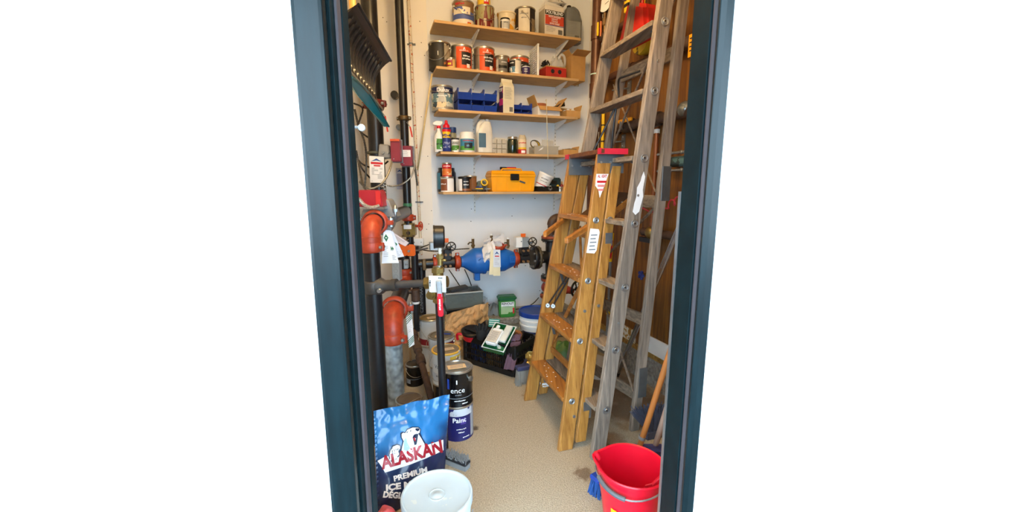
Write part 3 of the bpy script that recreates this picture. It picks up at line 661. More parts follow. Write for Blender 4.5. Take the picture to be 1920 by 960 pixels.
wrap('yellow_shield', .033, -62, 62, .105, .15, yellow_p2, t); text_cyl('lettering', 'WD-40', .026, .0345, 0, .122, mat('wd_ink', '#1d2c74', .5), t, .05)
wrap('red_band', .033, -88, 88, .15, .168, red_pl, t, off=.0012); wrap('pale_print', .033, -50, 50, .03, .075, mat('pale_blue_print', '#8a93bd', .5, c2='#26357e', thr=.5, ts=40), t)
MB().lathe([(.026, .18), (.026, .2), (.02, .206), (.012, .215), (.012, .228), (.006, .238), (0, .238)], 20).build('cap', red_pl, t)
l = at_shelf(3, 849, .10)
t = thing('aerosol_can', 'aerosol can with blue cap behind the lubricant can', 'spray can', l, facing(l.x, l.y))
MB().lathe([(0, 0), (.031, 0), (.032, .003), (.032, .15), (.028, .158)], 24).build('body', mat('aerosol_print', '#8c8a70', .4, c2='#3a3a3a', thr=.55, ts=30), t)
MB().lathe([(.031, .158), (.032, .16), (.031, .2), (0, .203)], 24).build('cap', mat('blue_cap', '#1f3c74', .4), t)
l = at_shelf(3, 854, .215)
can('small white and green jar with black lid in front of the aerosol can', l, .030, .105, white_pl, 'jar', 'jar', lidmat=white_pl, rim=black_pl, wraps=[(-85, 85, .012, .05, mat('green_print', '#4c8a35', .5, c2='#d8e2cf', thr=.58, ts=30)), (-80, 80, .052, .08, mat('grey_print', '#c3c7c2', .5, c2='#555', thr=.6, ts=40) if False else mat('grey_print', '#b9bdb8', .5))], texts=[('~~~~~~', 0, .066, .014, ink)])
l = at_shelf(3, 876, .17)
t = thing('white_tub', 'wide white jar with blue and green picture label', 'jar', l, facing(l.x, l.y))
MB().lathe([(0, 0), (.054, 0), (.058, .006), (.058, .115), (.052, .128)], 30).build('body', white_pl, t)
MB().lathe([(.05, .126), (.053, .128), (.053, .152), (.05, .158), (.03, .158), (.028, .156), (0, .156)], 30).build('lid', white_pl, t)
wrap('blue_label', .058, -62, 78, .018, .105, mat('sky_label', '#3f8ab0', .5), t); wrap('green_base', .058, -62, 78, .018, .05, mat('lawn_label', '#57a043', .5), t, off=.0013); wrap('picture', .058, -20, 45, .032, .075, mat('dark_picture', '#16222e', .5, c2='#5c8aa0', thr=.58, ts=30), t, off=.002)
text_cyl('lettering', '~~~~~~~~~', .019, .059, .2, .09, ink_r, t, .03)
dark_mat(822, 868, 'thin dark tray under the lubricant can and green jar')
l = at_shelf(3, 908, .15)
jug('bleach_jug', 'large white plastic jug beside the wide white jar', l, .125, .085, .265, mat('milky_jug', '#dedcd2', .4), facing(l.x, l.y)+.35, white_pl, (-.03, .10, .06, .11, mat('jug_side_label', '#4d6f86', .5)), side=-1)
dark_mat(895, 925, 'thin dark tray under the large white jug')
# clear organiser
l = at_shelf(3, 936, .13)
frost = mat('frosted_plastic', '#d5d2c6', .3, alpha=.62, var=.06)
t = thing('clear_organizer', 'frosted clear plastic organizer case standing behind the dark green jar', 'organizer', l, YAW)
for k in range(3):
    for j in range(3): MB().box((-.045+k*.042, 0, .022+j*.04), (.038, .03, .036)).build('compartment', frost, t, bevel=.003)
MB().box((.055, .012, .065), (.19, .004, .13), ry=.05).build('back_sheet', frost, t)
l = at_shelf(3, 961, .15)
t = thing('glass_jar', 'dark green glass jar with a silver lid', 'jar', l, facing(l.x, l.y))
MB().lathe([(0, 0), (.04, 0), (.043, .006), (.043, .105), (.038, .118), (.036, .122)], 28).build('body', mat('dark_green_glass', '#0e241a', .12, var=.2, spec=.8), t)
MB().lathe([(.039, .12), (.041, .122), (.041, .138), (.036, .141), (0, .14)], 28).build('lid', tin, t)
l = at_shelf(3, 979, .17)
t = thing('squeeze_bottle', 'cream and red printed bottle between the green jar and clear bin', 'bottle', l, facing(l.x, l.y))
MB().lathe([(0, 0), (.033, 0), (.035, .005), (.035, .115), (.03, .122)], 24).build('body', mat('cream_body', '#dfceb0', .5), t)
wrap('red_base', .035, -88, 88, .004, .04, mat('red_label2', '#b52228', .5), t); wrap('yellow_band', .035, -60, 70, .04, .055, MATS['yellow_tin'], t); wrap('white_patch', .035, -10, 45, .01, .03, ink_w, t, off=.0014); text_cyl('lettering', '~~~~~~', .02, .036, .1, .09, ink_r, t, .04)
MB().grid(lambda u, v: Vector(((.034-.012*v)*math.cos(2*PI*u)*(1+.25*noise.noise((u*5, v*3, 2))), (.034-.012*v)*math.sin(2*PI*u), .12+.035*v+.01*noise.noise((u*7, 1, 1)))), 16, 4).build('torn_top', mat('torn_paper', '#c9bda2', .8), t)
# clear bin of hardware
l = at_shelf(3, 1019, .13)
t = thing('clear_bin', 'clear plastic bin of small hardware with a yellow and black wire on top', 'bin', l, YAW)
clr = mat('clear_bin_plastic', '#c6c3b6', .2, alpha=.42, var=.05)
w_, d_, h_ = .215, .13, .07
b = MB(); b.box((0, 0, .002), (w_, d_, .004)); b.box((0, -d_/2, h_/2), (w_, .003, h_)); b.box((0, d_/2, h_/2), (w_, .003, h_)); b.box((-w_/2, 0, h_/2), (.003, d_, h_)); b.box((w_/2, 0, h_/2), (.003, d_, h_)); b.box((0, -d_/2-.004, h_), (w_+.016, .010, .004)); b.build('bin', clr, t)
rnd = random.Random(5)
ms = [mat('hardware_tan', '#a8987a', .6), grey_pl, white_pl, tin, dark_pl]
for k in range(16):
    q = Vector((rnd.uniform(-.085, .085), rnd.uniform(-.045, .045), rnd.uniform(.012, .05)))
    MB().bar(q, q+Vector((rnd.uniform(-.04, .04), rnd.uniform(-.03, .03), rnd.uniform(-.005, .03))), rnd.uniform(.012, .03), rnd.uniform(.006, .014)).build('fitting', ms[k % 5], t)
MB().flat([(-.075, -.068, .03), (-.04, -.069, .045), (-.03, -.068, .065), (-.055, -.068, .05)]).build('white_blade', white_pl, t)
l2 = B(Spx(1002, .14, z4+.1), .14, z4+.052)
t = thing('wire_coil', 'coil of yellow and black wire lying on the clear hardware bin', 'wire', l2, YAW)
for k in range(3):
    pts = [(.034*math.cos(a*PI/8)*(1+.1*k), -.01*k+.02*math.sin(a*PI/8), .036+.034*math.sin(a*PI/8)) for a in range(17)]
    MB().tube(pts, .0035, 6).build('loop', black_pl if k != 1 else yellow_p2, t)
l2 = B(Spx(1026, .12, z4+.1), .12, z4+.072)
t = thing('zip_bag', 'clear zip bag standing in the clear hardware bin', 'bag', l2, YAW)
MB().grid(lambda u, v: Vector((-.055+.11*u, .012*math.sin(PI*u)*(1-v)-.01+.006*noise.noise((u*6, v*5, 1)), .06*v*(1-.15*u))), 12, 8).grid(lambda u, v: Vector((-.055+.11*u, -.012*math.sin(PI*u)*(1-v)-.012, .06*v*(1-.15*u))), 12, 8).build('body', clear, t)
l = at_shelf(3, 1064, .13)
t = open_box('shallow_cardboard_box', 'shallow cardboard tray at the end of the bottle shelf', l, .14, .13, .05, card_l, YAW+.03, [('r', .03, 1.3)])
MB().box((.02, .0, .05), (.09, .09, .02), rz=.3).build('folded_paper', mat('dull_paper', '#8a7a63', .8), t)

# ================================================================== toolbox shelf
z5 = SZ[4]
l = at_shelf(4, 839, .16)
can('quart tin with brown and white label under the red tin', l, .052, .118, white_pt, 'quart_can', wraps=[(-88, 0, .01, .1, mat('brown_label', '#8a4f2f', .5, var=.2)), (0, 88, .01, .1, paper)], texts=[('~~~~~', -40, .06, .02, ink_w)])
can('red tin with orange picture standing on the brown and white quart', l+Vector((0, 0, .119)), .038, .105, mat('red_tin', '#b92a23', .45), 'quart_can', wraps=[(-85, 85, .01, .06, mat('orange_picture', '#d8722c', .5, c2='#e9c48c', thr=.55, ts=25)), (-55, 55, .068, .09, red_pl)], texts=[('~~~~~~', 0, .079, .017, ink_w, .03)])
l = at_shelf(4, 838, .05)
t = thing('storage_jar', 'dark blue and black jar behind the stacked quart tins', 'jar', l, facing(l.x, l.y))
MB().lathe([(0, 0), (.075, 0), (.076, .004), (.076, .15), (.066, .168), (.066, .19), (0, .19)], 28).build('body', mat('dark_blue_plastic', '#10192c', .35), t); wrap('blue_label', .076, -85, -40, .02, .15, mat('cyan_label', '#3b7f9e', .5), t)
l = at_shelf(4, 872, .17)
can('black and white labelled quart tin beside the brown and white quart', l, .053, .118, mat('dark_quart', '#1d1c20', .4), 'quart_can', lidmat=dark_pl, rim=black_pl, wraps=[(-85, -25, .008, .1, paper), (-25, 45, .008, .025, mat('brown_strip', '#8c5a38', .5)), (45, 88, .008, .1, mat('copper_strip', '#8e5f3d', .5))], texts=[('~~~~~', 10, .055, .016, ink_w), ('~~~~~~', 10, .08, .012, ink_w)])
l = at_shelf(4, 882, .08)
can('brown labelled quart tin half hidden behind the black quart', l, .053, .128, mat('brown_tin2', '#7a5638', .45), 'quart_can', wraps=[(0, 80, .01, .11, MATS['copper_strip'])])
# tools between quart and toolbox
for k, (px, m_, ln, dz, an, nm, lb) in enumerate(((898, steel_dark, .15, .008, .2, 'putty_knife', 'flat steel putty knife lying on the toolbox shelf'), (905, MATS['yellow_tin'], .13, .018, -.1, 'tape_tool', 'yellow handled tool lying beside the toolbox'), (902, blue_pl, .12, .03, .35, 'scraper', 'blue handled scraper lying on top of the tools'))):
    l = at_shelf(4, px, .15-.03*k, dz)
    t = thing(nm, lb, 'tool', l, YAW+an)
    MB().box((-.03, 0, .006), (ln*.5, .028, .011)).build('handle', m_, t, bevel=.004)
    MB().box((ln*.33, 0, .005), (ln*.4, .045, .003)).build('blade', steel, t)
l = at_shelf(4, 902, .06)
t = thing('tape_roll', 'roll of grey tape standing behind the tools', 'tape', l, YAW)
MB().lathe([(.027, -.02), (.045, -.02), (.045, .02), (.027, .02), (.027, -.02)], 24, o=(0, 0, .0455), axis=(.2, -1, 0)).build('roll', mat('tape_grey', '#5d6a63', .5), t)
l = at_shelf(4, 908, .10)
t = thing('yellow_ring', 'yellow tape ring leaning by the toolbox', 'tape', l, YAW)
MB().lathe([(.02, -.008), (.03, -.008), (.03, .008), (.02, .008), (.02, -.008)], 20, o=(0, 0, .075), axis=(0, -1, .3)).build('ring', MATS['yellow_tin'], t); MB().box((0, 0, .022), (.03, .02, .044)).build('holder', dark_pl, t)
# yellow toolbox
l = at_shelf(4, 957, .13)
t = thing('toolbox', 'yellow plastic toolbox with black latch on the lowest shelf', 'toolbox', l, YAW)
W, D, H = .385, .19, .17
b = MB(); b.box((0, 0, .062), (W*.94, D*.9, .124), taper=1.05); b.build('body', yellow_pl, t, bevel=.006, bseg=2)
MB().box((0, 0, .13), (W, D, .022)).build('body_rim', yellow_pl, t, bevel=.003)
MB().hexa([Vector(v) for v in ((-W/2, -D/2, .142), (W/2, -D/2, .142), (W/2, D/2, .142), (-W/2, D/2, .142))], [Vector(v) for v in ((-W*.47, -D*.40, .17), (W*.47, -D*.40, .17), (W*.47, D*.40, .17), (-W*.47, D*.40, .17))]).build('lid', yellow_pl, t, bevel=.004, bseg=2)
MB().box((.005, -D/2-.006, .118), (.075, .014, .052)).build('latch', black_pl, t, bevel=.005); MB().box((.005, -D/2-.014, .102), (.06, .006, .012)).build('latch_tab', black_pl, t)
for x in (-.15, -.06, .06, .15): MB().box((x, -D*.45-.003, .06), (.006, .006, .11)).build('rib', yellow_pl, t)
MB().box((.075, -D*.468-.003, .078), (.05, .003, .013), ry=.3).build('tape_scrap', mat('blue_tape', '#45535c', .6), t)
MB().tube([(-.09, -.03, .172), (-.08, -.03, .186), (.08, -.03, .186), (.09, -.03, .172)], .006, 8).build('lid_handle', yellow_pl, t)
t = thing('pliers', 'red handled pliers lying on the yellow toolbox lid', 'pliers', l+Vector((-.02, -.02, .186)), YAW)
MB().bar((-.01, 0, .007), (.075, .01, .007), .018, .012, UP).build('handle', red_pl, t, bevel=.003); MB().bar((-.01, .03, .007), (.06, .03, .007), .014, .012, UP).build('handle', red_pl, t, bevel=.003); MB().bar((-.07, .0, .006), (-.005, .012, .006), .02, .01, UP).build('jaw', black_pl, t, bevel=.003)
# tilted white tub in a black tray
l = at_shelf(4, 1021, .13)
t = thing('black_tray', 'shallow black tray holding the tilted white tub', 'tray', l, YAW)
b = MB(); b.box((0, 0, .003), (.19, .16, .006)); b.box((0, -.08, .022), (.19, .004, .044)); b.box((0, .08, .022), (.19, .004, .044)); b.box((-.095, 0, .022), (.004, .16, .044)); b.box((.095, 0, .022), (.004, .16, .044)); b.build('tray', mat('tray_black', '#1c1d20', .4, alpha=.8), t)
l2 = B(Spx(1013, .15, z5+.02), .15, z5+.028)
t = thing('compound_tub', 'white printed compound tub lying tilted in the black tray', 'tub', l2, facing(l2.x, l2.y), None, 0, .42)
MB().lathe([(0, 0), (.052, 0), (.055, .003), (.064, .115)], 28).build('body', white_pl, t)
MB().lathe([(.066, .112), (.069, .113), (.069, .128), (.066, .131), (.061, .131), (.06, .128), (0, .127)], 28).build('lid', white_pl, t)
wrap('red_band', .060, -60, 70, .030, .036, ink_r, t, r1=.0605); text_cyl('lettering', '~~~~~~', .02, .062, .05, .085, ink_g, t, .05); text_cyl('lettering', '~~~~~~~~~', .014, .061, .05, .062, ink_g, t)
t = thing('bottle_lid', 'small white bottle cap at the front of the black tray', 'cap', B(Spx(1031, .2, z5), .2, z5+.028), YAW)
MB().lathe([(0, -.008), (.018, -.008), (.02, -.004), (.02, .008), (.012, .01), (0, .006)], 18, axis=(0, -1, .2)).build('cap', white_pl, t)
l = at_shelf(4, 1050, .15)
can('low silver tin beside the black tray', l, .034, .04, tin, 'small_tin', lidmat=steel_dark)
for px, m_, cm, lb in ((1045, MATS['yellow_tin'], red_pl, 'tiny yellow bottle with red cap behind the low silver tin'), (1053, red_dk, mat('tan_cap', '#b58a5a', .5), 'tiny dark red bottle behind the low silver tin')):
    l = at_shelf(4, px, .06)
    t = thing('tiny_bottle', lb, 'bottle', l)
    MB().lathe([(0, 0), (.016, 0), (.017, .003), (.017, .05), (.007, .065)], 16).build('body', m_, t); MB().lathe([(.009, .064), (.008, .085), (0, .09)], 14).build('cap', cm, t)
t = thing('utility_box', 'dark teal drill case behind the tilted white tub', 'case', at_shelf(4, 1036, .04), YAW)
MB().box((0, 0, .06), (.14, .06, .12)).build('body', mat('teal_case', '#233a40', .45), t, bevel=.01, bseg=2); MB().box((0, -.031, .08), (.05, .004, .03)).build('clasp', black_pl, t)
# ================================================================== pipe helpers (all in world coordinates, then moved under the thing)
def pipe(parent, pts, r, m, name='pipe', seg=20): return MB().tube(pts, r, seg).build(name, m, parent, world=True)
def arc(p, d0, d1, R, n=10):
    """quarter bend starting at p going d0, ending in direction d1"""
    p, d0, d1 = Vector(p), Vector(d0).normalized(), Vector(d1).normalized(); c = p+d1*R
    return [c-d1*R*math.cos(a*PI/2/n)+d0*R*math.sin(a*PI/2/n) for a in range(n+1)]
def elbow(parent, p, d0, d1, R, r, m, name='elbow'):
    return MB().tube(arc(p, d0, d1, R, 12), [r*(1+.05*math.sin(k*PI/12)) for k in range(13)], 24).build(name, m, parent, world=True)
def coupling(parent, c, ax, r, L, m, ear=None, name='coupling', bolts=True):
    """grooved pipe clamp: a ring with rounded shoulders, two ears and bolts"""
    c, ax = Vector(c), Vector(ax).normalized(); mb = MB()
    mb.lathe([(r*1.0, -L/2), (r*1.16, -L/2), (r*1.24, -L*.3), (r*1.24, L*.3), (r*1.16, L/2), (r*1.0, L/2)], 28, o=c, axis=ax)
    e = Vector(ear) if ear is not None else frame(ax)[0]; e = (e-ax*e.dot(ax)).normalized(); q = ax.cross(e)
    for s in (-1, 1): mb.beam(c+e*s*r*1.05, c+e*s*r*1.72, ax*L*.36, q*r*.22)
    o_ = mb.build(name, m, parent, world=True, bevel=.003)
    if bolts:
        for s in (-1, 1):
            b = MB(); b.cyl(c+e*s*r*1.48-q*r*.55, c+e*s*r*1.48+q*r*.55, r*.09, seg=8)
            for k in (-1, 1): b.cyl(c+e*s*r*1.48+q*k*r*.22, c+e*s*r*1.48+q*k*r*.42, r*.20, seg=6, smooth=False)
            b.build('bolt', steel, o_, world=True)
    return o_
def flange(parent, c, ax, r, th, m, nb=8, rp=None):
    c, ax = Vector(c), Vector(ax).normalized(); u, v, _ = frame(ax)
    o_ = MB().lathe([(0, -th/2), (r*.97, -th/2), (r, -th*.3), (r, th*.3), (r*.97, th/2), (0, th/2)], 28, o=c, axis=ax).build('flange', m, parent, world=True)
    for k in range(nb):
        a = 2*PI*k/nb+.2; q = c+(u*math.cos(a)+v*math.sin(a))*r*.8
        MB().cyl(q-ax*(th/2+.014), q+ax*(th/2+.014), r*.10, seg=6, smooth=False).build('bolt', steel_dark, o_, world=True)
    return o_
def handwheel(parent, c, ax, r, m, name='handwheel', spokes=5):
    c, ax = Vector(c), Vector(ax).normalized(); u, v, _ = frame(ax)
    mb = MB(); mb.tube([c+(u*math.cos(k*PI/10)+v*math.sin(k*PI/10))*r for k in range(20)], r*.14, 8, closed=True)
    for k in range(spokes):
        a = 2*PI*k/spokes; mb.tube([c, c+(u*math.cos(a)+v*math.sin(a))*r], r*.1, 6)
    mb.cyl(c-ax*r*.18, c+ax*r*.22, r*.24, seg=12)
    return mb.build(name, m, parent, world=True)
def hexnut(parent, c, ax, r, L, m, name='hex_nut'):
    c, ax = Vector(c), Vector(ax).normalized(); return MB().cyl(c-ax*L/2, c+ax*L/2, r, seg=6, smooth=False).build(name, m, parent, world=True, bevel=.0015)
def sheet(name, label, cat, corners, m, th=.0012, group=None, bend=0.):
    """thin paper through four world corners (tl, tr, br, bl)"""
    tl, tr, br, bl = [Vector(c) for c in corners]; t = thing(name, label, cat, bl, 0, group)
    n = (tr-tl).cross(bl-tl).normalized(); n = -n if n.y > 0 else n
    def fn(u, v, o_=0): 
        p = (bl*(1-u)+br*u)*(1-v)+(tl*(1-u)+tr*u)*v; return p+n*(bend*math.sin(PI*u)*(1-v)+o_)
    MB().grid(lambda u, v: fn(u, v), 8, 8).grid(lambda u, v: fn(u, v, -th), 8, 8, flip=True).build('paper', m, t, world=True)
    ex = (br-bl); ey = (tl-bl); 
    return t, (lambda u, v: fn(u, v, .0012)), ex, ey
def sheet_patch(t, fn, pts, m, name='print'):
    return MB().flat([fn(u, v) for u, v in pts]).build(name, m, t, world=True)
def sheet_rect(t, fn, u0, u1, v0, v1, m, name='print', n=6):
    mb = MB(); mb.grid(lambda a, b: fn(u0+(u1-u0)*a, v0+(v1-v0)*b), n, n); return mb.build(name, m, t, world=True)
def sheet_text(t, fn, s, u, v, size, asp, m, bold=.02):
    vs, fs = glyphs(s, bold); return MB().add([fn(u+x*size/asp, v+y*size) for x, y in vs], fs).build('lettering', m, t, world=True)
def sheet_lines(t, fn, u0, u1, v0, n, dv, m, h=.012, seed=2):
    rnd = random.Random(seed); mb = MB()
    for k in range(n):
        b = u0+(u1-u0)*(.55+.45*rnd.random()); v = v0-k*dv; mb.flat([fn(u0, v), fn(b, v), fn(b, v+h), fn(u0, v+h)])
    mb.build('small_print', m, t, world=True)['kind'] = 'stuff'
XV = Vector((1, 0, 0)); YV = Vector((0, 1, 0))

# ================================================================== near sprinkler riser with side branch, gauge and drain
YR = 1.95; zr = Z(530, YR); xr = X(699, YR, zr); RB = Vector((xr, YR, 0))
rs = thing('sprinkler_riser', 'black sprinkler riser pipe with orange elbow, side valve, gauge and drain beside the door frame', 'pipe', RB)
r1 = .041; ztop = Z(462, YR)
pipe(rs, [RB, Vector((xr, YR, ztop))], r1, pipe_black, 'riser_pipe', 28)
coupling(rs, (xr, YR, ztop), UP, r1, .056, red_oxide, (1, -.25, 0))
back_d = Vector((-.10, .995, 0))
ez = Z(450, YR); elbow(rs, (xr, YR, ez-.012), UP, back_d, .085, .046, red_oxide)
MB().lathe([(.047, -.014), (.051, -.012), (.051, .012), (.047, .014)], 24, o=(xr, YR, ez+.004), axis=UP).build('elbow_collar', red_oxide, rs, world=True)
ee = Vector((xr, YR, ez+.073))+back_d*.085
coupling(rs, ee+back_d*.035, back_d, .052, .05, red_oxide, (1, .1, .0))
pipe(rs, [ee, ee+back_d*1.0], .043, pipe_black, 'outlet_pipe')
# butterfly valve body with red switch cover
vb = ee+back_d*.16
MB().lathe([(.05, -.05), (.075, -.04), (.075, .04), (.05, .05)], 28, o=vb, axis=back_d).build('valve_body', mat('cast_silver', '#9a9c9c', .5, .5, var=.15), rs, world=True)
MB().hexa([vb+Vector(v) for v in ((-.085, -.06, .02), (.10, -.06, .02), (.10, .06, .02), (-.085, .06, .02))], [vb+Vector(v) for v in ((-.055, -.05, .115), (.06, -.05, .115), (.06, .05, .115), (-.055, .05, .115))]).build('valve_bracket', MATS['cast_silver'], rs, world=True, bevel=.006)
for s in (.095,): MB().cyl(vb+Vector((s, -.05, .0)), vb+Vector((s, -.05, .085)), .008, seg=8).build('bolt', steel, rs, world=True); MB().cyl(vb+Vector((s, -.05, .05)), vb+Vector((s, -.05, .066)), .014, seg=6, smooth=False).build('nut', steel, rs, world=True)
q = P(698, 371, 2.12)
MB().hexa([q+Vector(v) for v in ((-.062, -.05, -.045), (.068, -.05, -.045), (.068, .05, -.045), (-.062, .05, -.045))], [q+Vector(v) for v in ((-.058, -.045, .04), (.055, -.045, .04), (.055, .045, .04), (-.058, .045, .04))]).build('switch_cover', mat('red_cover', '#a81d2e', .35, var=.06), rs, world=True, bevel=.006, bseg=2)
MB().beam(q+Vector((.046, -.0515, 0)), q+Vector((.046, -.0515, 0))+Vector((0, .001, 0)), (.012, 0, 0), (0, 0, .035)).build('cover_label', mat('red_panel2', '#cc2a2a', .4), rs, world=True)
MB().beam(q+Vector((-.065, 0, -.05)), q+Vector((.072, 0, -.05)), (0, .05, 0), (0, 0, .006)).build('cover_base', steel, rs, world=True)
# branch: clamp, pipe, valve, gauge, drain
zb = Z(537, YR); a0 = Vector((xr, YR-.0, zb)); vx = X(822, 1.90, Z(530, 1.9)); b0 = Vector((vx, 1.90, Z(529, 1.9))); bd = (b0-a0).normalized()
cl = MB(); cl.lathe([(r1, -.032), (r1+.010, -.030), (r1+.010, .030), (r1, .032)], 26, o=a0, axis=UP); cl.beam(a0+Vector((-.075, -.012, 0)), a0+Vector((.06, -.030, 0)), (0, .008, 0), (0, 0, .02))
cl.build('side_clamp', mat('cast_dark', '#4d4a47', .5, .4, var=.25), rs, world=True, bevel=.004)
MB().cyl(a0+Vector((-.055, -.045, 0)), a0+Vector((-.055, .02, 0)), .012, seg=8).cyl(a0+Vector((.045, -.055, -.01)), a0+Vector((.045, .02, -.01)), .010, seg=8).build('bolt', steel, rs, world=True)
MB().lathe([(.045, .03), (.038, .05), (.028, .065), (.026, .10), (.030, .10), (.030, .125), (.0, .125)], 24, o=a0, axis=bd).build('branch_hub', MATS['cast_dark'], rs, world=True)
pipe(rs, [a0+bd*.12, b0-bd*.02], .0185, mat('grey_steel_pipe', '#5a5b5d', .35, .6, var=.2), 'branch_pipe')
hexnut(rs, b0-bd*.055, bd, .031, .022, brass)
MB().sphere(b0, .034, 20, 12).build('valve_ball_body', brass, rs, world=True); MB().cyl(b0-bd*.045, b0+bd*.045, .027).build('valve_barrel', brass, rs, world=True)
MB().cyl(b0, b0+UP*.075, .025).build('valve_neck', brass, rs, world=True); hexnut(rs, b0+UP*.058, UP, .032, .022, brass)
MB().cyl(b0, b0-UP*.1, .024).build('valve_outlet', brass, rs, world=True); hexnut(rs, b0-UP*.085, UP, .031, .022, brass)
MB().cyl(b0+Vector((-.03, -.02, -.055)), b0+Vector((-.035, -.045, -.055)), .018, seg=14).cyl(b0+Vector((-.02, 0, -.055)), b0+Vector((-.03, -.03, -.055)), .024, seg=14).build('sight_plug', brass, rs, world=True)
pl = MB().beam(b0+Vector((.003, -.040, 0)), b0+Vector((.003, -.044, 0)), (.04, 0, 0), (0, 0, .04)).build('name_plate', mat('plate_white', '#dfe3e2', .4, .2), rs, world=True, bevel=.002)
text_flat('lettering', '~~~~', .014, b0+Vector((-.03, -.0455, .005)), (0, 0, 1), (-1, 0, 0), ink, rs, world=True); text_flat('lettering', '~~~', .013, b0+Vector((.018, -.0455, .03)), (1, 0, 0), (0, 0, 1), ink, rs, world=True)
MB().cyl(b0+Vector((.012, -.044, 0)), b0+Vector((.012, -.056, 0)), .013, seg=14).build('stem_nut', steel, rs, world=True)
hd = MB(); hd.beam(b0+Vector((.012, -.058, .02)), b0+Vector((.016, -.062, -.055)), (.012, 0, 0), (0, .002, 0)); hd.build('lever', steel, rs, world=True, bevel=.002)
h2 = MB(); h2.beam(b0+Vector((.016, -.062, -.035)), b0+Vector((.018, -.064, -.150)), (.0135, 0, 0), (0, .005, 0)); h2 = h2.build('lever_grip', red_pl, rs, world=True, bevel=.006, bseg=2)
text_flat('lettering', '~~~~~~', .016, b0+Vector((.017, -.0705, -.09)), (0, 0, 1), (-1, 0, 0), ink_w, h2, .03, world=True)
pipe(rs, [b0-UP*.09, Vector((vx+.008, 1.90, 0))], .0185, pipe_black, 'drain_pipe')
gz = Z(444, 1.9); gc = Vector((X(824, 1.9, gz), 1.9, gz)); gax = Vector((-.985, -.17, 0)).normalized()
MB().lathe([(0, -.024), (.046, -.024), (.052, -.018), (.053, .02), (.055, .022), (.055, .028), (.050, .028), (.050, .022), (0, .022)], 32, o=gc, axis=gax).build('gauge', black_pl, rs, world=True)
MB().lathe([(0, .0235), (.049, .0235)], 32, o=gc, axis=gax).build('gauge_dial', mat('dark_dial', '#35373b', .12, var=.1), rs, world=True)
MB().cyl(gc-UP*.05, gc-UP*.085, .008, seg=10).build('gauge_stem', mat('teflon', '#d9d2c4', .5), rs, world=True)
MB().cyl(gc-UP*.08, gc-UP*.135, .013, seg=14).build('gauge_cock', brass, rs, world=True); hexnut(rs, gc-UP*.095, UP, .019, .018, brass); MB().cyl(gc-UP*.11, gc-UP*.11+Vector((.03, -.01, 0)), .006, seg=8).build('cock_key', brass, rs, world=True)
MB().cyl(gc-UP*.13, b0+UP*.06, .011, seg=12).build('nipple', steel, rs, world=True)

# ================================================================== tall black standpipe behind it
YU = 3.03; zu = Z(300, YU); xu = X(707, YU, zu); UB = Vector((xu, YU, Z(403, YU)))
up = thing('standpipe', 'thick black vertical standpipe behind the hanging shovels', 'pipe', UB)
pipe(up, [UB-UP*.05, (xu, YU, 2.95)], .054, pipe_black, 'riser_pipe', 28)
coupling(up, (xu, YU, Z(196, YU)), UP, .056, .06, mat('dark_red_oxide', '#6d2320', .45, var=.25), (1, -.35, 0))
coupling(up, (xu, YU, Z(400, YU)), UP, .056, .05, red_oxide, (1, -.2, 0))
MB().lathe([(.055, -.010), (.066, -.008), (.066, .008), (.055, .010)], 28, o=(xu, YU, Z(287, YU)), axis=UP).build('strap_clamp', mat('clamp_grey', '#57594f', .5, .5), up, world=True)
p_ = P(722, 284, 2.93)
MB().hexa([p_+Vector(v) for v in ((-.045, -.03, -.055), (.04, -.03, -.045), (.04, .05, -.045), (-.045, .05, -.055))], [p_+Vector(v) for v in ((-.035, -.02, .05), (.03, -.02, .045), (.03, .05, .045), (-.035, .05, .05))]).build('switch_bracket', MATS['cast_silver'], up, world=True, bevel=.008)
MB().cyl(p_+Vector((-.004, -.05, -.01)), p_+Vector((-.004, .0, -.01)), .011, seg=10).cyl(p_+Vector((.03, -.045, -.012)), p_+Vector((.03, 0, -.012)), .008, seg=8).build('bolt', steel, up, world=True)
# ================================================================== galvanised riser with second orange elbow
YG = 2.25; zg = Z(690, YG); xg = X(739, YG, zg); GB = Vector((xg, YG, 0))
gv = thing('galvanized_riser', 'galvanized grey riser pipe topped by a large orange elbow', 'pipe', GB)
gt = Z(633, YG); pipe(gv, [GB, (xg, YG, gt)], .053, galv, 'riser_pipe', 30)
coupling(gv, (xg, YG, gt), UP, .054, .062, red_oxide, (1, -.35, 0))
gd = Vector((-.16, .987, 0)); elbow(gv, (xg, YG, gt+.018), UP, gd, .11, .060, red_oxide)
ge = Vector((xg, YG, gt+.128))+gd*.11
coupling(gv, ge+gd*.02, gd, .066, .055, red_oxide, (1, .16, .05))
pipe(gv, [ge, ge+gd*.62], .054, pipe_black, 'outlet_pipe')
g3 = ge+gd*.62; elbow(gv, g3-gd*.02, gd, UP, .08, .056, red_oxide); g4 = g3+gd*.06+UP*.08
coupling(gv, g4+UP*.02, UP, .048, .05, red_oxide, (1, -.4, 0)); pipe(gv, [g4, g4+UP*.25], .046, pipe_black, 'upper_pipe')

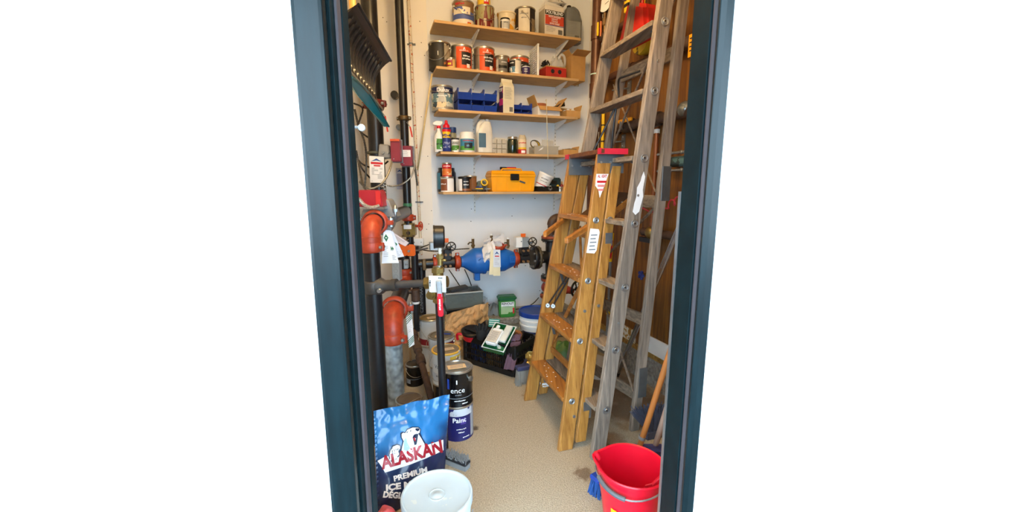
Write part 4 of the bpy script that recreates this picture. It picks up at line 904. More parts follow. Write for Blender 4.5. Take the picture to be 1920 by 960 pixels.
# ================================================================== second black riser with brass gate valve
Y2 = 3.14; z2 = Z(300, Y2); x2 = X(760.5, Y2, z2); B2 = Vector((x2, Y2, Z(440, Y2)))
r2 = thing('second_standpipe', 'slim black vertical standpipe with brass collar, green tape and brass gate valve', 'pipe', B2)
pipe(r2, [B2, (x2, Y2, 2.95)], .0305, pipe_black, 'riser_pipe', 24)
coupling(r2, (x2, Y2, Z(222, Y2)), UP, .032, .036, mat('brass_dark', '#5b4a2f', .45, .6, var=.3), (1, -.15, 0))
coupling(r2, (x2, Y2, Z(408, Y2)), UP, .036, .05, red_oxide, (1, -.1, 0))
MB().lathe([(.0315, -.012), (.0325, -.012), (.0325, .012), (.0315, .012)], 24, o=(x2, Y2, Z(384, Y2)), axis=UP).build('green_tape', mat('green_tape', '#3f7d5a', .5), r2, world=True)
vz = Z(431, Y2); vc = Vector((x2+.008, Y2, vz))
MB().box(vc, (.096, .08, .105)).build('valve_body', brass, r2, world=True, bevel=.012, bseg=2)
for sx in (-1, 1):
    for sz in (-1, 1): MB().cyl(vc+Vector((sx*.04, -.036, sz*.042)), vc+Vector((sx*.04, -.052, sz*.042)), .009, seg=6, smooth=False).build('bolt', bronze, r2, world=True)
MB().box(vc+Vector((-.004, -.042, .026)), (.058, .003, .032)).build('valve_label', paper, r2, world=True)
MB().cyl(vc+Vector((0, -.04, -.02)), vc+Vector((0, -.05, -.02)), .014, seg=16).build('indicator', black_pl, r2, world=True); MB().box(vc+Vector((0, -.053, -.02)), (.006, .004, .05)).build('pointer', bronze, r2, world=True)
MB().cyl(vc+Vector((.04, 0, .03)), vc+Vector((.09, -.01, .03)), .010, seg=10).build('stem', red_oxide, r2, world=True)
handwheel(r2, vc+Vector((.088, -.01, .03)), (1, -.25, 0), .032, mat('red_wheel', '#c23a1a', .4))
pipe(r2, [vc-UP*.04, (x2+.01, Y2, Z(480, Y2))], .028, pipe_black, 'lower_pipe')
# wall hook discs behind the pipe
for py in (180, 240):
    q = onL(741 if py < 200 else 749, py, .012); MB().cyl(q, q+LN*.05, .022 if py > 200 else .03, seg=16).build('pipe_hanger', steel_dark if py > 200 else pipe_black, r2, world=True)
# printed white plastic pipe on the wall
pv = thing('plastic_wall_pipe', 'white plastic pipe with faint red print strapped to the wall beside the slim standpipe', 'pipe', onL(790, 478, .018))
a_, b_ = onL(766, 0, .018), onL(790, 478, .018); top = a_+(a_-b_).normalized()*.25
pvm = mat('printed_pvc', '#d8cdb8', .5, c2='#b5553f', thr=.60, ts=60, var=.04)
pipe(pv, [top, b_], .0118, pvm, 'pipe', 14)
for py, px in ((82, 770.5), (379, 785.5)):
    q = onL(px, py, .018); MB().lathe([(.0125, -.006), (.0145, -.006), (.0145, .006), (.0125, .006)], 16, o=q, axis=UP).box(q+Vector((-.022, .012, 0)), (.02, .004, .012)).box(q+Vector((.022, .012, 0)), (.02, .004, .012)).build('pipe_strap', steel_dark, pv, world=True)
# pale rod leaning on the wall
t = thing('wooden_rod', 'pale wooden rod leaning across the cream wall towards the shelf end', 'rod', onL(783, 318, .045))
MB().tube([onL(783, 318, .045), B(-.012, .14, SZ[1]-.03)], .0068, 8).build('rod', mat('pale_rod_wood', '#d8c28e', .6), t, world=True)

# ================================================================== alarm switches, tags, boxes
def alarm(label, px0, px1, py0, py1, Y, lab):
    c = P((px0+px1)/2, (py0+py1)/2, Y); W = (px1-px0)*Dp(Y, c.z)/FPX; H = (py1-py0)*Dp(Y, c.z)/FPX/1.02
    t = thing('flow_switch', label, 'alarm switch', c-UP*H/2, facing(c.x, c.y)*.3, 'red flow switch boxes')
    MB().box((0, .012, H/2), (W*1.1, .01, H*1.06)).build('back_plate', steel_dark, t)
    MB().box((0, -.03, H/2), (W, .07, H)).build('cover', mat('maroon_cover', '#842033', .4, var=.06), t, bevel=.005, bseg=2)
    if lab: MB().box((0, -.0665, H*.62), (W*.8, .001, H*.34)).build('label_plate', paper, t); lines(t, 0, -.0672, H*.73, W*.6, 4, H*.065, ink_g, seed=3, hh=.0018)
    else: MB().box((0, -.058, H*.95), (W*.96, .03, H*.1)).build('orange_cap', mat('orange_cap', '#d0532c', .4), t)
    MB().cyl((-W*.2, -.066, H*.12), (-W*.2, -.068, H*.12), .003, seg=8).build('screw', steel, t)
    return t
alarm('tall dark red flow switch box clamped to the thick standpipe', 736, 753.5, 263, 304, 2.95, False)
alarm('dark red flow switch box with white label on the slim standpipe', 753.5, 775, 275, 312, 3.07, True)
blue_roof = mat('blue_print', '#2b4f8f', .6)
def tag_corners(px0, px1, py0, py1, Y, sk=0, lean=0.): return [P(px0, py0, Y+lean), P(px1, py0+sk, Y+lean), P(px1+2, py1, Y), P(px0+2, py1-sk*.3, Y)]
def house(t, f, v0, v1, u0=.12, u1=.88): sheet_patch(t, f, [(u0, v0), ((u0+u1)/2, v1), (u1, v0), ((u0+u1)/2, v0+(v1-v0)*.35)], blue_roof, 'roof_logo')
t, f, ex, ey = sheet('inspection_tag', 'white inspection tag with blue roof logo and red bar hanging on the thick standpipe', 'tag', tag_corners(692, 719.5, 292, 343, 2.90, 2), paper, bend=.006)
house(t, f, .80, .92); sheet_rect(t, f, .1, .92, .70, .78, ink_r, 'red_bar');
sheet_rect(t, f, .3, .75, .62, .67, ink_r, 'red_word'); sheet_lines(t, f, .15, .9, .55, 8, .035, ink_g); sheet_lines(t, f, .55, .9, .30, 5, .035, ink_g, seed=5); sheet_lines(t, f, .1, .8, .06, 1, .03, ink_g)
t, f, ex, ey = sheet('inspection_tag', 'narrow grey-blue tag with roof logo hanging beside the slim standpipe', 'tag', [onL(742, 315, .05), onL(756, 315, .05), onL(758, 355, .05), onL(744, 355, .05)], mat('greyblue_tag', '#b9bac6', .6), bend=.003)
house(t, f, .80, .93); sheet_rect(t, f, .12, .88, .13, .74, mat('slate_print', '#7d819a', .6), 'shaded_block')
# big white sheets with green arrows hanging from the orange coupling
t, f, ex, ey = sheet('instruction_sheet', 'white paper sheet with green diamond and arrows hanging from the orange coupling', 'paper', [P(719, 431, 2.06), P(733, 432, 2.08), P(748, 493, 2.05), P(716, 494, 2.02)], paper_b, bend=.012)
sheet_patch(t, f, [(.06, .76), (.28, .88), (.52, .77), (.30, .64)], ink_gr, 'green_diamond'); sheet_rect(t, f, .22, .36, .75, .775, ink_w, 'diamond_bar')
for u in (.60, .72): sheet_patch(t, f, [(u, .52), (u+.13, .44), (u, .36)], ink_gr, 'green_arrow')
sheet_lines(t, f, .08, .4, .5, 7, .05, ink_g); sheet_lines(t, f, .62, .9, .22, 4, .04, ink_g, seed=8)
t, f, ex, ey = sheet('instruction_sheet', 'second white paper sheet half covered behind the one with green arrows', 'paper', [P(727, 431, 2.13), P(737, 434, 2.14), P(758, 481, 2.14), P(740, 484, 2.12)], mat('bluish_paper2', '#c9d3e2', .7, var=.04), bend=.008)
sheet_lines(t, f, .4, .9, .2, 3, .06, ink_g); sheet_patch(t, f, [(.55, .58), (.80, .5), (.55, .42)], ink_gr, 'green_arrow')
t, f, ex, ey = sheet('paper_tag', 'pinkish paper tag with a black clip pointing at the white junction box', 'tag', [P(733, 433, 2.30), P(767, 455, 2.32), P(760, 462, 2.32), P(737, 450, 2.30)], mat('pink_paper', '#e3d3d3', .7), bend=.004)
sheet_lines(t, f, .2, .8, .7, 4, .16, ink_g, h=.04)
MB().tube([P(762, 452, 2.32), P(766, 449, 2.33), P(768, 455, 2.33), P(764, 460, 2.32)], .004, 6).build('black_clip', black_pl, t, world=True)
# striped tag on a stick by the galvanised riser
t, f, ex, ey = sheet('striped_tag', 'white tag with green diagonal stripes hanging beside the galvanized riser', 'tag', [P(761, 593, 2.33), P(772, 587, 2.33), P(777, 646, 2.30), P(767, 652, 2.30)], paper)
for k in range(4): sheet_patch(t, f, [(0, .74+.07*k), (.0, .765+.07*k), (1, .87+.05*k), (1, .84+.05*k)], ink_gr, 'green_stripe'); sheet_patch(t, f, [(0, .02+.06*k), (.0, .045+.06*k), (1, .15+.05*k), (1, .12+.05*k)], ink_gr, 'green_stripe')
sheet_rect(t, f, .1, .9, .36, .66, ink_w, 'plate'); sheet_lines(t, f, .15, .85, .62, 5, .05, ink_b)
t = thing('paint_stick', 'wooden stir stick standing below the striped tag', 'stick', F(771, 690))
MB().bar(P(768, 648, 2.31), F(771, 690)+UP*.004, .014, .006, XV).build('stick', mat('stick_wood', '#b08a5a', .7), t, world=True)
# white junction boxes on the wall
def jbox(label, c, W, H, D, m, rz, marks=True):
    t = thing('junction_box', label, 'junction box', c-UP*H/2, rz)
    MB().box((0, D/2, H/2), (W, D, H)).build('box', m, t, bevel=.003)
    if marks: MB().cyl((0, 0, H/2), (0, -.002, H/2), .007, seg=12).cyl((W*.38, 0, H/2), (W*.38, -.002, H/2), .004, seg=8).build('screw', ink_g, t)
    return t
c = onL(776, 454.5, .07); jbox('white rectangular junction box on the wall under the brass gate valve', c, .155, .062, .068, white_pl, math.radians(8))
c = P(742, 508, 2.62); t = jbox('tall grey metal junction box with round knockouts behind the branch pipe', c, .052, .13, .045, mat('galv_box', '#a9b4bb', .4, .5, var=.15), -.1, False)
for k in range(3): MB().lathe([(.012, 0), (.014, -.001), (.014, 0)], 16, o=(0, -.0005, .028+k*.037), axis=(0, -1, 0)).build('knockout', steel_dark, t)
c = P(761, 496, 2.75); jbox('small grey metal junction box beside the orange position flags', c, .03, .06, .05, MATS['galv_box'], .1)
# orange position flags
for k, (px, lb) in enumerate(((756, 'orange position flag half behind the white sheets'), (771, 'orange position flag in front of the black pipe end'))):
    c = P(px, 469, 2.80-.02*k); t = thing('position_flag', lb, 'flag', c, -.1, 'orange valve position flags')
    MB().prism([(-.028, -.04), (.02, -.04), (.03, -.03), (.03, .028), (.016, .04), (-.028, .04)], .006, Matrix.Rotation(PI/2, 4, 'X')).build('plate', mat('flag_orange', '#e0641c', .4), t); MB().cyl((-.012, -.006, -.005), (-.012, -.02, -.005), .008, seg=8).build('bolt', steel, t)
    MB().tube([(-.012, 0, -.005), (-.012, .18, -.03), (.02, .30, -.03)], .007, 6).build('rod', steel_dark, t)
# small lockout straps
for (a, b, lb) in ((P(722, 218, 2.92), P(727, 247, 2.9), 'thin red strap hanging from the dark red coupling of the thick standpipe'), (P(769, 238, 3.08), P(773, 257, 3.06), 'thin red strap hanging from the brass collar of the slim standpipe')):
    t = thing('red_strap', lb, 'strap', b, 0, 'thin red straps'); MB().bar(a, b, .010, .004, XV).build('strap', mat('strap_red', '#b81f24', .4), t, world=True); MB().tube([a+Vector((-.02, .04, .05)), a+Vector((-.022, .0, .03)), a], .003, 6).build('hook', steel_dark, t, world=True)
# flexible conduits
flex = mat('flex_conduit', '#8d887c', .4, .6, var=.3, vs=120); flexd = mat('dark_braid', '#4a4741', .5, .4, var=.5, vs=150); cable = mat('black_cable', '#1b1a18', .5)
def conduit(label, pts, r, m, name='flexible_conduit'):
    p = [P(*q) for q in pts]; t = thing(name, label, 'cable', p[-1]); path = spline(p, 14)
    MB().tube(path, [r*(1+(.09 if k % 2 else -.09)) for k in range(len(path))], 8).build('cable', m, t, world=True); return t
conduit('grey flexible conduit looping from the tall red flow switch box', [(733, 262, 2.93), (736, 290, 2.92), (731, 318, 2.85), (718, 342, 2.8), (700, 353, 2.78), (684, 350, 2.75), (674, 340, 2.7)], .0068, flex)
conduit('grey flexible conduit curving down from the white labelled flow switch box', [(775, 300, 3.04), (777, 312, 3.04), (771, 331, 3.02), (756, 344, 3.0), (738, 349, 2.95), (722, 347, 2.95)], .006, flex)
conduit('dark braided conduit hanging beside the door frame', [(665, 205, 2.55), (672, 235, 2.6), (683, 265, 2.65), (687, 300, 2.7), (684, 350, 2.7)], .0065, flexd)
conduit('dark braided conduit bending towards the red switch cover', [(668, 282, 2.6), (673, 310, 2.6), (680, 345, 2.4), (690, 362, 2.16)], .006, flexd)
conduit('pale flexible conduit joining the red switch cover of the near riser', [(672, 372, 2.02), (683, 384, 2.02), (697, 389, 2.03), (711, 386, 2.05)], .0088, mat('pale_flex', '#b8b4a8', .4, .5, var=.3, vs=120))
conduit('black cable crossing the wall behind the thick standpipe', [(664, 194, 2.9), (680, 205, 3.05), (672, 240, 3.05), (696, 262, 3.1), (704, 270, 3.1)], .006, cable, 'black_cable')
conduit('black cable sagging behind the inspection tag', [(672, 300, 3.0), (680, 308, 3.0), (695, 314, 3.05), (712, 314, 3.1), (728, 302, 3.1)], .006, cable, 'black_cable')
conduit('black cable running down behind the inspection tag', [(673, 304, 2.95), (680, 318, 2.95), (694, 334, 3.0)], .006, cable, 'black_cable')
conduit('thin black cable crossing from the white junction box to the blue valve assembly', [(788, 465, 3.28), (803, 459, 3.28), (814, 455, 3.25)], .004, cable, 'black_cable')
conduit('thin black cable sagging behind the gauge', [(777, 464, 3.35), (795, 469, 3.33), (818, 471, 3.33), (850, 468, 3.36), (880, 466, 3.4)], .0045, cable, 'black_cable')
conduit('frayed dark cord end hanging behind the flow switch boxes', [(776, 305, 3.1), (779, 322, 3.1), (783, 348, 3.1)], .007, flexd, 'frayed_cord')
# white round hook near the door frame
q = P(678, 239.5, 1.13); t = thing('white_hook', 'white round plastic hook fixed inside the door frame', 'hook', q)
MB().lathe([(0, -.006), (.0085, -.005), (.0095, -.003), (.0095, .003), (.0085, .005), (0, .005)], 20, axis=(.2, -1, 0)).build('disc', mat('hook_white', '#b9bcbd', .5), t); MB().tube([(0, 0, 0), (-.02, .0, .002), (-.034, -.012, 0)], .004, 8).build('arm', mat('hook_white', '#b9bcbd', .5), t); MB().box((-.042, -.006, 0), (.02, .03, .04)).build('mount', black_pl, t)
# white brush-like zip fringe on the standpipe
q = P(721, 348, 2.93); t = thing('white_fringe', 'white frayed sealing tape wound on the thick standpipe', 'tape', q)
mb = MB(); rnd = random.Random(2)
for k in range(40):
    a = Vector((rnd.uniform(-.03, .015), rnd.uniform(-.02, .02), rnd.uniform(-.05, .05))); mb.bar(a, a+Vector((rnd.uniform(.0, .025), -.01, rnd.uniform(-.012, .012))), .006, .001)
mb.build('fibres', white_pl, t)['kind'] = 'stuff'

# ================================================================== shovels hung on the left wall
sh = thing('snow_shovel', 'black ribbed snow shovel blade hanging high on the left wall', 'shovel', (-.66, 1.95, 1.70))
T0, T1 = P(672, 8, 1.75), P(733, 114, 2.25); E0, E1 = P(652, 128, 1.62), P(718, 204, 2.2)
def blade(u, v, off=0.):    # u along the blade, v from the lip to the worn edge
    a = T0.lerp(T1, u); b = E0.lerp(E1, u); p = a.lerp(b, v); s = math.sin(PI*v)**.8
    return p+Vector((-.062-off*1.0, .0, .01))*s+Vector((-off*.4, 0, off*.3))
MB().grid(lambda u, v: blade(u, v), 12, 14).grid(lambda u, v: blade(u, v, .005), 12, 14, flip=True).build('blade', black_pl, sh, world=True)
for k in range(11):
    u0 = .06+k*.083
    MB().grid(lambda u, v: blade(u0+.036*u, .12+.78*v)+Vector((.012, -.004, 0))*math.sin(PI*u)*min(1, 8*v, 8*(1-v)), 3, 12).build('rib', mat('black_rib', '#1a191b', .3), sh, world=True)
MB().grid(lambda u, v: blade(u, .10*v)+Vector((.004, -.006, .002)), 10, 2).build('lip', mat('lip_black', '#1c1820', .3), sh, world=True)
MB().tube([blade(k/8, 0) for k in range(9)], .006, 8).build('lip_bead', black_pl, sh, world=True)
MB().tube([blade(k/8, 1.0)+Vector((0, 0, -.003)) for k in range(9)], .005, 6).build('wear_strip', mat('worn_edge', '#8a7a66', .6, var=.3), sh, world=True)
for u0 in (0., 1.): MB().add([blade(u0, v/12.) for v in range(13)]+[blade(u0, v/12.)+Vector((-.03*math.sin(PI*v/12), 0, 0)) for v in range(13)], [(v, v+1, v+14, v+13) for v in range(12)]).build('end_cheek', black_pl, sh, world=True)
MB().cyl(P(662, 20, 1.80), P(656, -60, 1.86), .014, seg=14).build('handle', mat('handle_wood', '#c9964a', .5), sh, world=True)
for u0 in (.35, .8):
    a_ = blade(u0, .5, .004); MB().tube([a_, a_+Vector((-.2, 0, .01)), Vector((-1.115, a_.y, a_.z+.012))], .008, 8).build('wall_hanger', steel_dark, sh, world=True)
sh2 = thing('teal_shovel', 'teal plastic shovel blade hanging below the black snow shovel', 'shovel', P(700, 200, 1.95))
e1 = spline([P(658, 146, 1.66), P(682, 166, 1.85), P(702, 193, 2.02), P(727.5, 238, 2.2)], 5); e2 = spline([P(655, 152, 1.60), P(672, 181, 1.8), P(694, 206, 2.0), P(726, 237, 2.2)], 5); n_ = len(e1)-1
tealm = mat('teal_plastic', '#1f7a80', .3, var=.08)
MB().grid(lambda u, v: e1[round(u*n_)].lerp(e2[round(u*n_)], v)+Vector((-.02, 0, -.0))*math.sin(PI*v), n_, 6).grid(lambda u, v: e1[round(u*n_)].lerp(e2[round(u*n_)], v)+Vector((-.024, 0, .004))*math.sin(PI*v)+Vector((-.001, 0, .001)), n_, 6, flip=True).build('blade', tealm, sh2, world=True)
MB().tube([p+Vector((.004, 0, .002)) for p in e1], .005, 6).build('rim', mat('teal_dark', '#15565c', .3), sh2, world=True)

# ================================================================== back wall: blue backflow preventer and valves
TB = .28; c0 = onB(912, 488, TB); zc = c0.z
def K(px, dz=0., t=TB): 
    return B(Spx(px, t, zc+dz), t, zc+dz)
bf = thing('backflow_preventer', 'blue backflow preventer valve with black pipe and gate valves along the back wall', 'valve', K(912, -zc)+UP*(zc-.1))
pipe(bf, [K(779), K(822)], .039, pipe_black, 'inlet_pipe', 24)
coupling(bf, K(815.5), BD, .040, .034, red_oxide, UP)
sm_ = MB().box((0, 0, 0), (.028, .03, .085), M=Matrix.Translation(K(794)+BN*.042) @ Matrix.Rotation(YAW, 4, 'Z')).build('pipe_saddle', bronze, bf, world=True, bevel=.004)
blk = mat('black_casting', '#17181b', .42, var=.25)
def gate_valve(a, b, wheel_px, wheel_dz):
    pipe(bf, [K(a), K(b)], .043, blk, 'valve_barrel', 24); m_ = (a+b)/2
    MB().beam(K(m_, .02), K(m_, .115), BD*.032, BN*.045).build('valve_bonnet', blk, bf, world=True, bevel=.008)
    for dx in (-6, 6):
        for dz in (-.02, .07): MB().cyl(K(m_+dx*.7, dz), K(m_+dx*.7, dz)+BN*.062, .010, seg=8).build('bolt', mat('rusty_bolt', '#8a6a4a', .5, .4), bf, world=True)
    w_ = K(wheel_px, wheel_dz)+BN*.07; MB().cyl(K(m_, .10), w_, .009, seg=8).build('stem', steel_dark, bf, world=True)
    handwheel(bf, w_, BN, .034, black_pl)
gate_valve(825, 851, 843, .135)
coupling(bf, K(857.5), BD, .043, .042, red_oxide, UP)
bl = mat('blue_enamel', '#1c63b8', .38, var=.08, vs=12)
def bprof(pp): 
    s0_ = (K(866)-BC).dot(BD); return [(r, (K(px)-BC).dot(BD)-s0_) for px, r in pp]
MB().lathe(bprof([(864, .0), (864, .043), (868, .046), (886, .098), (889, .105), (903, .105), (904, .110), (908, .110), (909, .088), (924, .088), (926, .098), (944, .098), (950, .085), (962, .062), (962, 0)]), 36, o=K(866), axis=BD).build('body', bl, bf, world=True)
MB().box((0, 0, 0), (.045, .05, .06), M=Matrix.Translation(K(893, -.125)+BN*.02) @ Matrix.Rotation(YAW, 4, 'Z')).build('foot_lug', bl, bf, world=True, bevel=.005)
MB().box((0, 0, 0), (.05, .04, .06), M=Matrix.Translation(K(955, .01)+BN*.07) @ Matrix.Rotation(YAW, 4, 'Z')).build('cast_pad', bl, bf, world=True, bevel=.005); text_flat('lettering', 'IZ', .035, K(955, .01)+BN*.0925, BD, UP, mat('blue_relief', '#15509a', .4), bf, .02, world=True)
MB().bar(K(891, .02)+BN*.106, K(896, .035)+BN*.106, .008, .004, BN).build('cast_arrow', MATS['blue_relief'], bf, world=True)
coupling(bf, K(967), BD, .045, .045, red_oxide, UP)
gate_valve(973, 991, 993, .145)
flange(bf, K(1001), BD, .10, .03, blk, 8); flange(bf, K(1008), BD, .098, .02, mat('flange_brown', '#4c4433', .5), 8)
pipe(bf, [K(1005), K(1032)], .052, blk, 'outlet_pipe', 24)
def cock(px, dz):
    c = K(px, dz); o_ = MB().cyl(c, c+UP*.075, .011, seg=12).build('test_cock', bronze, bf, world=True)
    hexnut(o_ if False else bf, c+UP*.02, UP, .017, .016, bronze); MB().cyl(c+UP*.072, c+UP*.088, .008, seg=10).build('cock_tip', white_pl, o_, world=True)
    MB().tube([c+UP*.045, c+UP*.047-BD*.028, c+UP*.03-BD*.042], .006, 6).build('cock_handle', black_pl, o_, world=True)
cock(887, .105); cock(921.5, .125); cock(952.5, .09)
# cloth wrapped round the top port with an orange clamp
t = thing('wrapped_cloth', 'white cloth wrapped round the top of the blue valve body', 'cloth', K(918, .1))
MB().grid(lambda u, v: K(913, .06)+BD*(-.06+.10*u)+BN*(.075+.035*math.sin(PI*v)+.02*noise.noise((u*5, v*5, 1)))+UP*(-.075+.20*v*(1-.35*(1-u))+.02*noise.noise((u*4, v*4, 9))-.03*abs(u-.5)), 18, 16).grid(lambda u, v: K(918, .11)+BD*(-.05+.17*u)+BN*(.01+.02*noise.noise((u*5, v*5, 4)))+UP*(.0+.09*v*(.6+.6*u)), 14, 8).build('cloth', mat('white_cloth', '#d8d5d2', .85, bump=.3, bs=30), t, world=True)
coupling(bf, K(931, .118)+BN*.05, (BN*.3+UP).normalized(), .044, .032, red_oxide, BD, bolts=True)
# tags on the blue body
def btag(label, px0, px1, py0, py1, t_, m, sk=0): return sheet('valve_tag', label, 'tag', [onB(px0, py0, t_), onB(px1, py0, t_), onB(px1+sk, py1, t_), onB(px0+sk-1, py1, t_)], m, bend=.003, group='tags on the blue valve')
btag('cream tag hanging behind the others on the blue valve', 920, 929, 468, 515, TB+.115, cream, -2)
btag('longer cream tag under the white tag on the blue valve', 926, 938, 478, 517, TB+.118, cream, 0)
t, f, ex, ey = btag('white tag with blue roof logo tied to the blue valve', 925, 938, 468, 501, TB+.124, paper_b, 1)
house(t, f, .72, .90, .15, .85); sheet_rect(t, f, .2, .8, .6, .66, ink_r, 'red_word'); sheet_lines(t, f, .15, .85, .5, 6, .07, ink_g)
# supervisory boxes and orange flags on the valves
def tbox(label, px, dz, W, H, D, m):
    c = K(px, dz)+BN*.03; t = thing('tamper_switch', label, 'switch box', c, YAW, 'grey tamper switch boxes'); MB().box((0, 0, H/2), (W, D, H)).build('box', m, t, bevel=.003); MB().cyl((W*.3, -D/2, H*.6), (W*.3, -D/2-.004, H*.6), .005, seg=8).build('screw', steel_dark, t); return t
tbox('grey tamper switch box behind the pressure gauge', 812, .11, .06, .06, .06, MATS['galv_box']); tbox('white faced tamper switch box above the right gate valve', 969, .10, .055, .085, .07, white_pt); tbox('grey tamper switch box behind the right handwheel', 981, .10, .06, .08, .06, MATS['galv_box'])
for px, dz, lb in ((836, .175, 'small orange flag above the left handwheel'), (981, .19, 'small orange flag above the right handwheel')):
    q = K(px, dz); t = thing('orange_flag', lb, 'flag', q, YAW, 'small orange valve flags'); MB().box((0, 0, 0), (.042, .004, .034)).build('plate', MATS['flag_orange'], t, bevel=.001); MB().cyl((0, .0, -.01), (0, .03, -.09), .004, seg=6).build('stem', steel_dark, t)
# right hand vertical line with flanged tee
vt = thing('flanged_riser', 'black flanged pipe riser with an elbow at the right of the blue valve', 'pipe', K(1033, -zc)+UP*.2)
rx_ = K(1033); fl_o = mat('rusty_flange', '#8b3f22', .5, var=.3, vs=25)
pipe(vt, [rx_-UP*.17, rx_+UP*.13], .047, blk, 'tee_pipe', 24); MB().sphere(rx_, .066, 20, 12).build('tee_body', blk, vt, world=True)
flange(vt, rx_+UP*.145, UP, .085, .02, blk, 6); flange(vt, rx_+UP*.168, UP, .085, .02, fl_o, 6)
el = rx_+UP*.17; pipe(vt, [el, el+UP*.10], .032, pipe_rust, 'upper_pipe'); elbow(vt, el+UP*.10, UP, BD, .06, .036, pipe_rust); pipe(vt, [el+UP*.16+BD*.06, el+UP*.16+BD*.35], .032, pipe_rust, 'upper_branch')
flange(vt, rx_-UP*.175, UP, .085, .02, blk, 6); flange(vt, rx_-UP*.198, UP, .085, .022, fl_o, 6)
rv = mat('red_valve_paint', '#8c2f22', .45, var=.25, vs=18)
pipe(vt, [rx_-UP*.2, rx_-UP*.33], .06, rv, 'lower_valve', 24); MB().sphere(rx_-UP*.27, .078, 20, 12, (1.05, 1.05, .8)).build('valve_body', rv, vt, world=True); flange(vt, rx_-UP*.345, UP, .09, .025, fl_o, 6); pipe(vt, [rx_-UP*.35, Vector((rx_.x, rx_.y, .1))], .05, pipe_black, 'lower_pipe')
MB().cyl(rx_-UP*.27, rx_-UP*.27+BN*.16+BD*.12, .03).build('valve_bonnet', rv, vt, world=True); handwheel(vt, rx_-UP*.25+BN*.20+BD*.15, BN+BD*.4, .065, black_pl); MB().lathe([(.0, 0), (.045, 0), (.03, .05), (.02, .09), (0, .09)], 20, o=rx_-UP*.27+BN*.10+BD*.08, axis=BN+BD*.7).build('valve_cone', rv, vt, world=True)
# left: black pipes under the inlet
lp = thing('inlet_pipes', 'pair of black vertical pipes with white print under the blue valve inlet', 'pipe', K(780, -zc))
a_ = P(777, 470, 2.98); pipe(lp, [a_, (a_.x, 2.98, Z(520, 2.98)), (a_.x, 2.98, .28)], .026, pipe_black, 'left_pipe'); MB().cyl((a_.x, 2.98, a_.z-.02), (a_.x, 2.98, a_.z+.035), .034).build('cap', pipe_black, lp, world=True)
MB().tube([K(779), K(775)-BD*.01], .042, 20).build('elbow_end', pipe_black, lp, world=True)
b_ = P(791, 540, 3.1); q = pipe(lp, [(b_.x, 3.1, Z(500, 3.1)), (b_.x, 3.1, .0)], .026, pipe_black, 'right_pipe'); MB().cyl((b_.x, 3.1, Z(506, 3.1)), (b_.x, 3.1, Z(521, 3.1)), .033).build('socket', pipe_black, lp, world=True)
text_flat('lettering', 'CZ/NWMAA/CSA/', .035, (b_.x, 3.1-.0275, Z(552, 3.1)), (0, 0, 1), (-1, 0, 0), ink_g, lp, world=True)
mb = MB(); lv = P(752, 546, 2.78); lv2 = P(779, 548, 2.8); mb.tube([lv, lv2], .014, 10); mb.cyl(lv2+UP*.02, lv2-UP*.06, .030); mb.build('valve_elbow', pipe_rust, lp, world=True)
pipe(lp, [lv2-UP*.05, (lv2.x, 2.8, .30)], .021, pipe_black, 'thin_pipe'); MB().lathe([(.024, -.008), (.027, 0), (.024, .008)], 16, o=lv2-UP*.075, axis=UP).build('white_collar', white_pl, lp, world=True)
# rusty pipe sloping forward across the floor
rp = thing('sloping_pipe', 'rusty brown pipe with couplings sloping down to the floor between the paint tins', 'pipe', F(818, 745))
s0_, s1_ = Vector((X(775, 2.82, .30), 2.80, .30)), Vector((X(811, 2.25, .07), 2.25, .05)); dd = (s1_-s0_)
pipe(rp, [s0_, s1_], .021, pipe_rust, 'pipe')
for k in (.05, .26, .45): MB().lathe([(.020, -.04), (.029, -.035), (.031, 0), (.029, .035), (.020, .04)], 20, o=s0_+dd*k, axis=dd).build('coupling', pipe_rust, rp, world=True)
MB().tube([s1_-dd*.02, s1_+Vector((0, -.01, -.03))], .022, 12).build('end_fitting', pipe_rust, rp, world=True)
# ================================================================== stacked paint tins along the pipes
blk_can = mat('gloss_black_tin', '#0d0e12', .22, var=.2); wht_can = mat('white_tin', '#d9d8d4', .4, var=.05)
pos = {'red': Vector((X(806, 2.86, .4), 2.86, 0)), 'mid': Vector((-.452, 2.50, 0)), 'val': Vector((-.385, 2.27, 0)), 'enc': Vector((-.292, 2.035, 0))}
gh = .192
sticker = mat('tan_sticker', '#d8b98a', .7)
def lid_sticker(c, h, w_, d_, x=0, y=0, rz=0.): MB().box((x, y, h+.0015), (w_, d_, .001), rz=rz).build('lid_sticker', sticker, c); lines2 = MB(); [lines2.box((x, y+(k-1)*d_*.25, h+.0022), (w_*.7, d_*.08, .0006), rz=rz) for k in range(3)]; lines2.build('sticker_print', ink_g, c)['kind'] = 'stuff'
p = pos['red']
can('white tin standing on the floor under the red dripped tin', p, .083, gh, wht_can)
c = can('white paint tin with dark red drips on top of another tin behind the drain pipe', p+UP*gh, .083, gh, mat('white_red_drips', '#cfcfcc', .4, c2='#7d1a22', thr=.60, ts=7), bail=(.12, .4), lidmat=mat('rusty_lid', '#8a7750', .5, .4, var=.3), wraps=[(-85, 85, .006, .05, mat('red_smear', '#8b1e28', .45, c2='#c9c6c2', thr=.58, ts=9))]); lid_sticker(c, gh, .07, .05, .015, -.02, .2)
p = pos['mid']
can('white tin standing on the floor between the dripped tin and the yellow-rimmed tin', p, .083, gh, mat('offwhite_tin', '#cfd0ce', .4))
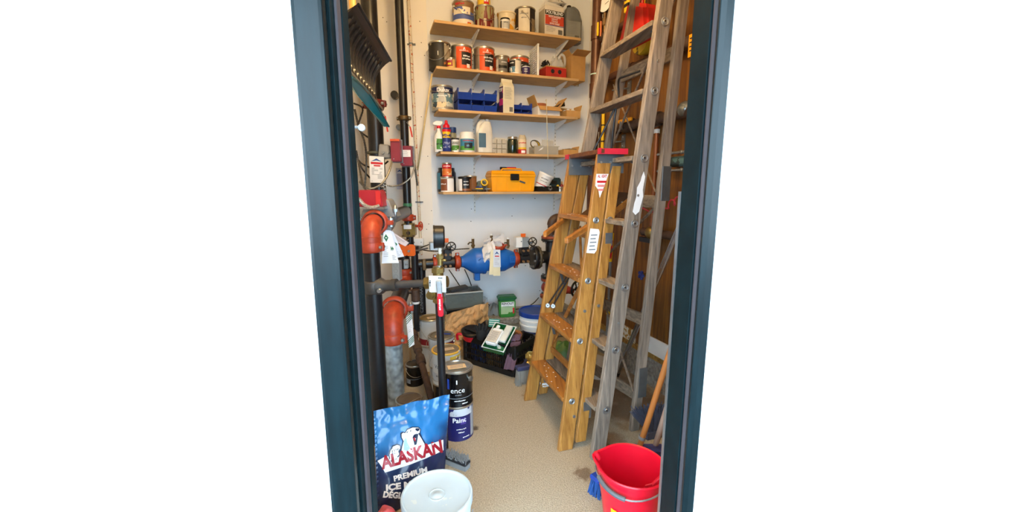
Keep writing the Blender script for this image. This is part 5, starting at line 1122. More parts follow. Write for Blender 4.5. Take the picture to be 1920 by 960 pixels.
c = can('white paint tin with maroon band and blue smear on its lid', p+UP*gh, .083, gh, wht_can, bail=(.05, -.3), wraps=[(20, 88, .10, .165, mat('maroon_band', '#5a1c2c', .45)), (25, 85, .115, .14, paper)], lidmat=mat('grey_lid', '#857d6b', .4, .6, var=.25)); lid_sticker(c, gh, .04, .035, -.02, -.03); MB().box((.035, .005, gh+.0015), (.05, .02, .001), rz=-.3).build('blue_smear', blue_pl, c)
p = pos['val']
can('black tin on the floor under the yellow-rimmed white tin', p, .083, gh, blk_can, wraps=[(-85, 85, .006, .03, mat('silver_base', '#a8aaae', .4))])
c = can('white paint tin with yellow paint around the rim and a wire handle', p+UP*gh, .083, gh, wht_can, bail=(.13, -.75), rim=mat('yellow_rim', '#d2a23a', .45, c2='#c9c6bb', thr=.6, ts=12), lidmat=mat('tan_lid', '#8f8168', .45, .4, var=.25), wraps=[(15, 88, .10, .17, mat('yellow_run', '#d9bf4d', .45, c2='#dcdad2', thr=.52, ts=8)), (-70, -20, .02, .07, mat('grey_panel', '#c6cace', .5))], texts=[('Val', -40, .11, .03, ink_g), ('~~', -38, .055, .022, ink_g)]); lid_sticker(c, gh, .06, .035, .015, -.01, .25)
p = pos['enc']
c = can('dark blue and white paint tin under the black tin by the ice melt bag', p, .083, gh, mat('navy_tin', '#1d1f5e', .35, var=.1), wraps=[(52, 88, .01, .17, mat('pale_seam', '#9fa3ad', .5)), (-30, 60, .14, .182, mat('white_splash2', '#c9ccd4', .5, c2='#1d1f5e', thr=.5, ts=11))], texts=[('Paint', 5, .118, .036, ink_w, .02), ('~~~~~~~~', 12, .068, .012, ink_w), ('~~~~~', 12, .05, .012, ink_w), ('~~~~~~', 30, .02, .012, ink_w)])
wrap('red_smear', .083, 10, 30, .095, .13, mat('swoosh', '#4b3a8f', .4), c)
c = can('black glossy paint tin with silver lid on top of the dark blue tin', p+UP*gh, .083, gh, blk_can, lidmat=mat('silver_lid', '#a9a9a4', .3, .8, var=.2), texts=[('ence', 2, .092, .040, ink_w, -.004), ('~~~~~~', 4, .068, .010, ink_g), ('~~~~~~~~~~', 10, .035, .011, ink_w), ('~~~~~', 28, .018, .012, ink_w)], bail=None)
MB().cyl((math.sin(.95)*.08, -math.cos(.95)*.08, .14), (math.sin(.95)*.093, -math.cos(.95)*.093, .14), .014, seg=14).build('ear', tin, c); wrap('flame_logo', .083, -3, 1, .128, .150, ink_w, c, off=.0016); wrap('silver_band', .083, -88, 88, .048, .051, ink_g, c, off=.0014); lid_sticker(c, gh, .095, .05, .0, -.012, .18)
wrap('blue_tab', .083, -36, -28, .10, .155, blue_pl, c, off=.0016)
c = can('small glossy black tin on the floor beside the sloping pipe', F(782, 722)+Vector((-.02, .03, 0)), .058, .145, blk_can, 'quart_can', wraps=[(-70, -30, .02, .05, ink_g)], lidmat=mat('dark_lid', '#5a4f42', .45, .4), bail=(.05, .3))
wrap('silver_base', .058, -88, 88, .05, .053, ink_g, c)
c = can('open tin with brown paint beside the galvanized riser', F(765, 790)+Vector((0, .04, 0)), .075, .12, wht_can, lid=True, lidmat=mat('brown_paint_lid', '#5f5347', .5, var=.2), bail=(-.05, .6), wraps=[(-20, 60, .07, .1, ink)])

# ================================================================== ice melt bag
bagm = bpy.data.materials.new('printed_blue_bag'); bagm.use_nodes = True; nt = bagm.node_tree; Nn = nt.nodes; b_ = Nn['Principled BSDF']; b_.inputs['Roughness'].default_value = .3; b_.inputs['Coat Weight'].default_value = .3
tc_ = Nn.new('ShaderNodeTexCoord'); sx_ = Nn.new('ShaderNodeSeparateXYZ'); nt.links.new(tc_.outputs['Object'], sx_.inputs[0]); nz_ = Nn.new('ShaderNodeTexNoise'); nz_.inputs['Scale'].default_value = 7; nt.links.new(tc_.outputs['Object'], nz_.inputs['Vector'])
ad_ = Nn.new('ShaderNodeMath'); ad_.operation = 'MULTIPLY_ADD'; nt.links.new(nz_.outputs['Fac'], ad_.inputs[0]); ad_.inputs[1].default_value = .16; nt.links.new(sx_.outputs['Z'], ad_.inputs[2])
rp_ = Nn.new('ShaderNodeValToRGB'); nt.links.new(ad_.outputs[0], rp_.inputs[0]); cr = rp_.color_ramp
cr.elements[0].position = .16; cr.elements[0].color = lin('#0e2147'); cr.elements[1].position = .50; cr.elements[1].color = lin('#1d5a93')
for ps, cc in ((.24, '#102b57'), (.31, '#1f6aa6'), (.40, '#2272b0')): e_ = cr.elements.new(ps); e_.color = lin(cc)
nt.links.new(rp_.outputs[0], b_.inputs['Base Color']); MATS['printed_blue_bag'] = bagm
BTL, BTR, BBL, BBR = P(704, 770, 1.60), P(848, 739, 1.80), P(712, 968, 1.42), P(838, 900, 1.64)
BBL.z = max(BBL.z, .0); bag = thing('ice_melt_bag', 'blue plastic bag of ice melt with white bear logo and red lettering', 'bag', Vector((BBL.x, BBL.y+.08, 0)))
bn = (BTR-BTL).cross(BBL-BTL).normalized(); bn = bn if bn.y < 0 else -bn
BFL, BFR = Vector((BBL.x, BBL.y, .012)), Vector((BBR.x, BBR.y, .012))
def bagp(u, v, side=1, off=0.):
    a = BFL.lerp(BFR, u); b = BTL.lerp(BTR, u); p = a.lerp(b, v)
    th = (.085*math.sin(PI*min(1, max(0, u)))**.45)*(1-max(0, (v-.55)/.45)**1.3)*min(1, .35+v*4)
    wr = .010*noise.noise((u*4, v*4, 3.1))+.006*noise.noise((u*9, v*9, 8))*(.3+v)+.012*max(0, v-.68)*(1-abs(2*noise.noise((u*7+v*3, v*6-u*4, 1.5))))*4+.004*(1-abs(2*noise.noise((u*13, v*10, 4))))*v
    edge = .006*noise.noise((u*5, 2, 5))*(v**6)
    return p+bn*(side*(th*.5)+(wr if 0 < u < 1 else 0)*(1 if side > 0 else .6)-.035*0+off)-bn*.03+UP*edge
MB().grid(lambda u, v: bagp(u, v, 1), 44, 48).grid(lambda u, v: bagp(u, v, -1), 22, 24, flip=True).build('body', bagm, bag, world=True)
# print placed by intersecting the bag's mean plane
def bag_uv(px, py):
    d = ray(px, py); o_ = Vector((0, 0, HCAM)); best = None
    # solve o+d*t = bilinear(u,v) by a few Newton-like steps on the front surface
    u, v = .5, .5
    for _ in range(30):
        q = bagp(u, v, 1); k = (q-o_).dot(d)/d.dot(d); e = o_+d*k-q
        du = bagp(u+.01, v, 1)-bagp(u-.01, v, 1); dv = bagp(u, v+.01, 1)-bagp(u, v-.01, 1); du /= .02; dv /= .02
        A, B_, C = du.dot(du), du.dot(dv), dv.dot(dv); E1, E2 = e.dot(du), e.dot(dv); det = A*C-B_*B_
        u += .6*(C*E1-B_*E2)/det; v += .6*(A*E2-B_*E1)/det; u = min(1.1, max(-.1, u)); v = min(1.05, max(-.05, v))
    return u, v
def bag_poly(name, pts, m, off=.002):
    uv = [bag_uv(590+x/3, 640+y/3) for x, y in pts]
    bm = bmesh.new(); vs = [bm.verts.new((a, b, 0)) for a, b in uv]; bm.faces.new(vs); bmesh.ops.triangulate(bm, faces=bm.faces)
    for _ in range(3):
        ed = [e for e in bm.edges if e.calc_length() > .05]
        if ed: bmesh.ops.subdivide_edges(bm, edges=ed, cuts=1); bmesh.ops.triangulate(bm, faces=bm.faces)
    bm.verts.index_update(); mb = MB().add([bagp(min(1, max(0, v.co.x)), min(1, max(0, v.co.y)), 1, off) for v in bm.verts], [[v.index for v in f.verts] for f in bm.faces], True); bm.free()
    return mb.build(name, m, bag, world=True)
red_l = mat('logo_red', '#a3182a', .35); bear_w = mat('bear_white', '#e8eef2', .35); bear_n = mat('bear_navy', '#0c1c3c', .35)
def bag_text(s, x0, y0, x1, y1, hpx, m, off, bold=.03, slant=.12):
    """letters running from (x0,y0) to (x1,y1) in the bag crop, hpx tall"""
    vs, fs = glyphs(s, bold, .12); xs = [v[0] for v in vs]; a, b = min(xs), max(xs); dx, dy = x1-x0, y1-y0; L_ = math.hypot(dx, dy); ux, uy = dx/L_, dy/L_
    out = []
    for x, y in vs:
        k = (x-a)/(b-a)*L_; yy = y*hpx/.72; k += yy*slant
        u, v = bag_uv(590+(x0+ux*k+uy*yy)/3, 640+(y0+uy*k-ux*yy)/3); out.append(bagp(min(1, max(0, u)), min(1, max(0, v)), 1, off))
    return MB().add(out, fs, True).build('lettering', m, bag, world=True)
band = [(352, 672), (392, 650), (722, 553), (724, 612), (600, 668), (500, 705), (395, 738), (372, 700)]
bag_poly('logo_band', band, bear_w, .0022)
bag_poly('bear_outline', [(478, 625), (486, 590), (494, 562), (483, 540), (482, 517), (496, 508), (507, 511), (518, 492), (548, 480), (585, 481), (597, 495), (594, 516), (606, 545), (624, 575), (626, 600), (560, 622)], bear_n, .0018)
bag_poly('bear_head', [(485, 625), (492, 590), (500, 562), (489, 540), (488, 521), (497, 514), (508, 517), (521, 498), (550, 485), (583, 486), (592, 497), (588, 515), (580, 518), (600, 548), (616, 577), (620, 605), (560, 620)], bear_w, .0026)
bag_poly('bear_mouth', [(549, 540), (556, 526), (568, 520), (582, 520), (578, 545), (572, 580), (560, 584), (555, 562)], bear_n, .0034)
bag_poly('bear_tongue', [(553, 545), (562, 540), (567, 560), (560, 562)], mat('tongue_red', '#b0303a', .4), .0042)
bag_poly('bear_nose', [(566, 489), (584, 488), (590, 498), (578, 507), (565, 499)], bear_n, .0034); bag_poly('bear_eye', [(534, 503), (541, 500), (543, 505), (536, 508)], bear_n, .0034)
bag_poly('bear_shading', [(500, 560), (512, 540), (520, 570), (535, 600), (520, 618), (500, 610)], mat('bear_blue', '#9fc0dc', .35), .0032)
bag_poly('paw_outline', [(413, 640), (420, 612), (437, 586), (462, 576), (482, 582), (485, 602), (476, 618), (480, 640), (446, 675), (420, 678)], bear_n, .0024)
bag_poly('bear_paw', [(420, 640), (426, 616), (440, 592), (462, 583), (477, 587), (479, 601), (469, 617), (474, 637), (446, 668), (425, 670)], bear_w, .0030)
for k in range(4): bag_poly('claw', [(432+k*11, 612-k*4), (436+k*11, 611-k*4), (440+k*11, 638-k*4), (437+k*11, 639-k*4)], bear_n, .0036)
bag_text('ALASKAN', 372, 690, 716, 592, 68, red_l, .0032, .045)
bag_text('PREMIUM', 444, 775, 632, 722, 30, ink_w, .0026, .04)
bag_text('ICE MELT', 400, 826, 640, 790, 34, ink_w, .0026, .05); bag_text('DÉGLAÇANT', 385, 862, 640, 880, 34, ink_w, .0026, .05)
# ================================================================== white pail, red sack, scrub brush
pc = Vector((X(819, 1.31, .25), 1.31, 0))
pl_ = thing('white_pail', 'white plastic pail with a snapped-on lid in front of the ice melt bag', 'pail', pc)
MB().lathe([(0, 0), (.108, 0), (.112, .004), (.121, .185), (.124, .187), (.124, .195), (.121, .197), (.122, .21)], 40).build('body', mat('pail_white', '#c3cbce', .45), pl_)
ld_ = MB().lathe([(.122, .197), (.127, .199), (.128, .225), (.125, .231), (.120, .231), (.117, .225), (.112, .223), (.030, .2225), (.029, .2245), (.027, .2245), (.026, .2225), (.016, .2225), (.014, .224), (0, .224)], 48).build('lid', mat('pail_lid', '#b3c0c6', .45, var=.05, c2='#c4cbc8', thr=.66, ts=25), pl_)
hp = [Vector((-.128*math.cos(a*PI/12), -.13*math.sin(a*PI/12)*.96, .165-.09*math.sin(a*PI/12))) for a in range(13)]
MB().tube(hp, .0022, 6).build('handle', steel, pl_); wrap('label_wrap', .113, -50, 60, .02, .13, mat('pail_label', '#c9d3da', .5), pl_, r1=.118, off=.0015)
t = thing('red_sack', 'red plastic sack with faint print at the foot of the ice melt bag', 'sack', Vector((X(722, 1.30, .15), 1.295, 0)))
MB().grid(lambda u, v: Vector(((u-.5)*.13, (v-.5)*.13, .012+.165*(math.sin(PI*u)*math.sin(PI*v))**.4+.02*noise.noise((u*5, v*5, 2)))), 18, 16).grid(lambda u, v: Vector(((u-.5)*.13, (v-.5)*.13, .001)), 2, 2, flip=True).build('body', mat('red_print_sack', '#c24a4e', .4, c2='#d98d8c', thr=.58, ts=22), t)
q = F(856, 872); t = thing('scrub_brush', 'white bristled scrub brush on the floor behind the white pail', 'brush', q, -.5)
MB().box((.0, .0, .032), (.14, .045, .018)).build('handle', mat('brush_black', '#23252b', .5), t, bevel=.006)
mb = MB(); rnd = random.Random(8)
for k in range(240): a = Vector((rnd.uniform(-.066, .066), rnd.uniform(-.02, .02), .036)); mb.bar(a, a+Vector((rnd.uniform(-.012, .012), rnd.uniform(-.02, .012), rnd.uniform(.018, .03))), .0022, .0022)
mb.box((0, 0, .012), (.13, .04, .024)); mb.build('bristles', mat('white_bristle', '#8f9396', .8), t)['kind'] = 'stuff'

# ================================================================== black crate and what lies in it
cA, cB, cC = Vector((-.375, 2.955, 0)), Vector((.022, 2.675, 0)), Vector((.165, 2.925, 0))
cu = (cB-cA); CL = cu.length; cu.normalize(); cv = Vector((-cu.y, cu.x, 0)); CW = .30; CH = .225
cr_ = thing('plastic_crate', 'black slatted plastic crate full of painting gear on the floor', 'crate', (cA+cB)/2+cv*CW/2, math.atan2(cu.y, cu.x))
hx, hy, th = CL/2, CW/2, .008
MB().box((0, 0, .006), (CL-.02, CW-.02, .012)).build('base', black_pl, cr_)
for sx in (-1, 1):
    for sy in (-1, 1): MB().box((sx*(hx-.018), sy*(hy-.018), CH/2), (.036, .036, CH)).build('corner_post', black_pl, cr_, bevel=.008)
for sy in (-1, 1):
    for z, h_ in ((.02, .04), (CH-.028, .056 if sy > 0 else .05)): MB().box((0, sy*(hy-th/2), z), (CL-.05, th, h_)).build('side_rail', black_pl, cr_, bevel=.002)
    for z in (.082, .125): MB().box((0, sy*(hy-th/2), z), (CL-.05, th, .008)).build('side_bar', black_pl, cr_)
    for k in range(25): MB().box((-hx+.045+k*(CL-.09)/24, sy*(hy-th/2), .105), (.006, th*.9, .14)).build('slat', black_pl, cr_)
for sx in (-1, 1):
    for z, h_ in ((.02, .04), (CH-.025, .05)): MB().box((sx*(hx-th/2), 0, z), (th, CW-.05, h_)).build('end_rail', black_pl, cr_, bevel=.002)
    for z in (.09, .14): MB().box((sx*(hx-th/2), 0, z), (th, CW-.05, .01)).build('end_bar', black_pl, cr_)
    for k in range(9): MB().box((sx*(hx-th/2), -hy+.05+k*(CW-.1)/8, .105), (th*.9, .007, .14)).build('slat', black_pl, cr_)
def CR(a, b, z): return (cA+cB)/2+cv*(CW/2)+cu*a+cv*b+UP*z
cz = math.atan2(cu.y, cu.x)
for k, (a, m_, h_, lb) in enumerate(((-.17, mat('roller_blue', '#1f4fae', .5), .16, 'blue roller sleeve standing inside the black crate'), (-.10, mat('roller_blue2', '#2c5fb8', .5), .155, 'lighter blue roller sleeve inside the black crate'), (-.02, mat('tan_tube', '#b58a4a', .6), .13, 'tan cardboard tube inside the black crate'), (.05, mat('brown_tube', '#9a6a3c', .6), .12, 'brown cardboard tube inside the black crate'), (.12, mat('grey_tube', '#4b4a50', .6), .13, 'dark grey tube inside the black crate'))):
    t = thing('roller_sleeve', lb, 'roller', CR(a, -.09, .013)); MB().lathe([(.012, 0), (.026, 0), (.028, .004), (.028, h_), (.014, h_), (.012, 0)], 18).build('sleeve', m_, t); MB().cyl((0, 0, 0), (0, 0, h_*.95), .010, seg=10).build('core', card, t)
# black liner tray leaning out of the crate
t = thing('paint_tray', 'black plastic paint tray lying tilted across the crate', 'tray', CR(-.06, .0, CH-.04), cz)
MB().grid(lambda u, v: Vector((-.17+.34*u, -.135+.26*v, .012+.03*(1-u)+(.035 if min(u, v, 1-u, 1-v) < .01 else 0.)-.02*math.sin(PI*v))), 18, 14).grid(lambda u, v: Vector((-.17+.34*u, -.135+.26*v, .008+.03*(1-u)+(.035 if min(u, v, 1-u, 1-v) < .01 else 0.)-.022*math.sin(PI*v))), 18, 14, flip=True).build('tray', black_pl, t)
q = P(884, 621, 2.97); t = thing('paint_pail', 'small red paint pail with black lid and red handle in the crate', 'pail', q-UP*.05, facing(q.x, q.y), None, .25)
MB().lathe([(0, 0), (.064, 0), (.072, .05), (.075, .052)], 28).build('body', red_pl, t); MB().lathe([(.077, .05), (.078, .066), (.066, .072), (.06, .069), (0, .069)], 28).build('lid', black_pl, t)
MB().tube(spline([(-.07, -.02, .045), (-.10, -.02, .05), (-.108, -.02, .03), (-.104, -.02, .0)], 5), .010, 8).build('handle', red_pl, t)
# dark work glove
q = P(902, 623, 2.83); t = thing('work_glove', 'black work glove resting on the crate between the red pail and green tray', 'glove', q-UP*.04, .3)
gm = mat('glove_fabric', '#17191b', .85, bump=.3, bs=80)
MB().sphere((0, 0, .025), .042, 14, 10, (.9, .55, 1.15)).build('palm', gm, t)
for k, (dx, dz, ln) in enumerate(((-.028, .06, .05), (-.010, .068, .06), (.010, .068, .058), (.028, .062, .048))): MB().tube([(dx*.8, 0, .05), (dx*1.2, -.008, .05+ln*.5), (dx*1.4, -.004, .05+ln)], [.013, .012, .008], 8).build('finger', gm, t)
MB().tube([(.03, 0, .02), (.05, -.01, .045), (.055, -.012, .065)], [.013, .012, .008], 8).build('thumb', gm, t)
# green tray with white bottle
gq = P(937, 632, 2.80); t = thing('green_paint_tray', 'green and white paint roller tray tilted on top of the crate', 'tray', gq-UP*.03, -.35, None, .42, .10)
gt_ = mat('tray_green', '#1c6e42', .35, c2='#d7e0dc', thr=.62, ts=9)
W, D = .15, .24
MB().box((0, 0, .004), (W, D, .008)).build('base', gt_, t, bevel=.003)
for s in (-1, 1): MB().box((s*W/2, 0, .022), (.006, D, .044), ry=s*.25).build('side_wall', green_pl, t)
for s in (-1, 1): MB().box((0, s*D/2, .022), (W, .006, .044), rx=-s*.25).build('end_wall', green_pl, t)
MB().tube([(-W/2-.006, -D/2-.006, .044), (W/2+.006, -D/2-.006, .044), (W/2+.006, D/2+.006, .044), (-W/2-.006, D/2+.006, .044)], .005, 6, closed=True).build('rim', white_pl, t)
t2 = thing('white_bottle', 'white flat bottle with printed label lying in the green tray', 'bottle', gq+Vector((-.028, -.015, -.004)), -.38, None, .45, .08)
MB().box((0, -.01, .025), (.085, .15, .035)).build('body', white_pl, t2, bevel=.010, bseg=2); MB().cyl((-.015, .065, .025), (-.015, .095, .025), .014, seg=14).build('cap', white_pl, t2)
MB().box((0, -.02, .0432), (.07, .11, .001)).build('label_panel', mat('pale_label', '#cfc9bd', .6), t2)
mb = MB(); [mb.box((-.006*(k % 2), .02-k*.011, .044), (.05, .003, .0006)) for k in range(8)]; mb.build('small_print', ink_g, t2)['kind'] = 'stuff'
t2 = thing('white_sponge', 'white foam pad lying in the green tray beside the bottle', 'sponge', gq+Vector((.045, .01, .004)), -.35, None, .42, .10)
MB().box((0, 0, .02), (.05, .16, .024)).build('pad', mat('foam_white', '#d5d8d2', .9, bump=.4, bs=90), t2, bevel=.005)
t2 = thing('tape_roll', 'teal striped packet standing behind the green tray', 'packet', P(926, 606, 2.98)-UP*.03, -.2, None, -.3)
MB().box((0, 0, .03), (.085, .012, .06)).build('body', mat('teal_packet', '#3d9a8b', .5), t2, bevel=.002); [MB().box((0, -.0066, .018+k*.016), (.075, .001, .005)).build('stripe', paper, t2) for k in range(3)]
q = P(966, 627, 2.90); t = thing('tape_ring', 'brown ring of tape lying on the crate by the green tray', 'tape', q-UP*.02, 0, None, .35, -.15)
MB().lathe([(.030, 0), (.052, 0), (.054, .003), (.054, .022), (.030, .022), (.030, 0)], 28).build('ring', mat('brown_tape', '#9a6238', .5), t)
q = P(962, 617, 3.02); t = thing('glass_dish', 'small silvery dish behind the brown ring of tape', 'dish', q-UP*.02, 0, None, .2)
MB().lathe([(0, 0), (.03, 0), (.055, .018), (.058, .018), (.05, .004), (0, .002)], 28).build('dish', mat('dish_glass', '#9aa28e', .15, .4), t)
t = thing('purple_cloth', 'dusty purple cloth hanging over the corner of the crate', 'cloth', P(958, 660, 2.72))
f0, f1 = [P(958, 640, 2.80), P(975, 638, 2.82)], [P(944, 690, 2.70), P(962, 692, 2.665)]
MB().grid(lambda u, v: (f0[0].lerp(f0[1], u)).lerp(f1[0].lerp(f1[1], u), v)+Vector((.006*math.sin(u*14), -.018-.02*math.sin(PI*v)-.008*noise.noise((u*5, v*5, 1)), .012*math.sin(PI*v))), 20, 20).grid(lambda u, v: f0[0].lerp(f0[1], u)+Vector((.02*v, .09*v, .03*math.sin(PI*v)+.012*noise.noise((u*6, v*6, 2)))), 14, 10).build('cloth', mat('purple_fabric', '#5f4757', .9, bump=.3, bs=50), t, world=True)
t = thing('umbrella', 'folded black umbrella sticking out of the crate', 'umbrella', P(972, 645, 2.80)-UP*.05)
a_, b_ = P(970, 652, 2.78)-UP*.05, P(981, 622, 2.93); MB().tube([a_, b_], .011, 10).build('handle', black_pl, t, world=True)
for k in range(4): MB().tube([P(966+k*6, 652-k*2, 2.80)-UP*.02, P(984+k*4, 645-k*5, 2.90)-UP*.0], .006, 6).build('rib', dark_pl, t, world=True)

# ================================================================== behind the crate
zl = .232
s_ = Spx(868, .17, zl); t = thing('storage_tote', 'black lidded storage tote on the concrete ledge', 'tote', B(s_, .17, zl), YAW)
MB().box((0, 0, .05), (.29, .2, .10), taper=1.04).build('body', black_pl, t, bevel=.010, bseg=2); MB().box((0, 0, .105), (.325, .225, .014)).build('lid', dark_pl, t, bevel=.005)
t = thing('clear_tote', 'smoky clear plastic bin of black cables standing on the black tote', 'tote', B(s_, .17, zl+.113), YAW)
smoke = mat('smoky_plastic', '#6f7a7a', .2, alpha=.6, var=.05)
w_, d_, h_ = .30, .2, .125
b = MB(); b.box((0, 0, .003), (w_*.92, d_*.9, .006)); b.box((0, -d_/2, h_/2), (w_, .004, h_)); b.box((0, d_/2, h_/2), (w_, .004, h_)); b.box((-w_/2, 0, h_/2), (.004, d_, h_)); b.box((w_/2, 0, h_/2), (.004, d_, h_)); b.build('bin', smoke, t)
MB().tube([(-w_/2-.004, -d_/2-.004, h_), (w_/2+.004, -d_/2-.004, h_), (w_/2+.004, d_/2+.004, h_), (-w_/2-.004, d_/2+.004, h_)], .006, 6, closed=True).build('rim', mat('clear_rim', '#b4b8b6', .3), t)
rnd = random.Random(4); MB().tube(spline([(rnd.uniform(-.12, .12), rnd.uniform(-.07, .07), rnd.uniform(.015, .08)) for _ in range(30)], 5), .008, 6).build('cable_tangle', black_pl, t)
MB().box((-.02, -.02, .10), (.2, .11, .03), rz=.2, ry=-.12).build('dark_case', black_pl, t, bevel=.006)
t = thing('black_folder', 'flat black case resting across the clear bin', 'case', B(s_-.06, .19, zl+.113+.128), YAW+.1, None, 0, -.12)
MB().box((.02, -.02, .018), (.15, .07, .028)).build('case', dark_pl, t, bevel=.005)
# kraft paper bag
kb = thing('paper_bag', 'crumpled brown kraft paper bag leaning behind the crate', 'paper bag', Vector((-.35, 3.10, 0)))
k0, k1 = Vector((X(835, 3.03, .1), 3.03, .0)), Vector((X(916, 3.235, .1), 3.235, .0)); zt0, zt1 = Z(592, 3.03), Z(568, 3.235)
def kp(u, v, s): return k0.lerp(k1, u)+UP*(v*(zt0+(zt1-zt0)*u)+.012*noise.noise((u*5, v*3, 2))*v)+Vector((.012*noise.noise((u*6, v*6, 4)), s*.04*math.sin(PI*min(max(u, 0), 1))**.5*(1-.8*v)-.035*(1-v)+.03*(1-2*abs(noise.noise((u*6+s, v*6, 7))))+.012*noise.noise((u*14, v*14, 3)), 0))
MB().grid(lambda u, v: kp(u, v, -1), 30, 30, smooth=False).grid(lambda u, v: kp(u, v, 1), 16, 16, smooth=False, flip=True).build('body', kraft, kb, world=True)
# clear crumpled plastic behind
t = thing('plastic_sheet', 'crumpled grey plastic sheet behind the paper bag', 'plastic sheet', Vector((-.19, 3.33, zl)))
MB().grid(lambda u, v: P(890+24*u, 548+10*u, 3.40).lerp(P(893+22*u, 588, 3.34), v)+Vector((.01*noise.noise((u*5, v*5, 2)), .03*noise.noise((u*4, v*4, 5)), .006*noise.noise((u*7, v*3, 1)))), 12, 12, smooth=False).build('sheet', mat('cloudy_plastic', '#aab2b6', .25, alpha=.7, var=.1), t, world=True)
# green seed container
t = thing('green_container', 'green plastic lidded container with printed label on the concrete ledge', 'container', B(Spx(950, .25, zl), .25, zl-.002), YAW-.12)
MB().box((0, 0, .075), (.138, .085, .15), taper=1.04).build('body', mat('container_green', '#3f8f3f', .35, var=.15), t, bevel=.012, bseg=3); MB().box((0, 0, .165), (.158, .10, .035)).build('lid', green_pl, t, bevel=.010, bseg=3)
panel('label_panel', t, (0, -.046, .085), .115, .105, mat('grass_label', '#a9c99a', .5, c2='#4f8f3a', thr=.52, ts=14)); panel('white_banner', t, (0, -.0472, .118), .11, .036, paper); ftext(t, 'RENOLIT', .026, 0, -.0482, .122, ink, .03); lines(t, 0, -.048, .104, .08, 2, .010, ink_g); panel('side_strip', t, (.05, -.0474, .06), .014, .05, ink_r)
t = thing('slat_stack', 'stack of thin grey slats behind the crate', 'slats', Vector((.0, 3.17, 0)), .25)
for k in range(14): MB().box((.004*math.sin(k*2.1), .004*math.sin(k*3.3), .008+k*.0155), (.155, .07, .010)).build('slat', mat('slat_grey', '#5f6568', .5), t)
t = thing('grey_debris_bag', 'dull grey plastic bag slumped on the ledge beside the green container', 'bag', B(Spx(925, .14, zl), .15, zl))
MB().grid(lambda u, v: Vector(((u-.5)*.14, (v-.5)*.12, .09*(math.sin(PI*u)*math.sin(PI*v))**.5+.03*noise.noise((u*5, v*5, 6))*math.sin(PI*u))), 14, 14, smooth=False).build('body', mat('grey_bag', '#6d7478', .5, var=.2), t)
# blue lidded pail
q = Vector((X(1004, 3.16, .35), 3.16, 0)); t = thing('blue_lidded_pail', 'white ribbed pail with a dark blue lid behind the orange ladder', 'pail', q)
MB().lathe([(0, 0), (.105, 0), (.11, .005), (.121, .23), (.127, .232), (.127, .245), (.122, .247), (.124, .27), (.129, .272), (.129, .285), (.125, .287), (.126, .325)], 36).build('body', white_pl, t)
MB().lathe([(.127, .31), (.134, .312), (.135, .345), (.13, .35), (.122, .35), (.12, .34), (0, .338)], 36).build('lid', mat('blue_lid', '#1c3f94', .4), t); wrap('blue_label', .113, -60, 70, .05, .20, mat('pail_navy', '#1f3576', .45), t, r1=.119, off=.002)
MB().tube([Vector((-.13*math.cos(a*PI/12), -.135*math.sin(a*PI/12), .24-.13*math.sin(a*PI/12))) for a in range(13)], .002, 6).build('handle', tin, t)
conduit('thin black cable lying along the concrete ledge to the red valve', [(909, 566, 3.42), (930, 577, 3.42), (975, 579, 3.5), (998, 570, 3.5), (1010, 558, 3.45)], .004, cable, 'black_cable')
conduit('black cable hanging below the left gate valve', [(842, 506, 3.30), (853, 522, 3.35), (862, 536, 3.38)], .004, cable, 'black_cable')
conduit('black cable hanging below the blue valve body', [(871, 505, 3.34), (878, 520, 3.36), (884, 536, 3.38)], .004, cable, 'black_cable')
# broom head peeking behind the ladder foot
def bristles(t, c, w_, d_, h_, m, n=160, spread=.02, seed=1, down=True, name='bristles'):
    mb = MB(); rnd = random.Random(seed); c = Vector(c); mb.box(c+Vector((0, 0, -h_*.45)), (w_*.92, d_*.8, h_*.8))
    for k in range(n):
        a = c+Vector((rnd.uniform(-w_/2, w_/2), rnd.uniform(-d_/2, d_/2), 0)); e = a+Vector(((a.x-c.x)*spread*10+rnd.uniform(-.01, .01), rnd.uniform(-.012, .012)+(a.y-c.y)*spread*8, -h_))
        mb.bar(a, e, .003, .003)
    o_ = mb.build(name, m, t); o_['kind'] = 'stuff'; return o_
q = F(984, 722); t = thing('hand_broom', 'grey bristled hand broom on the floor at the crate corner', 'broom', q, .4)
bristles(t, (0, .03, .10), .09, .05, .10, mat('grey_bristle', '#8c8a84', .9), 200, .03); MB().box((0, .03, .115), (.10, .055, .03)).build('block', mat('broom_block', '#3a3f63', .5), t, bevel=.006); MB().tube([(0, .04, .12), (.05, .1, .115), (.08, .16, .10)], .011, 8).build('handle', MATS['broom_block'], t)
t = thing('foil_packet', 'creased gold foil packet beside the crate end', 'packet', P(992, 672, 2.78)-UP*.06)
MB().grid(lambda u, v: Vector(((u-.5)*.07, (v-.5)*.03+.012*noise.noise((u*4, v*4, 1)), .10*v+.01*noise.noise((u*4, v*4, 3)))), 8, 8, smooth=False).grid(lambda u, v: Vector(((u-.5)*.07, .016+(v-.5)*.03, .10*v)), 4, 4).build('foil', mat('gold_foil', '#c2a257', .3, .5), t)

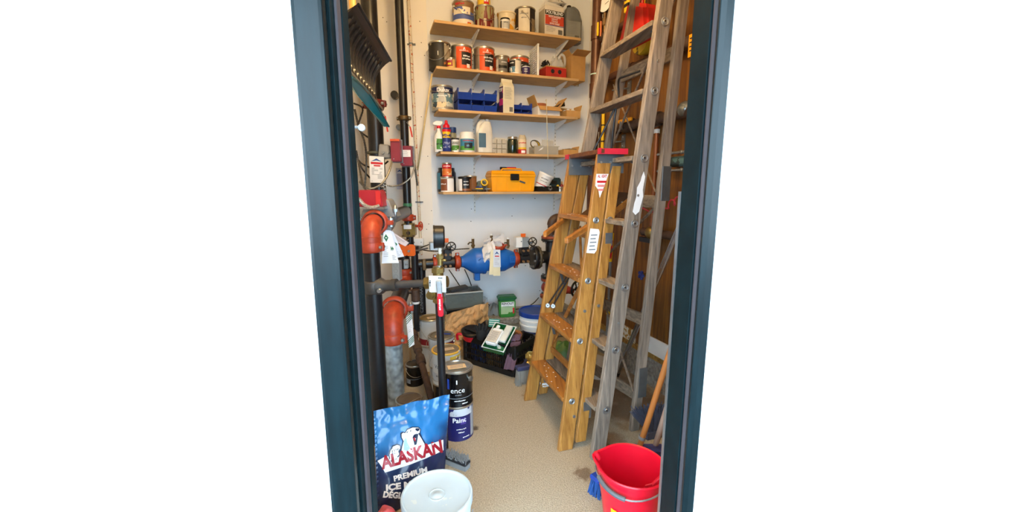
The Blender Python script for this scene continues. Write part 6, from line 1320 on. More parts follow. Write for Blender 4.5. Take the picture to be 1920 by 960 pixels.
# ================================================================== red bucket by the door
q = Vector((X(1185, 1.40, .27), 1.40, 0)); bk = thing('red_bucket', 'red plastic bucket with a wire handle standing by the right door jamb', 'bucket', q, .12)
def bprofile(a): return 1.0
vs, fs = [], []; n = 48; prof = [(.088, .0), (.092, .004), (.108, .13), (.124, .265), (.131, .267), (.132, .275), (.129, .279), (.122, .276), (.105, .12), (.088, .010)]
for r, z in prof:
    for k in range(n):
        a = 2*PI*k/n; sp_ = .020*max(0, math.cos(a-2.6))**30*(z/.27)**3; vs.append(((r+sp_)*math.cos(a), (r+sp_)*math.sin(a), z+.6*sp_*0))
for i in range(len(prof)-1):
    for k in range(n): k2 = (k+1) % n; fs.append((i*n+k, i*n+k2, (i+1)*n+k2, (i+1)*n+k))
fs.append(tuple(range(n))); fs.append(tuple((len(prof)-1)*n+k for k in range(n)))
MB().add(vs, fs, True).build('body', mat('bucket_red', '#e0122c', .3, var=.05), bk)
wrap('sticker', .098, -62, -20, .03, .13, mat('sticker_blue', '#2f9bd0', .4), bk, r1=.109, off=.0015); wrap('sticker_yellow', .108, -60, -48, .10, .15, yellow_p2, bk, r1=.112, off=.002); wrap('sticker_white', .104, -48, -32, .07, .12, paper, bk, r1=.108, off=.002)
hp = []
for k in range(25):
    a = PI*k/24; hp.append(Vector((-.135*math.cos(a), -.142*math.sin(a)*.985, .262-.028*math.sin(a)**2)))
hp = [Matrix.Rotation(-.55, 4, 'Z') @ p_ for p_ in hp]
MB().tube(hp, .0032, 8).build('handle', steel, bk); MB().tube(hp[5:13], .0085, 10).build('handle_grip', mat('grip_grey', '#54585c', .5), bk)
for k in (0, -1): MB().cyl(hp[k]*.93+UP*.018, hp[k]*1.03+UP*.018, .010, seg=10).build('handle_lug', red_pl, bk)
t = thing('dustpan', 'red plastic dustpan standing inside the red bucket', 'dustpan', q+Vector((.03, .0, .018)), -.15)
MB().hexa([Vector(v) for v in ((-.02, -.02, 0), (.05, -.03, 0), (.06, .0, 0), (-.01, .01, 0))], [Vector(v) for v in ((.015, -.035, .20), (.085, -.045, .235), (.09, -.038, .235), (.02, -.028, .20))]).build('pan', mat('pan_red', '#d41f30', .35), t, bevel=.002)
MB().bar((-.03, -.03, .0), (-.005, -.045, .155), .05, .006, XV).build('lip', MATS['pan_red'], t); MB().bar((.05, -.035, .2), (.085, -.04, .25), .03, .014, XV).build('handle', MATS['pan_red'], t, bevel=.003)
# blue brush beside the bucket
q2 = F(1122, 925)+Vector((.02, .02, 0)); t = thing('blue_brush', 'bright blue bristled brush lying beside the red bucket', 'brush', q2, .6)
bristles(t, (0, 0, .065), .10, .05, .064, mat('blue_bristle', '#1f4f94', .7), 260, .02, 5); MB().box((0, 0, .075), (.11, .055, .022)).build('block', blue_pl, t, bevel=.006)
# brooms leaning by the right jamb
a_, b_ = P(1199, 838, 1.70), P(1258, 655, 1.62); d_ = (b_-a_).normalized(); foot = a_-d_*(a_.z-.12)/d_.z
t = thing('broom', 'broom with orange wooden handle and dark splayed bristles behind the red bucket', 'broom', Vector((foot.x, foot.y, 0)))
MB().tube([foot, b_+d_*.45], .0125, 12).build('handle', mat('orange_handle', '#a9682f', .5, var=.15, stretch=(1, 1, .1)), t, world=True)
bt = thing; hb = MB().box(Vector((0, 0, .12)), (.24, .055, .05)).build('block', mat('broom_purple', '#3b3f72', .5), t, bevel=.01); bristles(t, (0, 0, .10), .22, .05, .10, mat('dark_bristle', '#33374a', .8), 320, .035, 6)
MB().lathe([(.014, -.008), (.016, -.008), (.016, .008), (.014, .008)], 14, o=P(1204, 820, 1.693), axis=d_).build('zip_tie', grey_pl, t, world=True)
t2 = thing('feather_broom', 'splayed grey-blue corn broom standing behind the orange handle', 'broom', F(1214, 815)+Vector((.02, -.02, 0)), .3)
mb = MB(); rnd = random.Random(12)
for k in range(260):
    u = rnd.uniform(-1, 1); mb.bar((.02*u, rnd.uniform(-.015, .015), .02), (.11*u-.03, rnd.uniform(-.02, .02), .17+rnd.uniform(-.03, .02)), .003, .003)
mb.box((0, 0, .02), (.09, .04, .04)); mb.build('bristles', mat('slate_bristle', '#4a5064', .8), t2)['kind'] = 'stuff'
a2, b2 = P(1228, 838, 1.72), P(1256, 748, 1.60); d2 = (b2-a2).normalized(); f2 = a2-d2*(a2.z-.01)/d2.z
t = thing('mop_handle', 'pale pinkish wooden handle leaning by the right door jamb', 'handle', Vector((f2.x, f2.y, 0)))
MB().tube([f2, b2+d2*.5], .0125, 12).build('pole', mat('pink_wood', '#a88a78', .6, var=.12), t, world=True); MB().lathe([(.013, 0), (.0145, .002), (.0145, .03), (.013, .032)], 12, o=f2, axis=d2).build('ferrule', steel_dark, t, world=True)
# sacks under the ladders
t = thing('cement_sack', 'white paper sack with blue print lying under the grey ladder', 'sack', Vector((X(1112, 2.79, .1), 2.79, 0)), -.25)
MB().grid(lambda u, v: Vector(((u-.5)*.30, (v-.5)*.26, .004+.12*(math.sin(PI*u)*math.sin(PI*v))**.45+.012*noise.noise((u*4, v*4, 2)))), 18, 16).grid(lambda u, v: Vector(((u-.5)*.30, (v-.5)*.26, .002)), 2, 2, flip=True).build('body', mat('sack_paper', '#c9c6bf', .7, var=.06), t)
MB().grid(lambda u, v: Vector((-.1+.12*u, -.10+.06*v, .012+.12*(math.sin(PI*(.17+.4*u))*math.sin(PI*(.115+.23*v)))**.45+.012*noise.noise(((.17+.4*u)*4, (.115+.23*v)*4, 2)))), 10, 6).build('blue_print', blue_roof, t)
t = thing('green_sack', 'green and white plastic sack slumped behind the orange ladder', 'sack', Vector((X(1058, 2.85, .1), 2.85, 0)), -.2)
MB().grid(lambda u, v: Vector(((u-.5)*.24, (v-.5)*.2, .004+.2*(math.sin(PI*u)*math.sin(PI*v))**.45+.03*noise.noise((u*5, v*5, 3))*math.sin(PI*u)*math.sin(PI*v))), 20, 18, smooth=False).build('body', mat('green_sack', '#4d7a3a', .35, c2='#c9cfae', thr=.6, ts=9), t)
# ================================================================== ladders
def lrail(t, p0, p1, a, b, m, name='rail', bev=.003): return MB().beam(p0, p1, a, b).build(name, m, t, world=True, bevel=bev)
def rosette(t, c, n, r=.0165):
    c, n = Vector(c), Vector(n).normalized()
    o_ = MB().lathe([(r, 0), (r, .0015), (r*.82, .003), (r*.7, .0015), (r*.5, .0015), (r*.42, .005), (r*.2, .005), (0, .003)], 18, o=c, axis=n).build('rosette', steel, t, world=True)
    MB().cyl(c+n*.004, c+n*.0055, r*.2, seg=10).build('bolt_hole', ink, o_, world=True); return o_
def lerp3(a, b, z): k = (z-a.z)/(b.z-a.z); return a.lerp(b, k)
# ---- orange stepladder, folded and leaning
Lf, Rf, Lt, Rt = Vector((.112, 2.385, 0)), Vector((.268, 1.89, 0)), Vector((.368, 2.45, 1.475)), Vector((.462, 2.11, 1.475))
ol = thing('wooden_stepladder', 'orange varnished wooden stepladder with red top, folded and leaning', 'ladder', (Lf+Rf)/2)
ax0 = (Rf-Lf).normalized(); fb = Vector((-ax0.y, ax0.x, 0))                    # fb points away to the right
for a, b in ((Lf, Lt), (Rf, Rt)):
    lrail(ol, a, b, fb*.039, ax0*.0125, ladder_o, 'front_rail')
    lrail(ol, a+fb*.085+UP*.03, b+fb*.075, fb*.028, ax0*.011, ladder_o, 'rear_rail')
for z in (.25, .55, .85, 1.15):
    p, q = lerp3(Lf, Lt, z), lerp3(Rf, Rt, z); d = (q-p).normalized(); n = Vector((-d.y, d.x, 0))
    MB().beam(p+d*.012, q-d*.012, n*.045, UP*.0115).build('step', ladder_o2, ol, world=True, bevel=.002)
    sp_ = MB()
    rnd = random.Random(int(z*100))
    for k in range(10): c = p.lerp(q, rnd.uniform(.1, .9))+n*rnd.uniform(-.035, .03)+UP*.0118; sp_.cyl(c, c+UP*.0006, rnd.uniform(.002, .005), seg=7)
    sp_.build('paint_drops', ink_w, ol, world=True)['kind'] = 'stuff'
    rosette(ol, q+d*.0145-fb*.004, d)
    if z in (.25, .55, .85): MB().bar(p+d*.02+UP*-.012+n*.02, p+d*.09-UP*.10+n*.02, .016, .003, n).build('step_brace', steel_dark, ol, world=True)
for z, o_ in ((1.15, .075),): q = lerp3(Rf, Rt, z); rosette(ol, q+ax0*.0145+fb*o_, ax0)
for z, o_ in ((.70, 0), (.72, .075), (.17, .02)): q = lerp3(Rf, Rt, z); MB().cyl(q+ax0*.012+fb*o_, q+ax0*.017+fb*o_, .008, seg=10).build('rivet', steel, ol, world=True)
# rear rungs and braces
for z in (.32, 1.05):
    p, q = lerp3(Lf, Lt, z)+fb*.08, lerp3(Rf, Rt, z)+fb*.08; lrail(ol, p, q, UP*.02, fb*.008, ladder_o2, 'rear_bar')
lrail(ol, lerp3(Lf, Lt, .35)+fb*.08, lerp3(Rf, Rt, 1.02)+fb*.08-ax0*.05, fb*.006, Vector((.0, .013, .013)), ladder_o2, 'diagonal_brace')
lrail(ol, lerp3(Rf, Rt, .32)+fb*.085-ax0*.03, lerp3(Lf, Lt, 1.08)+fb*.085+ax0*.06, fb*.006, Vector((.0, .013, -.013)), ladder_o2, 'diagonal_brace')
# top cap: red edged board with metal brackets
ax1 = (Rt-Lt).normalized(); n1 = Vector((-ax1.y, ax1.x, 0)); e0, e1 = Lt-ax1*.045+UP*.012, Rt+ax1*.045+UP*.012
MB().beam(e0+n1*.03, e1+n1*.03, n1*.07, UP*.012).build('top_board', wood('dark_top_board', '#7a4a2c', '#4f2c1c', 'x', 1., .5), ol, world=True, bevel=.003)
MB().beam(e0-n1*.041, e0-n1*.041+ax1*.05, n1*.004, UP*.0135).build('red_edge', mat('red_paint_worn', '#c2203a', .4, c2='#e4dcd8', thr=.72, ts=9), ol, world=True)
MB().beam(e1-ax1*.012-n1*.04, e1+ax1*.003-n1*.04+n1*.14, ax1*.010, UP*.0135).build('red_edge', MATS['red_paint_worn'], ol, world=True)
MB().beam(e1-ax1*.02-n1*.046, e1+ax1*.006-n1*.046, n1*.004, UP*.0145).build('red_edge', MATS['red_paint_worn'], ol, world=True)
for b, s in ((Lt, -1), (Rt, 1)):
    c = b+ax1*s*.0+ax1*.0155-UP*.04; pl_ = MB().beam(c-fb*.045, c+fb*.105, ax1*.0015, UP*.052).build('top_bracket', mat('bracket_grey', '#6f767c', .5, .5, var=.15), ol, world=True)
    for k in (-.025, .03, .085): MB().cyl(c+fb*k, c+fb*k+ax1*.005, .006, seg=8).build('rivet', steel, pl_, world=True)
# warning stickers on the right front rail
def rail_pt(z, off): return lerp3(Rf, Rt, z)+ax0*.0138+fb*off
def rail_label(zs, m, nm): return MB().flat([rail_pt(z, o_) for z, o_ in zs]).build(nm, m, ol, world=True)
rail_label([(1.378, -.036), (1.378, .032), (1.30, .012), (1.26, .0), (1.30, -.014), (1.32, -.034)], paper, 'warning_sticker')
rd_ = (lerp3(Rf, Rt, 1.3)-lerp3(Rf, Rt, 1.2)).normalized()
text_flat('lettering', 'AL  IGHT', .020, rail_pt(1.366, -.002)+ax0*.0005, fb, rd_, ink_r, ol, .03, world=True, wide=.62)
for k in range(3): rail_label([(1.345-.02*k, -.028+.006*k), (1.345-.02*k, .026-.005*k), (1.334-.02*k, .024-.005*k), (1.334-.02*k, -.026+.006*k)], ink_r if k == 0 else mat('pale_red', '#d98a8c', .6), 'sticker_print').location += ax0*.0005
rail_label([(1.11, -.030), (1.105, .018), (1.09, .026), (1.00, .022), (.985, .012), (.99, -.034)], paper, 'rating_label')
mb = MB()
for k in range(5): mb.flat([rail_pt(1.08-.018*k, -.022)+ax0*.0006, rail_pt(1.08-.018*k, .014-.006*(k % 2))+ax0*.0006, rail_pt(1.074-.018*k, .014-.006*(k % 2))+ax0*.0006, rail_pt(1.074-.018*k, -.022)+ax0*.0006])
mb.build('small_print', ink_g, ol, world=True)['kind'] = 'stuff'
MB().beam(lerp3(Rf, Rt, 1.05)+ax0*.0125+fb*.085-UP*.03, lerp3(Rf, Rt, 1.05)+ax0*.0125+fb*.085+UP*.035, fb*.020, ax0*.0015).build('hinge_plate', steel_dark, ol, world=True); MB().beam(lerp3(Rf, Rt, .19)+ax0*.0125+fb*.092-UP*.045, lerp3(Rf, Rt, .19)+ax0*.0125+fb*.092+UP*.045, fb*.022, ax0*.0015).build('foot_plate', steel, ol, world=True)
MB().tube([lerp3(Lf, Lt, .09)+fb*.085+ax0*(.014*math.cos(k))+UP*(.012*math.sin(k*.7)+.0)+fb*.034*math.sin(k) for k in range(40)], .0025, 5).build('white_twine', paper, ol, world=True)
# paint shelf swung out with two arms
for px0, py0, px1, py1, y0, y1 in ((1021, 440, 1062, 408, 2.16, 2.40), (1061, 452, 1118, 415, 1.94, 2.12)):
    lrail(ol, P(px0, py0, y0), P(px1, py1, y1), Vector((0, .004, .0135)), Vector((.008, -.006, 0)), ladder_o2, 'shelf_arm')
s_a, s_b, s_c, s_d = P(1088, 402, 2.32), P(1130, 408, 2.08), P(1188, 361, 2.22), P(1142, 359, 2.42)
MB().hexa([v-UP*.02 for v in (s_a, s_b, s_c, s_d)], [s_a, s_b, s_c, s_d]).build('paint_shelf', mat('dark_splashed_board', '#3a2418', .4, c2='#c9c6c2', thr=.68, ts=22), ol, world=True, bevel=.002)
lrail(ol, s_b-UP*.022, s_c-UP*.022, Vector((.0, 0, .018)), Vector((.005, -.006, 0)), ladder_o2, 'shelf_edge')
# black strap spreader
for dx, dy in ((0, 0), (10, 1)):
    MB().bar(P(1027+dx, 572+dy, 2.375), P(1062+dx*.5, 520, 2.30), .014, .003, ax0).build('spreader_strap', dark_pl, ol, world=True); rosette(ol, P(1027+dx, 573+dy, 2.362), Vector((-.1, -1, .1)), .015)

# ---- tall weathered grey ladder
LF, RF, LFt, RFt = Vector((.187, 2.495, 0)), Vector((.418, 1.83, 0)), Vector((.604, 2.485, 2.45)), Vector((.728, 2.03, 2.45))
LR, RR, LRt, RRt = Vector((.37, 2.62, 0)), Vector((.668, 2.06, 0)), Vector((.712, 2.53, 2.45)), Vector((.818, 2.09, 2.45))
gl = thing('weathered_stepladder', 'tall weathered grey wooden stepladder standing behind the orange one', 'ladder', (LF+RF)/2)
gx = (RF-LF).normalized(); gf = Vector((-gx.y, gx.x, 0))
for a, b in ((LF, LFt), (RF, RFt)): lrail(gl, a, b, gf*.037, gx*.014, ladder_g, 'front_rail')
for a, b in ((LR, LRt), (RR, RRt)): lrail(gl, a, b, gf*.026, gx*.014, ladder_g, 'rear_rail')
for k in range(8):
    z = .245+.3*k; p, q = lerp3(LF, LFt, z), lerp3(RF, RFt, z); d = (q-p).normalized(); n = Vector((-d.y, d.x, 0))
    MB().beam(p+d*.012, q-d*.012, n*.045, UP*.0115).build('step', ladder_g2, gl, world=True, bevel=.002)
    rosette(gl, q+d*.016+n*.004, d, .020)
    MB().bar(q-d*.02-UP*.012, q-d*.075-UP*.012+UP*.0-d*.0, .014, .003, n).bar(q-d*.014-UP*.06, q-d*.075-UP*.012, .014, .003, n).build('step_brace', steel_dark, gl, world=True)
    if k % 2: MB().cyl(lerp3(RF, RFt, z+.13)+d*.013, lerp3(RF, RFt, z+.13)+d*.018, .006, seg=8).build('rivet', steel, gl, world=True)
for z in (.20, .62, 1.24, 1.28, 1.95):
    p, q = lerp3(LR, LRt, z), lerp3(RR, RRt, z)
    if z == 1.28: continue
    lrail(gl, p, q, UP*.032, gf*.010, ladder_g2, 'rear_bar')
for (za, zb, s) in ((.25, .95, 0), (1.30, 1.90, 0), (.70, 1.20, 1), (1.32, 2.2, 1)):
    A, B2_ = (lerp3(RR, RRt, za), lerp3(LR, LRt, zb)) if s == 0 else (lerp3(LR, LRt, za), lerp3(RR, RRt, zb))
    lrail(gl, A-gf*.04, B2_-gf*.04, gf*.006, Vector((.0, .014, .014 if s == 0 else -.014)), ladder_g2, 'diagonal_brace')
for z in (1.33, .28):
    c = lerp3(RR, RRt, z)+gx*.0145; MB().beam(c+gf*.012-UP*.085, c+gf*.012+UP*.085, gf*.026, gx*.002).build('side_plate', mat('plate_grey', '#5a5e60', .5, .5, var=.2), gl, world=True, bevel=.004)
def gpt(z, o_): return lerp3(RF, RFt, z)+gx*.0152+gf*o_
MB().flat([gpt(z, o_) for z, o_ in ((1.385, .012), (1.36, .024), (1.30, .022), (1.27, .030), (1.20, .020), (1.185, .002), (1.20, -.016), (1.24, -.014), (1.27, -.008), (1.31, -.012), (1.34, .002), (1.36, .004))]).build('torn_label', paper, gl, world=True)
MB().beam((LFt+LRt)/2+UP*.012, (RFt+RRt)/2+UP*.012, gf*.10, UP*.013).build('top_board', ladder_g2, gl, world=True)
# black bungee on the ladder
t = thing('bungee_strap', 'black rubber strap hooked on the grey ladder', 'strap', P(1112, 285, 2.34))
MB().tube(spline([P(1200, 133, 2.20), P(1172, 143, 2.26), P(1160, 150, 2.30), P(1160, 175, 2.32), P(1158, 190, 2.32), P(1142, 225, 2.34), P(1112, 284, 2.36)], 6), .006, 8).build('strap', black_pl, t, world=True)
MB().tube(spline([P(1158, 190, 2.32), P(1152, 225, 2.33), P(1146, 282, 2.36)], 6), .006, 8).build('tail', black_pl, t, world=True); MB().lathe([(.010, -.002), (.016, -.002), (.016, .002), (.010, .002), (.010, -.002)], 16, o=P(1110, 286, 2.345), axis=(.2, -1, .2)).build('ring', steel, t, world=True)

# ================================================================== pipes on the right wall
bp = thing('brown_wall_pipe', 'brown vertical pipe with two side branches and a pressure gauge by the plywood', 'pipe', Vector((X(1112, 3.2, 1.5), 3.2, .9)))
bx_ = X(1117, 3.2, Z(120, 3.2)); bxv = Vector((bx_, 3.2, 0))
cop = mat('brown_copper', '#553626', .4, .35, var=.35, vs=14)
pipe(bp, [bxv+UP*.9, bxv+UP*2.95], .036, cop, 'riser_pipe', 24)
for py in (62, 170, 235): MB().lathe([(.036, -.05), (.041, -.048), (.041, .048), (.036, .05)], 22, o=bxv+UP*Z(py, 3.2), axis=UP).build('pipe_sleeve', cop, bp, world=True)
MB().lathe([(.0365, -.004), (.0385, -.004), (.0385, .004), (.0365, .004)], 22, o=bxv+UP*Z(140, 3.2), axis=UP).build('pale_tie', mat('pale_tie', '#b9d8cf', .5), bp, world=True)
MB().box(bxv+Vector((-.0, -.04, Z(234, 3.2))), (.085, .02, .05)).build('pipe_strap', pipe_rust, bp, world=True, bevel=.004)
def rpipe(pxs, t_, r, m, nm='branch_pipe', par=None):
    pts = [onR(px, py, t_) for px, py in pxs]; return pipe(par or bp, pts, r, m, nm, 16), pts
z_a, z_b = Z(75, 3.2), Z(155, 3.2)
for (p0, z0, far) in (((1115, 75), z_a, (1216, 8)), ((1107, 155), z_b, (1312, 58))):
    e = onR(far[0], far[1], .07); s = bxv+UP*z0; e.z = s.z
    pipe(bp, [s, RW(.03, .07, s.z), RW((e-RC).dot(RD), .07, s.z)], .024, cop, 'branch_pipe', 16)
    for k in (.12, .42, .95): MB().lathe([(.024, -.045), (.031, -.042), (.034, 0), (.031, .042), (.024, .045)], 18, o=RW(.03+k, .07, s.z), axis=RD).build('fitting', pipe_rust, bp, world=True)
q = onR(1133, 68, .07); q = RW((q-RC).dot(RD), .07, z_a)
MB().cyl(q, q+UP*.16, .014, seg=12).build('gauge_stem', bronze, bp, world=True); hexnut(bp, q+UP*.10, UP, .022, .05, bronze); MB().cyl(q-BD*.03, q-BD*.03+UP*.10, .010).build('drain_stub', mat('copper', '#a8613d', .4, .6), bp, world=True); MB().box(q+Vector((-.05, -.01, .05)), (.014, .012, .09)).build('yellow_lever', yellow_p2, bp, world=True, bevel=.003)
gc2 = q+UP*.215; ga = Vector((-.75, -.62, .1)).normalized()
MB().lathe([(0, -.03), (.05, -.03), (.058, -.02), (.058, .006), (.054, .008), (.052, .002), (0, .002)], 28, o=gc2, axis=ga).build('gauge', black_pl, bp, world=True); MB().lathe([(0, .0035), (.051, .0035)], 28, o=gc2, axis=ga).build('gauge_dial', paper, bp, world=True); MB().bar(gc2+ga*.005, gc2+ga*.005+Vector((.02, -.03, .01)), .003, .001).build('gauge_needle', ink, bp, world=True)
# lower valve line with yellow handles
wl = thing('lower_wall_pipe', 'dark pipe with a yellow valve handle fixed low across the plywood', 'pipe', onR(1155, 240, .05))
zl_ = onR(1160, 240, .07).z; sA, sB = (onR(1140, 240, .07)-RC).dot(RD), (onR(1300, 215, .07)-RC).dot(RD)
pipe(wl, [RW(sA, .07, zl_), RW(sB, .07, zl_)], .030, pipe_rust, 'pipe', 16)
for k in (.1, .3, .62): MB().lathe([(.03, -.05), (.042, -.045), (.045, 0), (.042, .045), (.03, .05)], 18, o=RW(sA+(sB-sA)*k, .07, zl_), axis=RD).build('fitting', mat('cast_pipe', '#3d332b', .5, .3, var=.3), wl, world=True)
yl = onR(1172, 226, .12); MB().bar(yl-RD*.07, yl+RD*.07, .018, .022, RN).build('yellow_lever', yellow_pl, wl, world=True, bevel=.004)
MB().cyl(yl-UP*.05-RD*.04, yl-RD*.04, .012).build('lever_stem', steel_dark, wl, world=True)
MB().sphere(onR(1285, 205, .07), .045, 16, 10).build('taped_joint', mat('foil_tape', '#8f9698', .25, .6, var=.3), wl, world=True)
# yellow gas line and copper lines
t = thing('yellow_tube', 'bright yellow vertical tube on the plywood behind the grey ladder', 'pipe', onR(1135, 300, .04))
q0, q1 = onR(1136, 195, .04), onR(1128, 310, .04); pipe(t, [Vector((q1.x, q1.y, q0.z)), Vector((q1.x, q1.y, .9))], .012, yellow_p2, 'tube')
for py in (235, 265): MB().lathe([(.0125, -.004), (.014, -.004), (.014, .004), (.0125, .004)], 14, o=Vector((q1.x, q1.y, onR(1130, py, .04).z)), axis=UP).build('clip', black_pl, t, world=True)
for (px, py, lb) in ((1180, 165, 'steel wall anchor plate high on the plywood behind the grey ladder'), (1169, 265, 'steel wall anchor plate lower on the plywood behind the grey ladder')):
    c = onR(px, py, .014); t = thing('anchor_plate', lb, 'bracket', c, -RYAW+PI, 'steel anchor plates on the plywood')
    MB().beam(c-UP*.045, c+UP*.045, RD*.022, RN*.003).build('plate', steel_dark, t, world=True); MB().cyl(c, c+RN*.07-RD*.10, .006, seg=8).build('rod', steel_dark, t, world=True)
    for s in (-.03, .03): MB().cyl(c+UP*s, c+UP*s+RN*.008, .006, seg=6).build('bolt', steel, t, world=True)
t = thing('copper_lines', 'pair of copper tubes running along the plywood near the door', 'pipe', onR(1275, 437, .05))
for py in (434, 446): a_ = onR(1244, py, .05); b_ = onR(1292, py+1, .05); b_.z = a_.z; pipe(t, [a_, b_+RD*.2], .007, mat('copper_bright', '#b0653f', .35, .7), 'tube', 10)
a_ = onR(1225, 437, .07); pipe(t, [RW((a_-RC).dot(RD)-.1, .07, a_.z), RW((a_-RC).dot(RD)+.20, .07, a_.z)], .026, pipe_rust, 'manifold'); MB().sphere(a_-RD*.02, .04, 14, 8).build('valve_body', brass, t, world=True); MB().box(a_+RD*.05, (.04, .04, .03)).build('yellow_band', yellow_pl, t, world=True); MB().bar(a_-UP*.05-RD*.12, a_-UP*.05+RD*.05, .03, .03).build('dark_valve', black_pl, t, world=True)
for py in (289, 320):
    t = thing('steel_rod', ('upper' if py == 289 else 'lower')+' thin steel rod jutting past the grey ladder towards the door', 'rod', onR(1280, py, .10), 0, 'thin steel rods')
    a_ = onR(1233, py+1, .10); b_ = onR(1284, py-2, .10); b_.z = a_.z; MB().cyl(a_, b_+RD*.1, .0075, seg=10).build('rod', steel, t, world=True); MB().cyl(a_, a_-RN*.09, .006, seg=8).build('stud', steel_dark, t, world=True); MB().lathe([(.0075, 0), (.011, .002), (.011, .012), (.0075, .014)], 10, o=b_-RD*.03, axis=RD).build('nut', steel, t, world=True)
a_ = onR(1274, 303, .06); t = thing('teal_valve', 'teal taped pipe joint near the door above the steel rod', 'pipe', a_); MB().tube([a_-RD*.06, a_+RD*.12], .030, 14).build('joint', mat('teal_tape', '#4f7378', .5, c2='#2b3d40', thr=.5, ts=20), t, world=True); MB().tube([a_+RD*.06, a_+RD*.3], .026, 12).build('pipe', pipe_rust, t, world=True); MB().tube([a_, a_-RN*.06], .012, 10).build('standoff', steel_dark, t, world=True)
a_ = onR(1297, 85, .13); t = thing('yellow_tag', 'yellow printed tag hanging beside the right door jamb', 'tag', a_); MB().beam(a_-UP*.055, a_+UP*.055, RD*.02, RN*.003).build('plate', yellow_pl, t, world=True); mb = MB(); [mb.beam(a_+UP*(.035-.02*k)+RN*.004-RD*.012, a_+UP*(.035-.02*k)+RN*.004+RD*.012, UP*.003, RN*.0004) for k in range(4)]; mb.build('small_print', ink, t, world=True)['kind'] = 'stuff'; MB().tube([a_+UP*.05, a_+UP*.08-RN*.07], .002, 5).build('string', ink, t, world=True)
# blue tap
a_ = onR(1202, 516, .09); t = thing('blue_tap', 'small blue star-handled tap on the plywood', 'tap', a_)
MB().tube([a_-RN*.085, a_-RN*.02], .012, 10).build('spout', brass, t, world=True); mb = MB(); [mb.beam(a_, a_+(RD*math.cos(k*PI/2.5)+UP*math.sin(k*PI/2.5))*.03, RN*.006, (RD*-math.sin(k*PI/2.5)+UP*math.cos(k*PI/2.5))*.010) for k in range(5)]; mb.build('handle', mat('tap_blue', '#1d2f78', .4), t, world=True, bevel=.003)
# red coil
t = thing('coiled_hose', 'thin red coiled air hose hanging across the plywood', 'hose', onR(1240, 385, .06))
pts = [onR(1205, 390, .05), onR(1222, 398, .05), onR(1232, 391, .05), onR(1240, 390, .05), onR(1250, 391, .05)]
for k in range(20): a = k*PI/5; pts.append(onR(1254+k*1.1-2.5*math.sin(a)*1.3, 386-k*.55+6.5*math.cos(a)-2, .06))
MB().tube(spline(pts, 3), .0045, 8).build('hose', mat('hose_red', '#c2364a', .35), t, world=True)
# aluminium pole and extension pole
a_, b_ = P(1165, 683, 2.62), P(1268, 440, 2.05); d_ = (b_-a_).normalized(); f_ = a_-d_*(a_.z-.015)/d_.z
t = thing('aluminium_pole', 'shiny aluminium pole leaning diagonally against the plywood', 'pole', Vector((f_.x, f_.y, 0))); MB().tube([f_, b_+d_*.12], .0155, 14).build('pole', mat('aluminium', '#b9bcc4', .25, .9, var=.08), t, world=True); MB().lathe([(.0155, 0), (.018, .002), (.018, .04), (.0155, .042)], 14, o=f_, axis=d_).build('end_cap', dark_pl, t, world=True)
a_, b_ = P(1140, 590, 2.92), P(1147, 445, 2.86); t = thing('extension_pole', 'yellow and grey extension pole with red print leaning behind the ladders', 'pole', Vector((a_.x, a_.y, .0)))
d_ = (b_-a_).normalized(); f_ = a_-d_*(a_.z-.01)/d_.z; MB().tube([f_, b_], .011, 12).build('pole', mat('grey_pole', '#8c8d8f', .4, .4), t, world=True)
g0, g1 = P(1143.5, 490, 2.875), b_; MB().tube([g0, g1+d_*.03], .0155, 12).build('yellow_grip', yellow_p2, t, world=True); MB().bar(g0+Vector((0, -.0165, .02)), g1+Vector((0, -.0165, -.02)), .012, .001, XV).build('red_print', ink_r, t, world=True)
for py in (565, 584): c = P(1140.5, py, 2.915); MB().tube([c-d_*.02, c+d_*.02], .0145, 10).build('yellow_collar', yellow_p2, t, world=True)
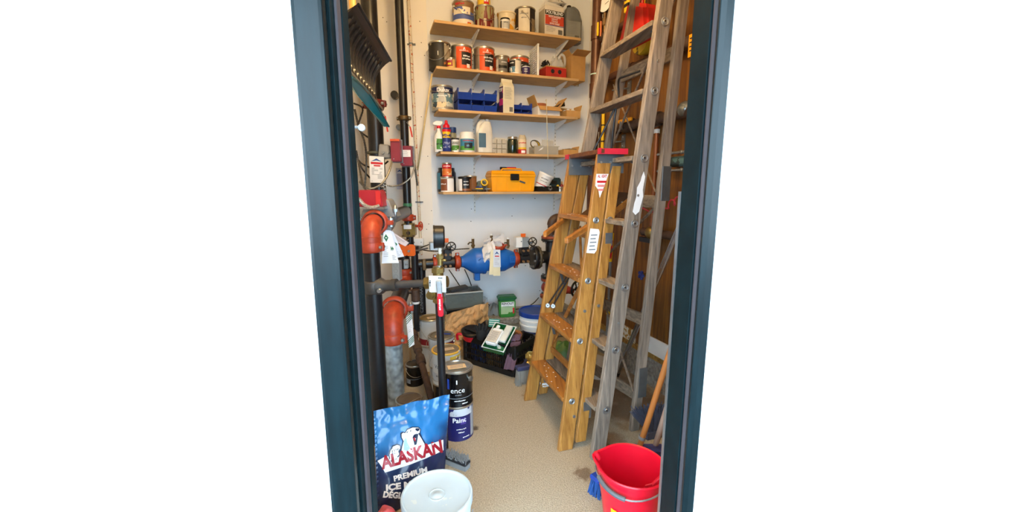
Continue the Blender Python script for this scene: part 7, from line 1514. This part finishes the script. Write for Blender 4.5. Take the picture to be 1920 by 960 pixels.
# red jug, yellow item hung high on the plywood
c = onR(1198, 42, .19); t = thing('red_container', 'red plastic container hung high on the plywood behind the grey ladder', 'container', c-UP*.12)
MB().hexa([c+RD*a+RN*b+UP*-.11 for a, b in ((-.13, -.06), (.15, -.06), (.15, .06), (-.13, .06))], [c+RD*a+RN*b+UP*z for a, b, z in ((-.06, -.05, .13), (.12, -.05, .05), (.12, .05, .05), (-.06, .05, .13))]).build('body', mat('dull_red', '#c4261c', .45, var=.15), t, world=True, bevel=.02, bseg=2); MB().tube([c+RD*.02+UP*.08, c+RD*.02+UP*.16, c+RD*-.05+UP*.18, c-RD*.06+UP*.1], .014, 8).build('handle', MATS['dull_red'], t, world=True)
c = onR(1207, 78, .06); t = thing('yellow_disc', 'yellow reel below the red container on the plywood', 'reel', c); MB().lathe([(0, -.03), (.075, -.03), (.078, -.02), (.078, .02), (.075, .03), (0, .03)], 24, o=c, axis=RN).build('reel', mat('reel_yellow', '#d9b62a', .45, c2='#6b5a1c', thr=.66, ts=12), t, world=True); MB().cyl(c+RN*.028, c+RN*.036, .02).build('hub', dark_pl, t, world=True)
for (px, py, lb) in ((1177, 4, 'yellow strip beside the red container high on the plywood'), (1203, 6, 'yellow and black strip above the red container')):
    c = onR(px, py, .09); t = thing('yellow_level', lb, 'tool', c); MB().beam(c-UP*.06, c+UP*.12, RD*.022, RN*.012).build('body', yellow_p2, t, world=True, bevel=.003); MB().beam(c-UP*.03, c-UP*.01, RD*.023, RN*.013).build('band', black_pl, t, world=True)
# copper downpipe seen through the rails
a_ = onR(1232, 240, .035); t = thing('copper_downpipe', 'slim copper downpipe with white clip behind the grey ladder', 'pipe', Vector((a_.x, a_.y, .95))); MB().tube([Vector((a_.x, a_.y, 1.0)), Vector((a_.x, a_.y, zl_))], .014, 12).build('tube', mat('copper_dull', '#8a5433', .4, .5), t, world=True); MB().lathe([(.0145, -.012), (.018, -.012), (.018, .012), (.0145, .012)], 14, o=Vector((a_.x, a_.y, onR(1232, 246, .035).z)), axis=UP).build('clip', white_pl, t, world=True)
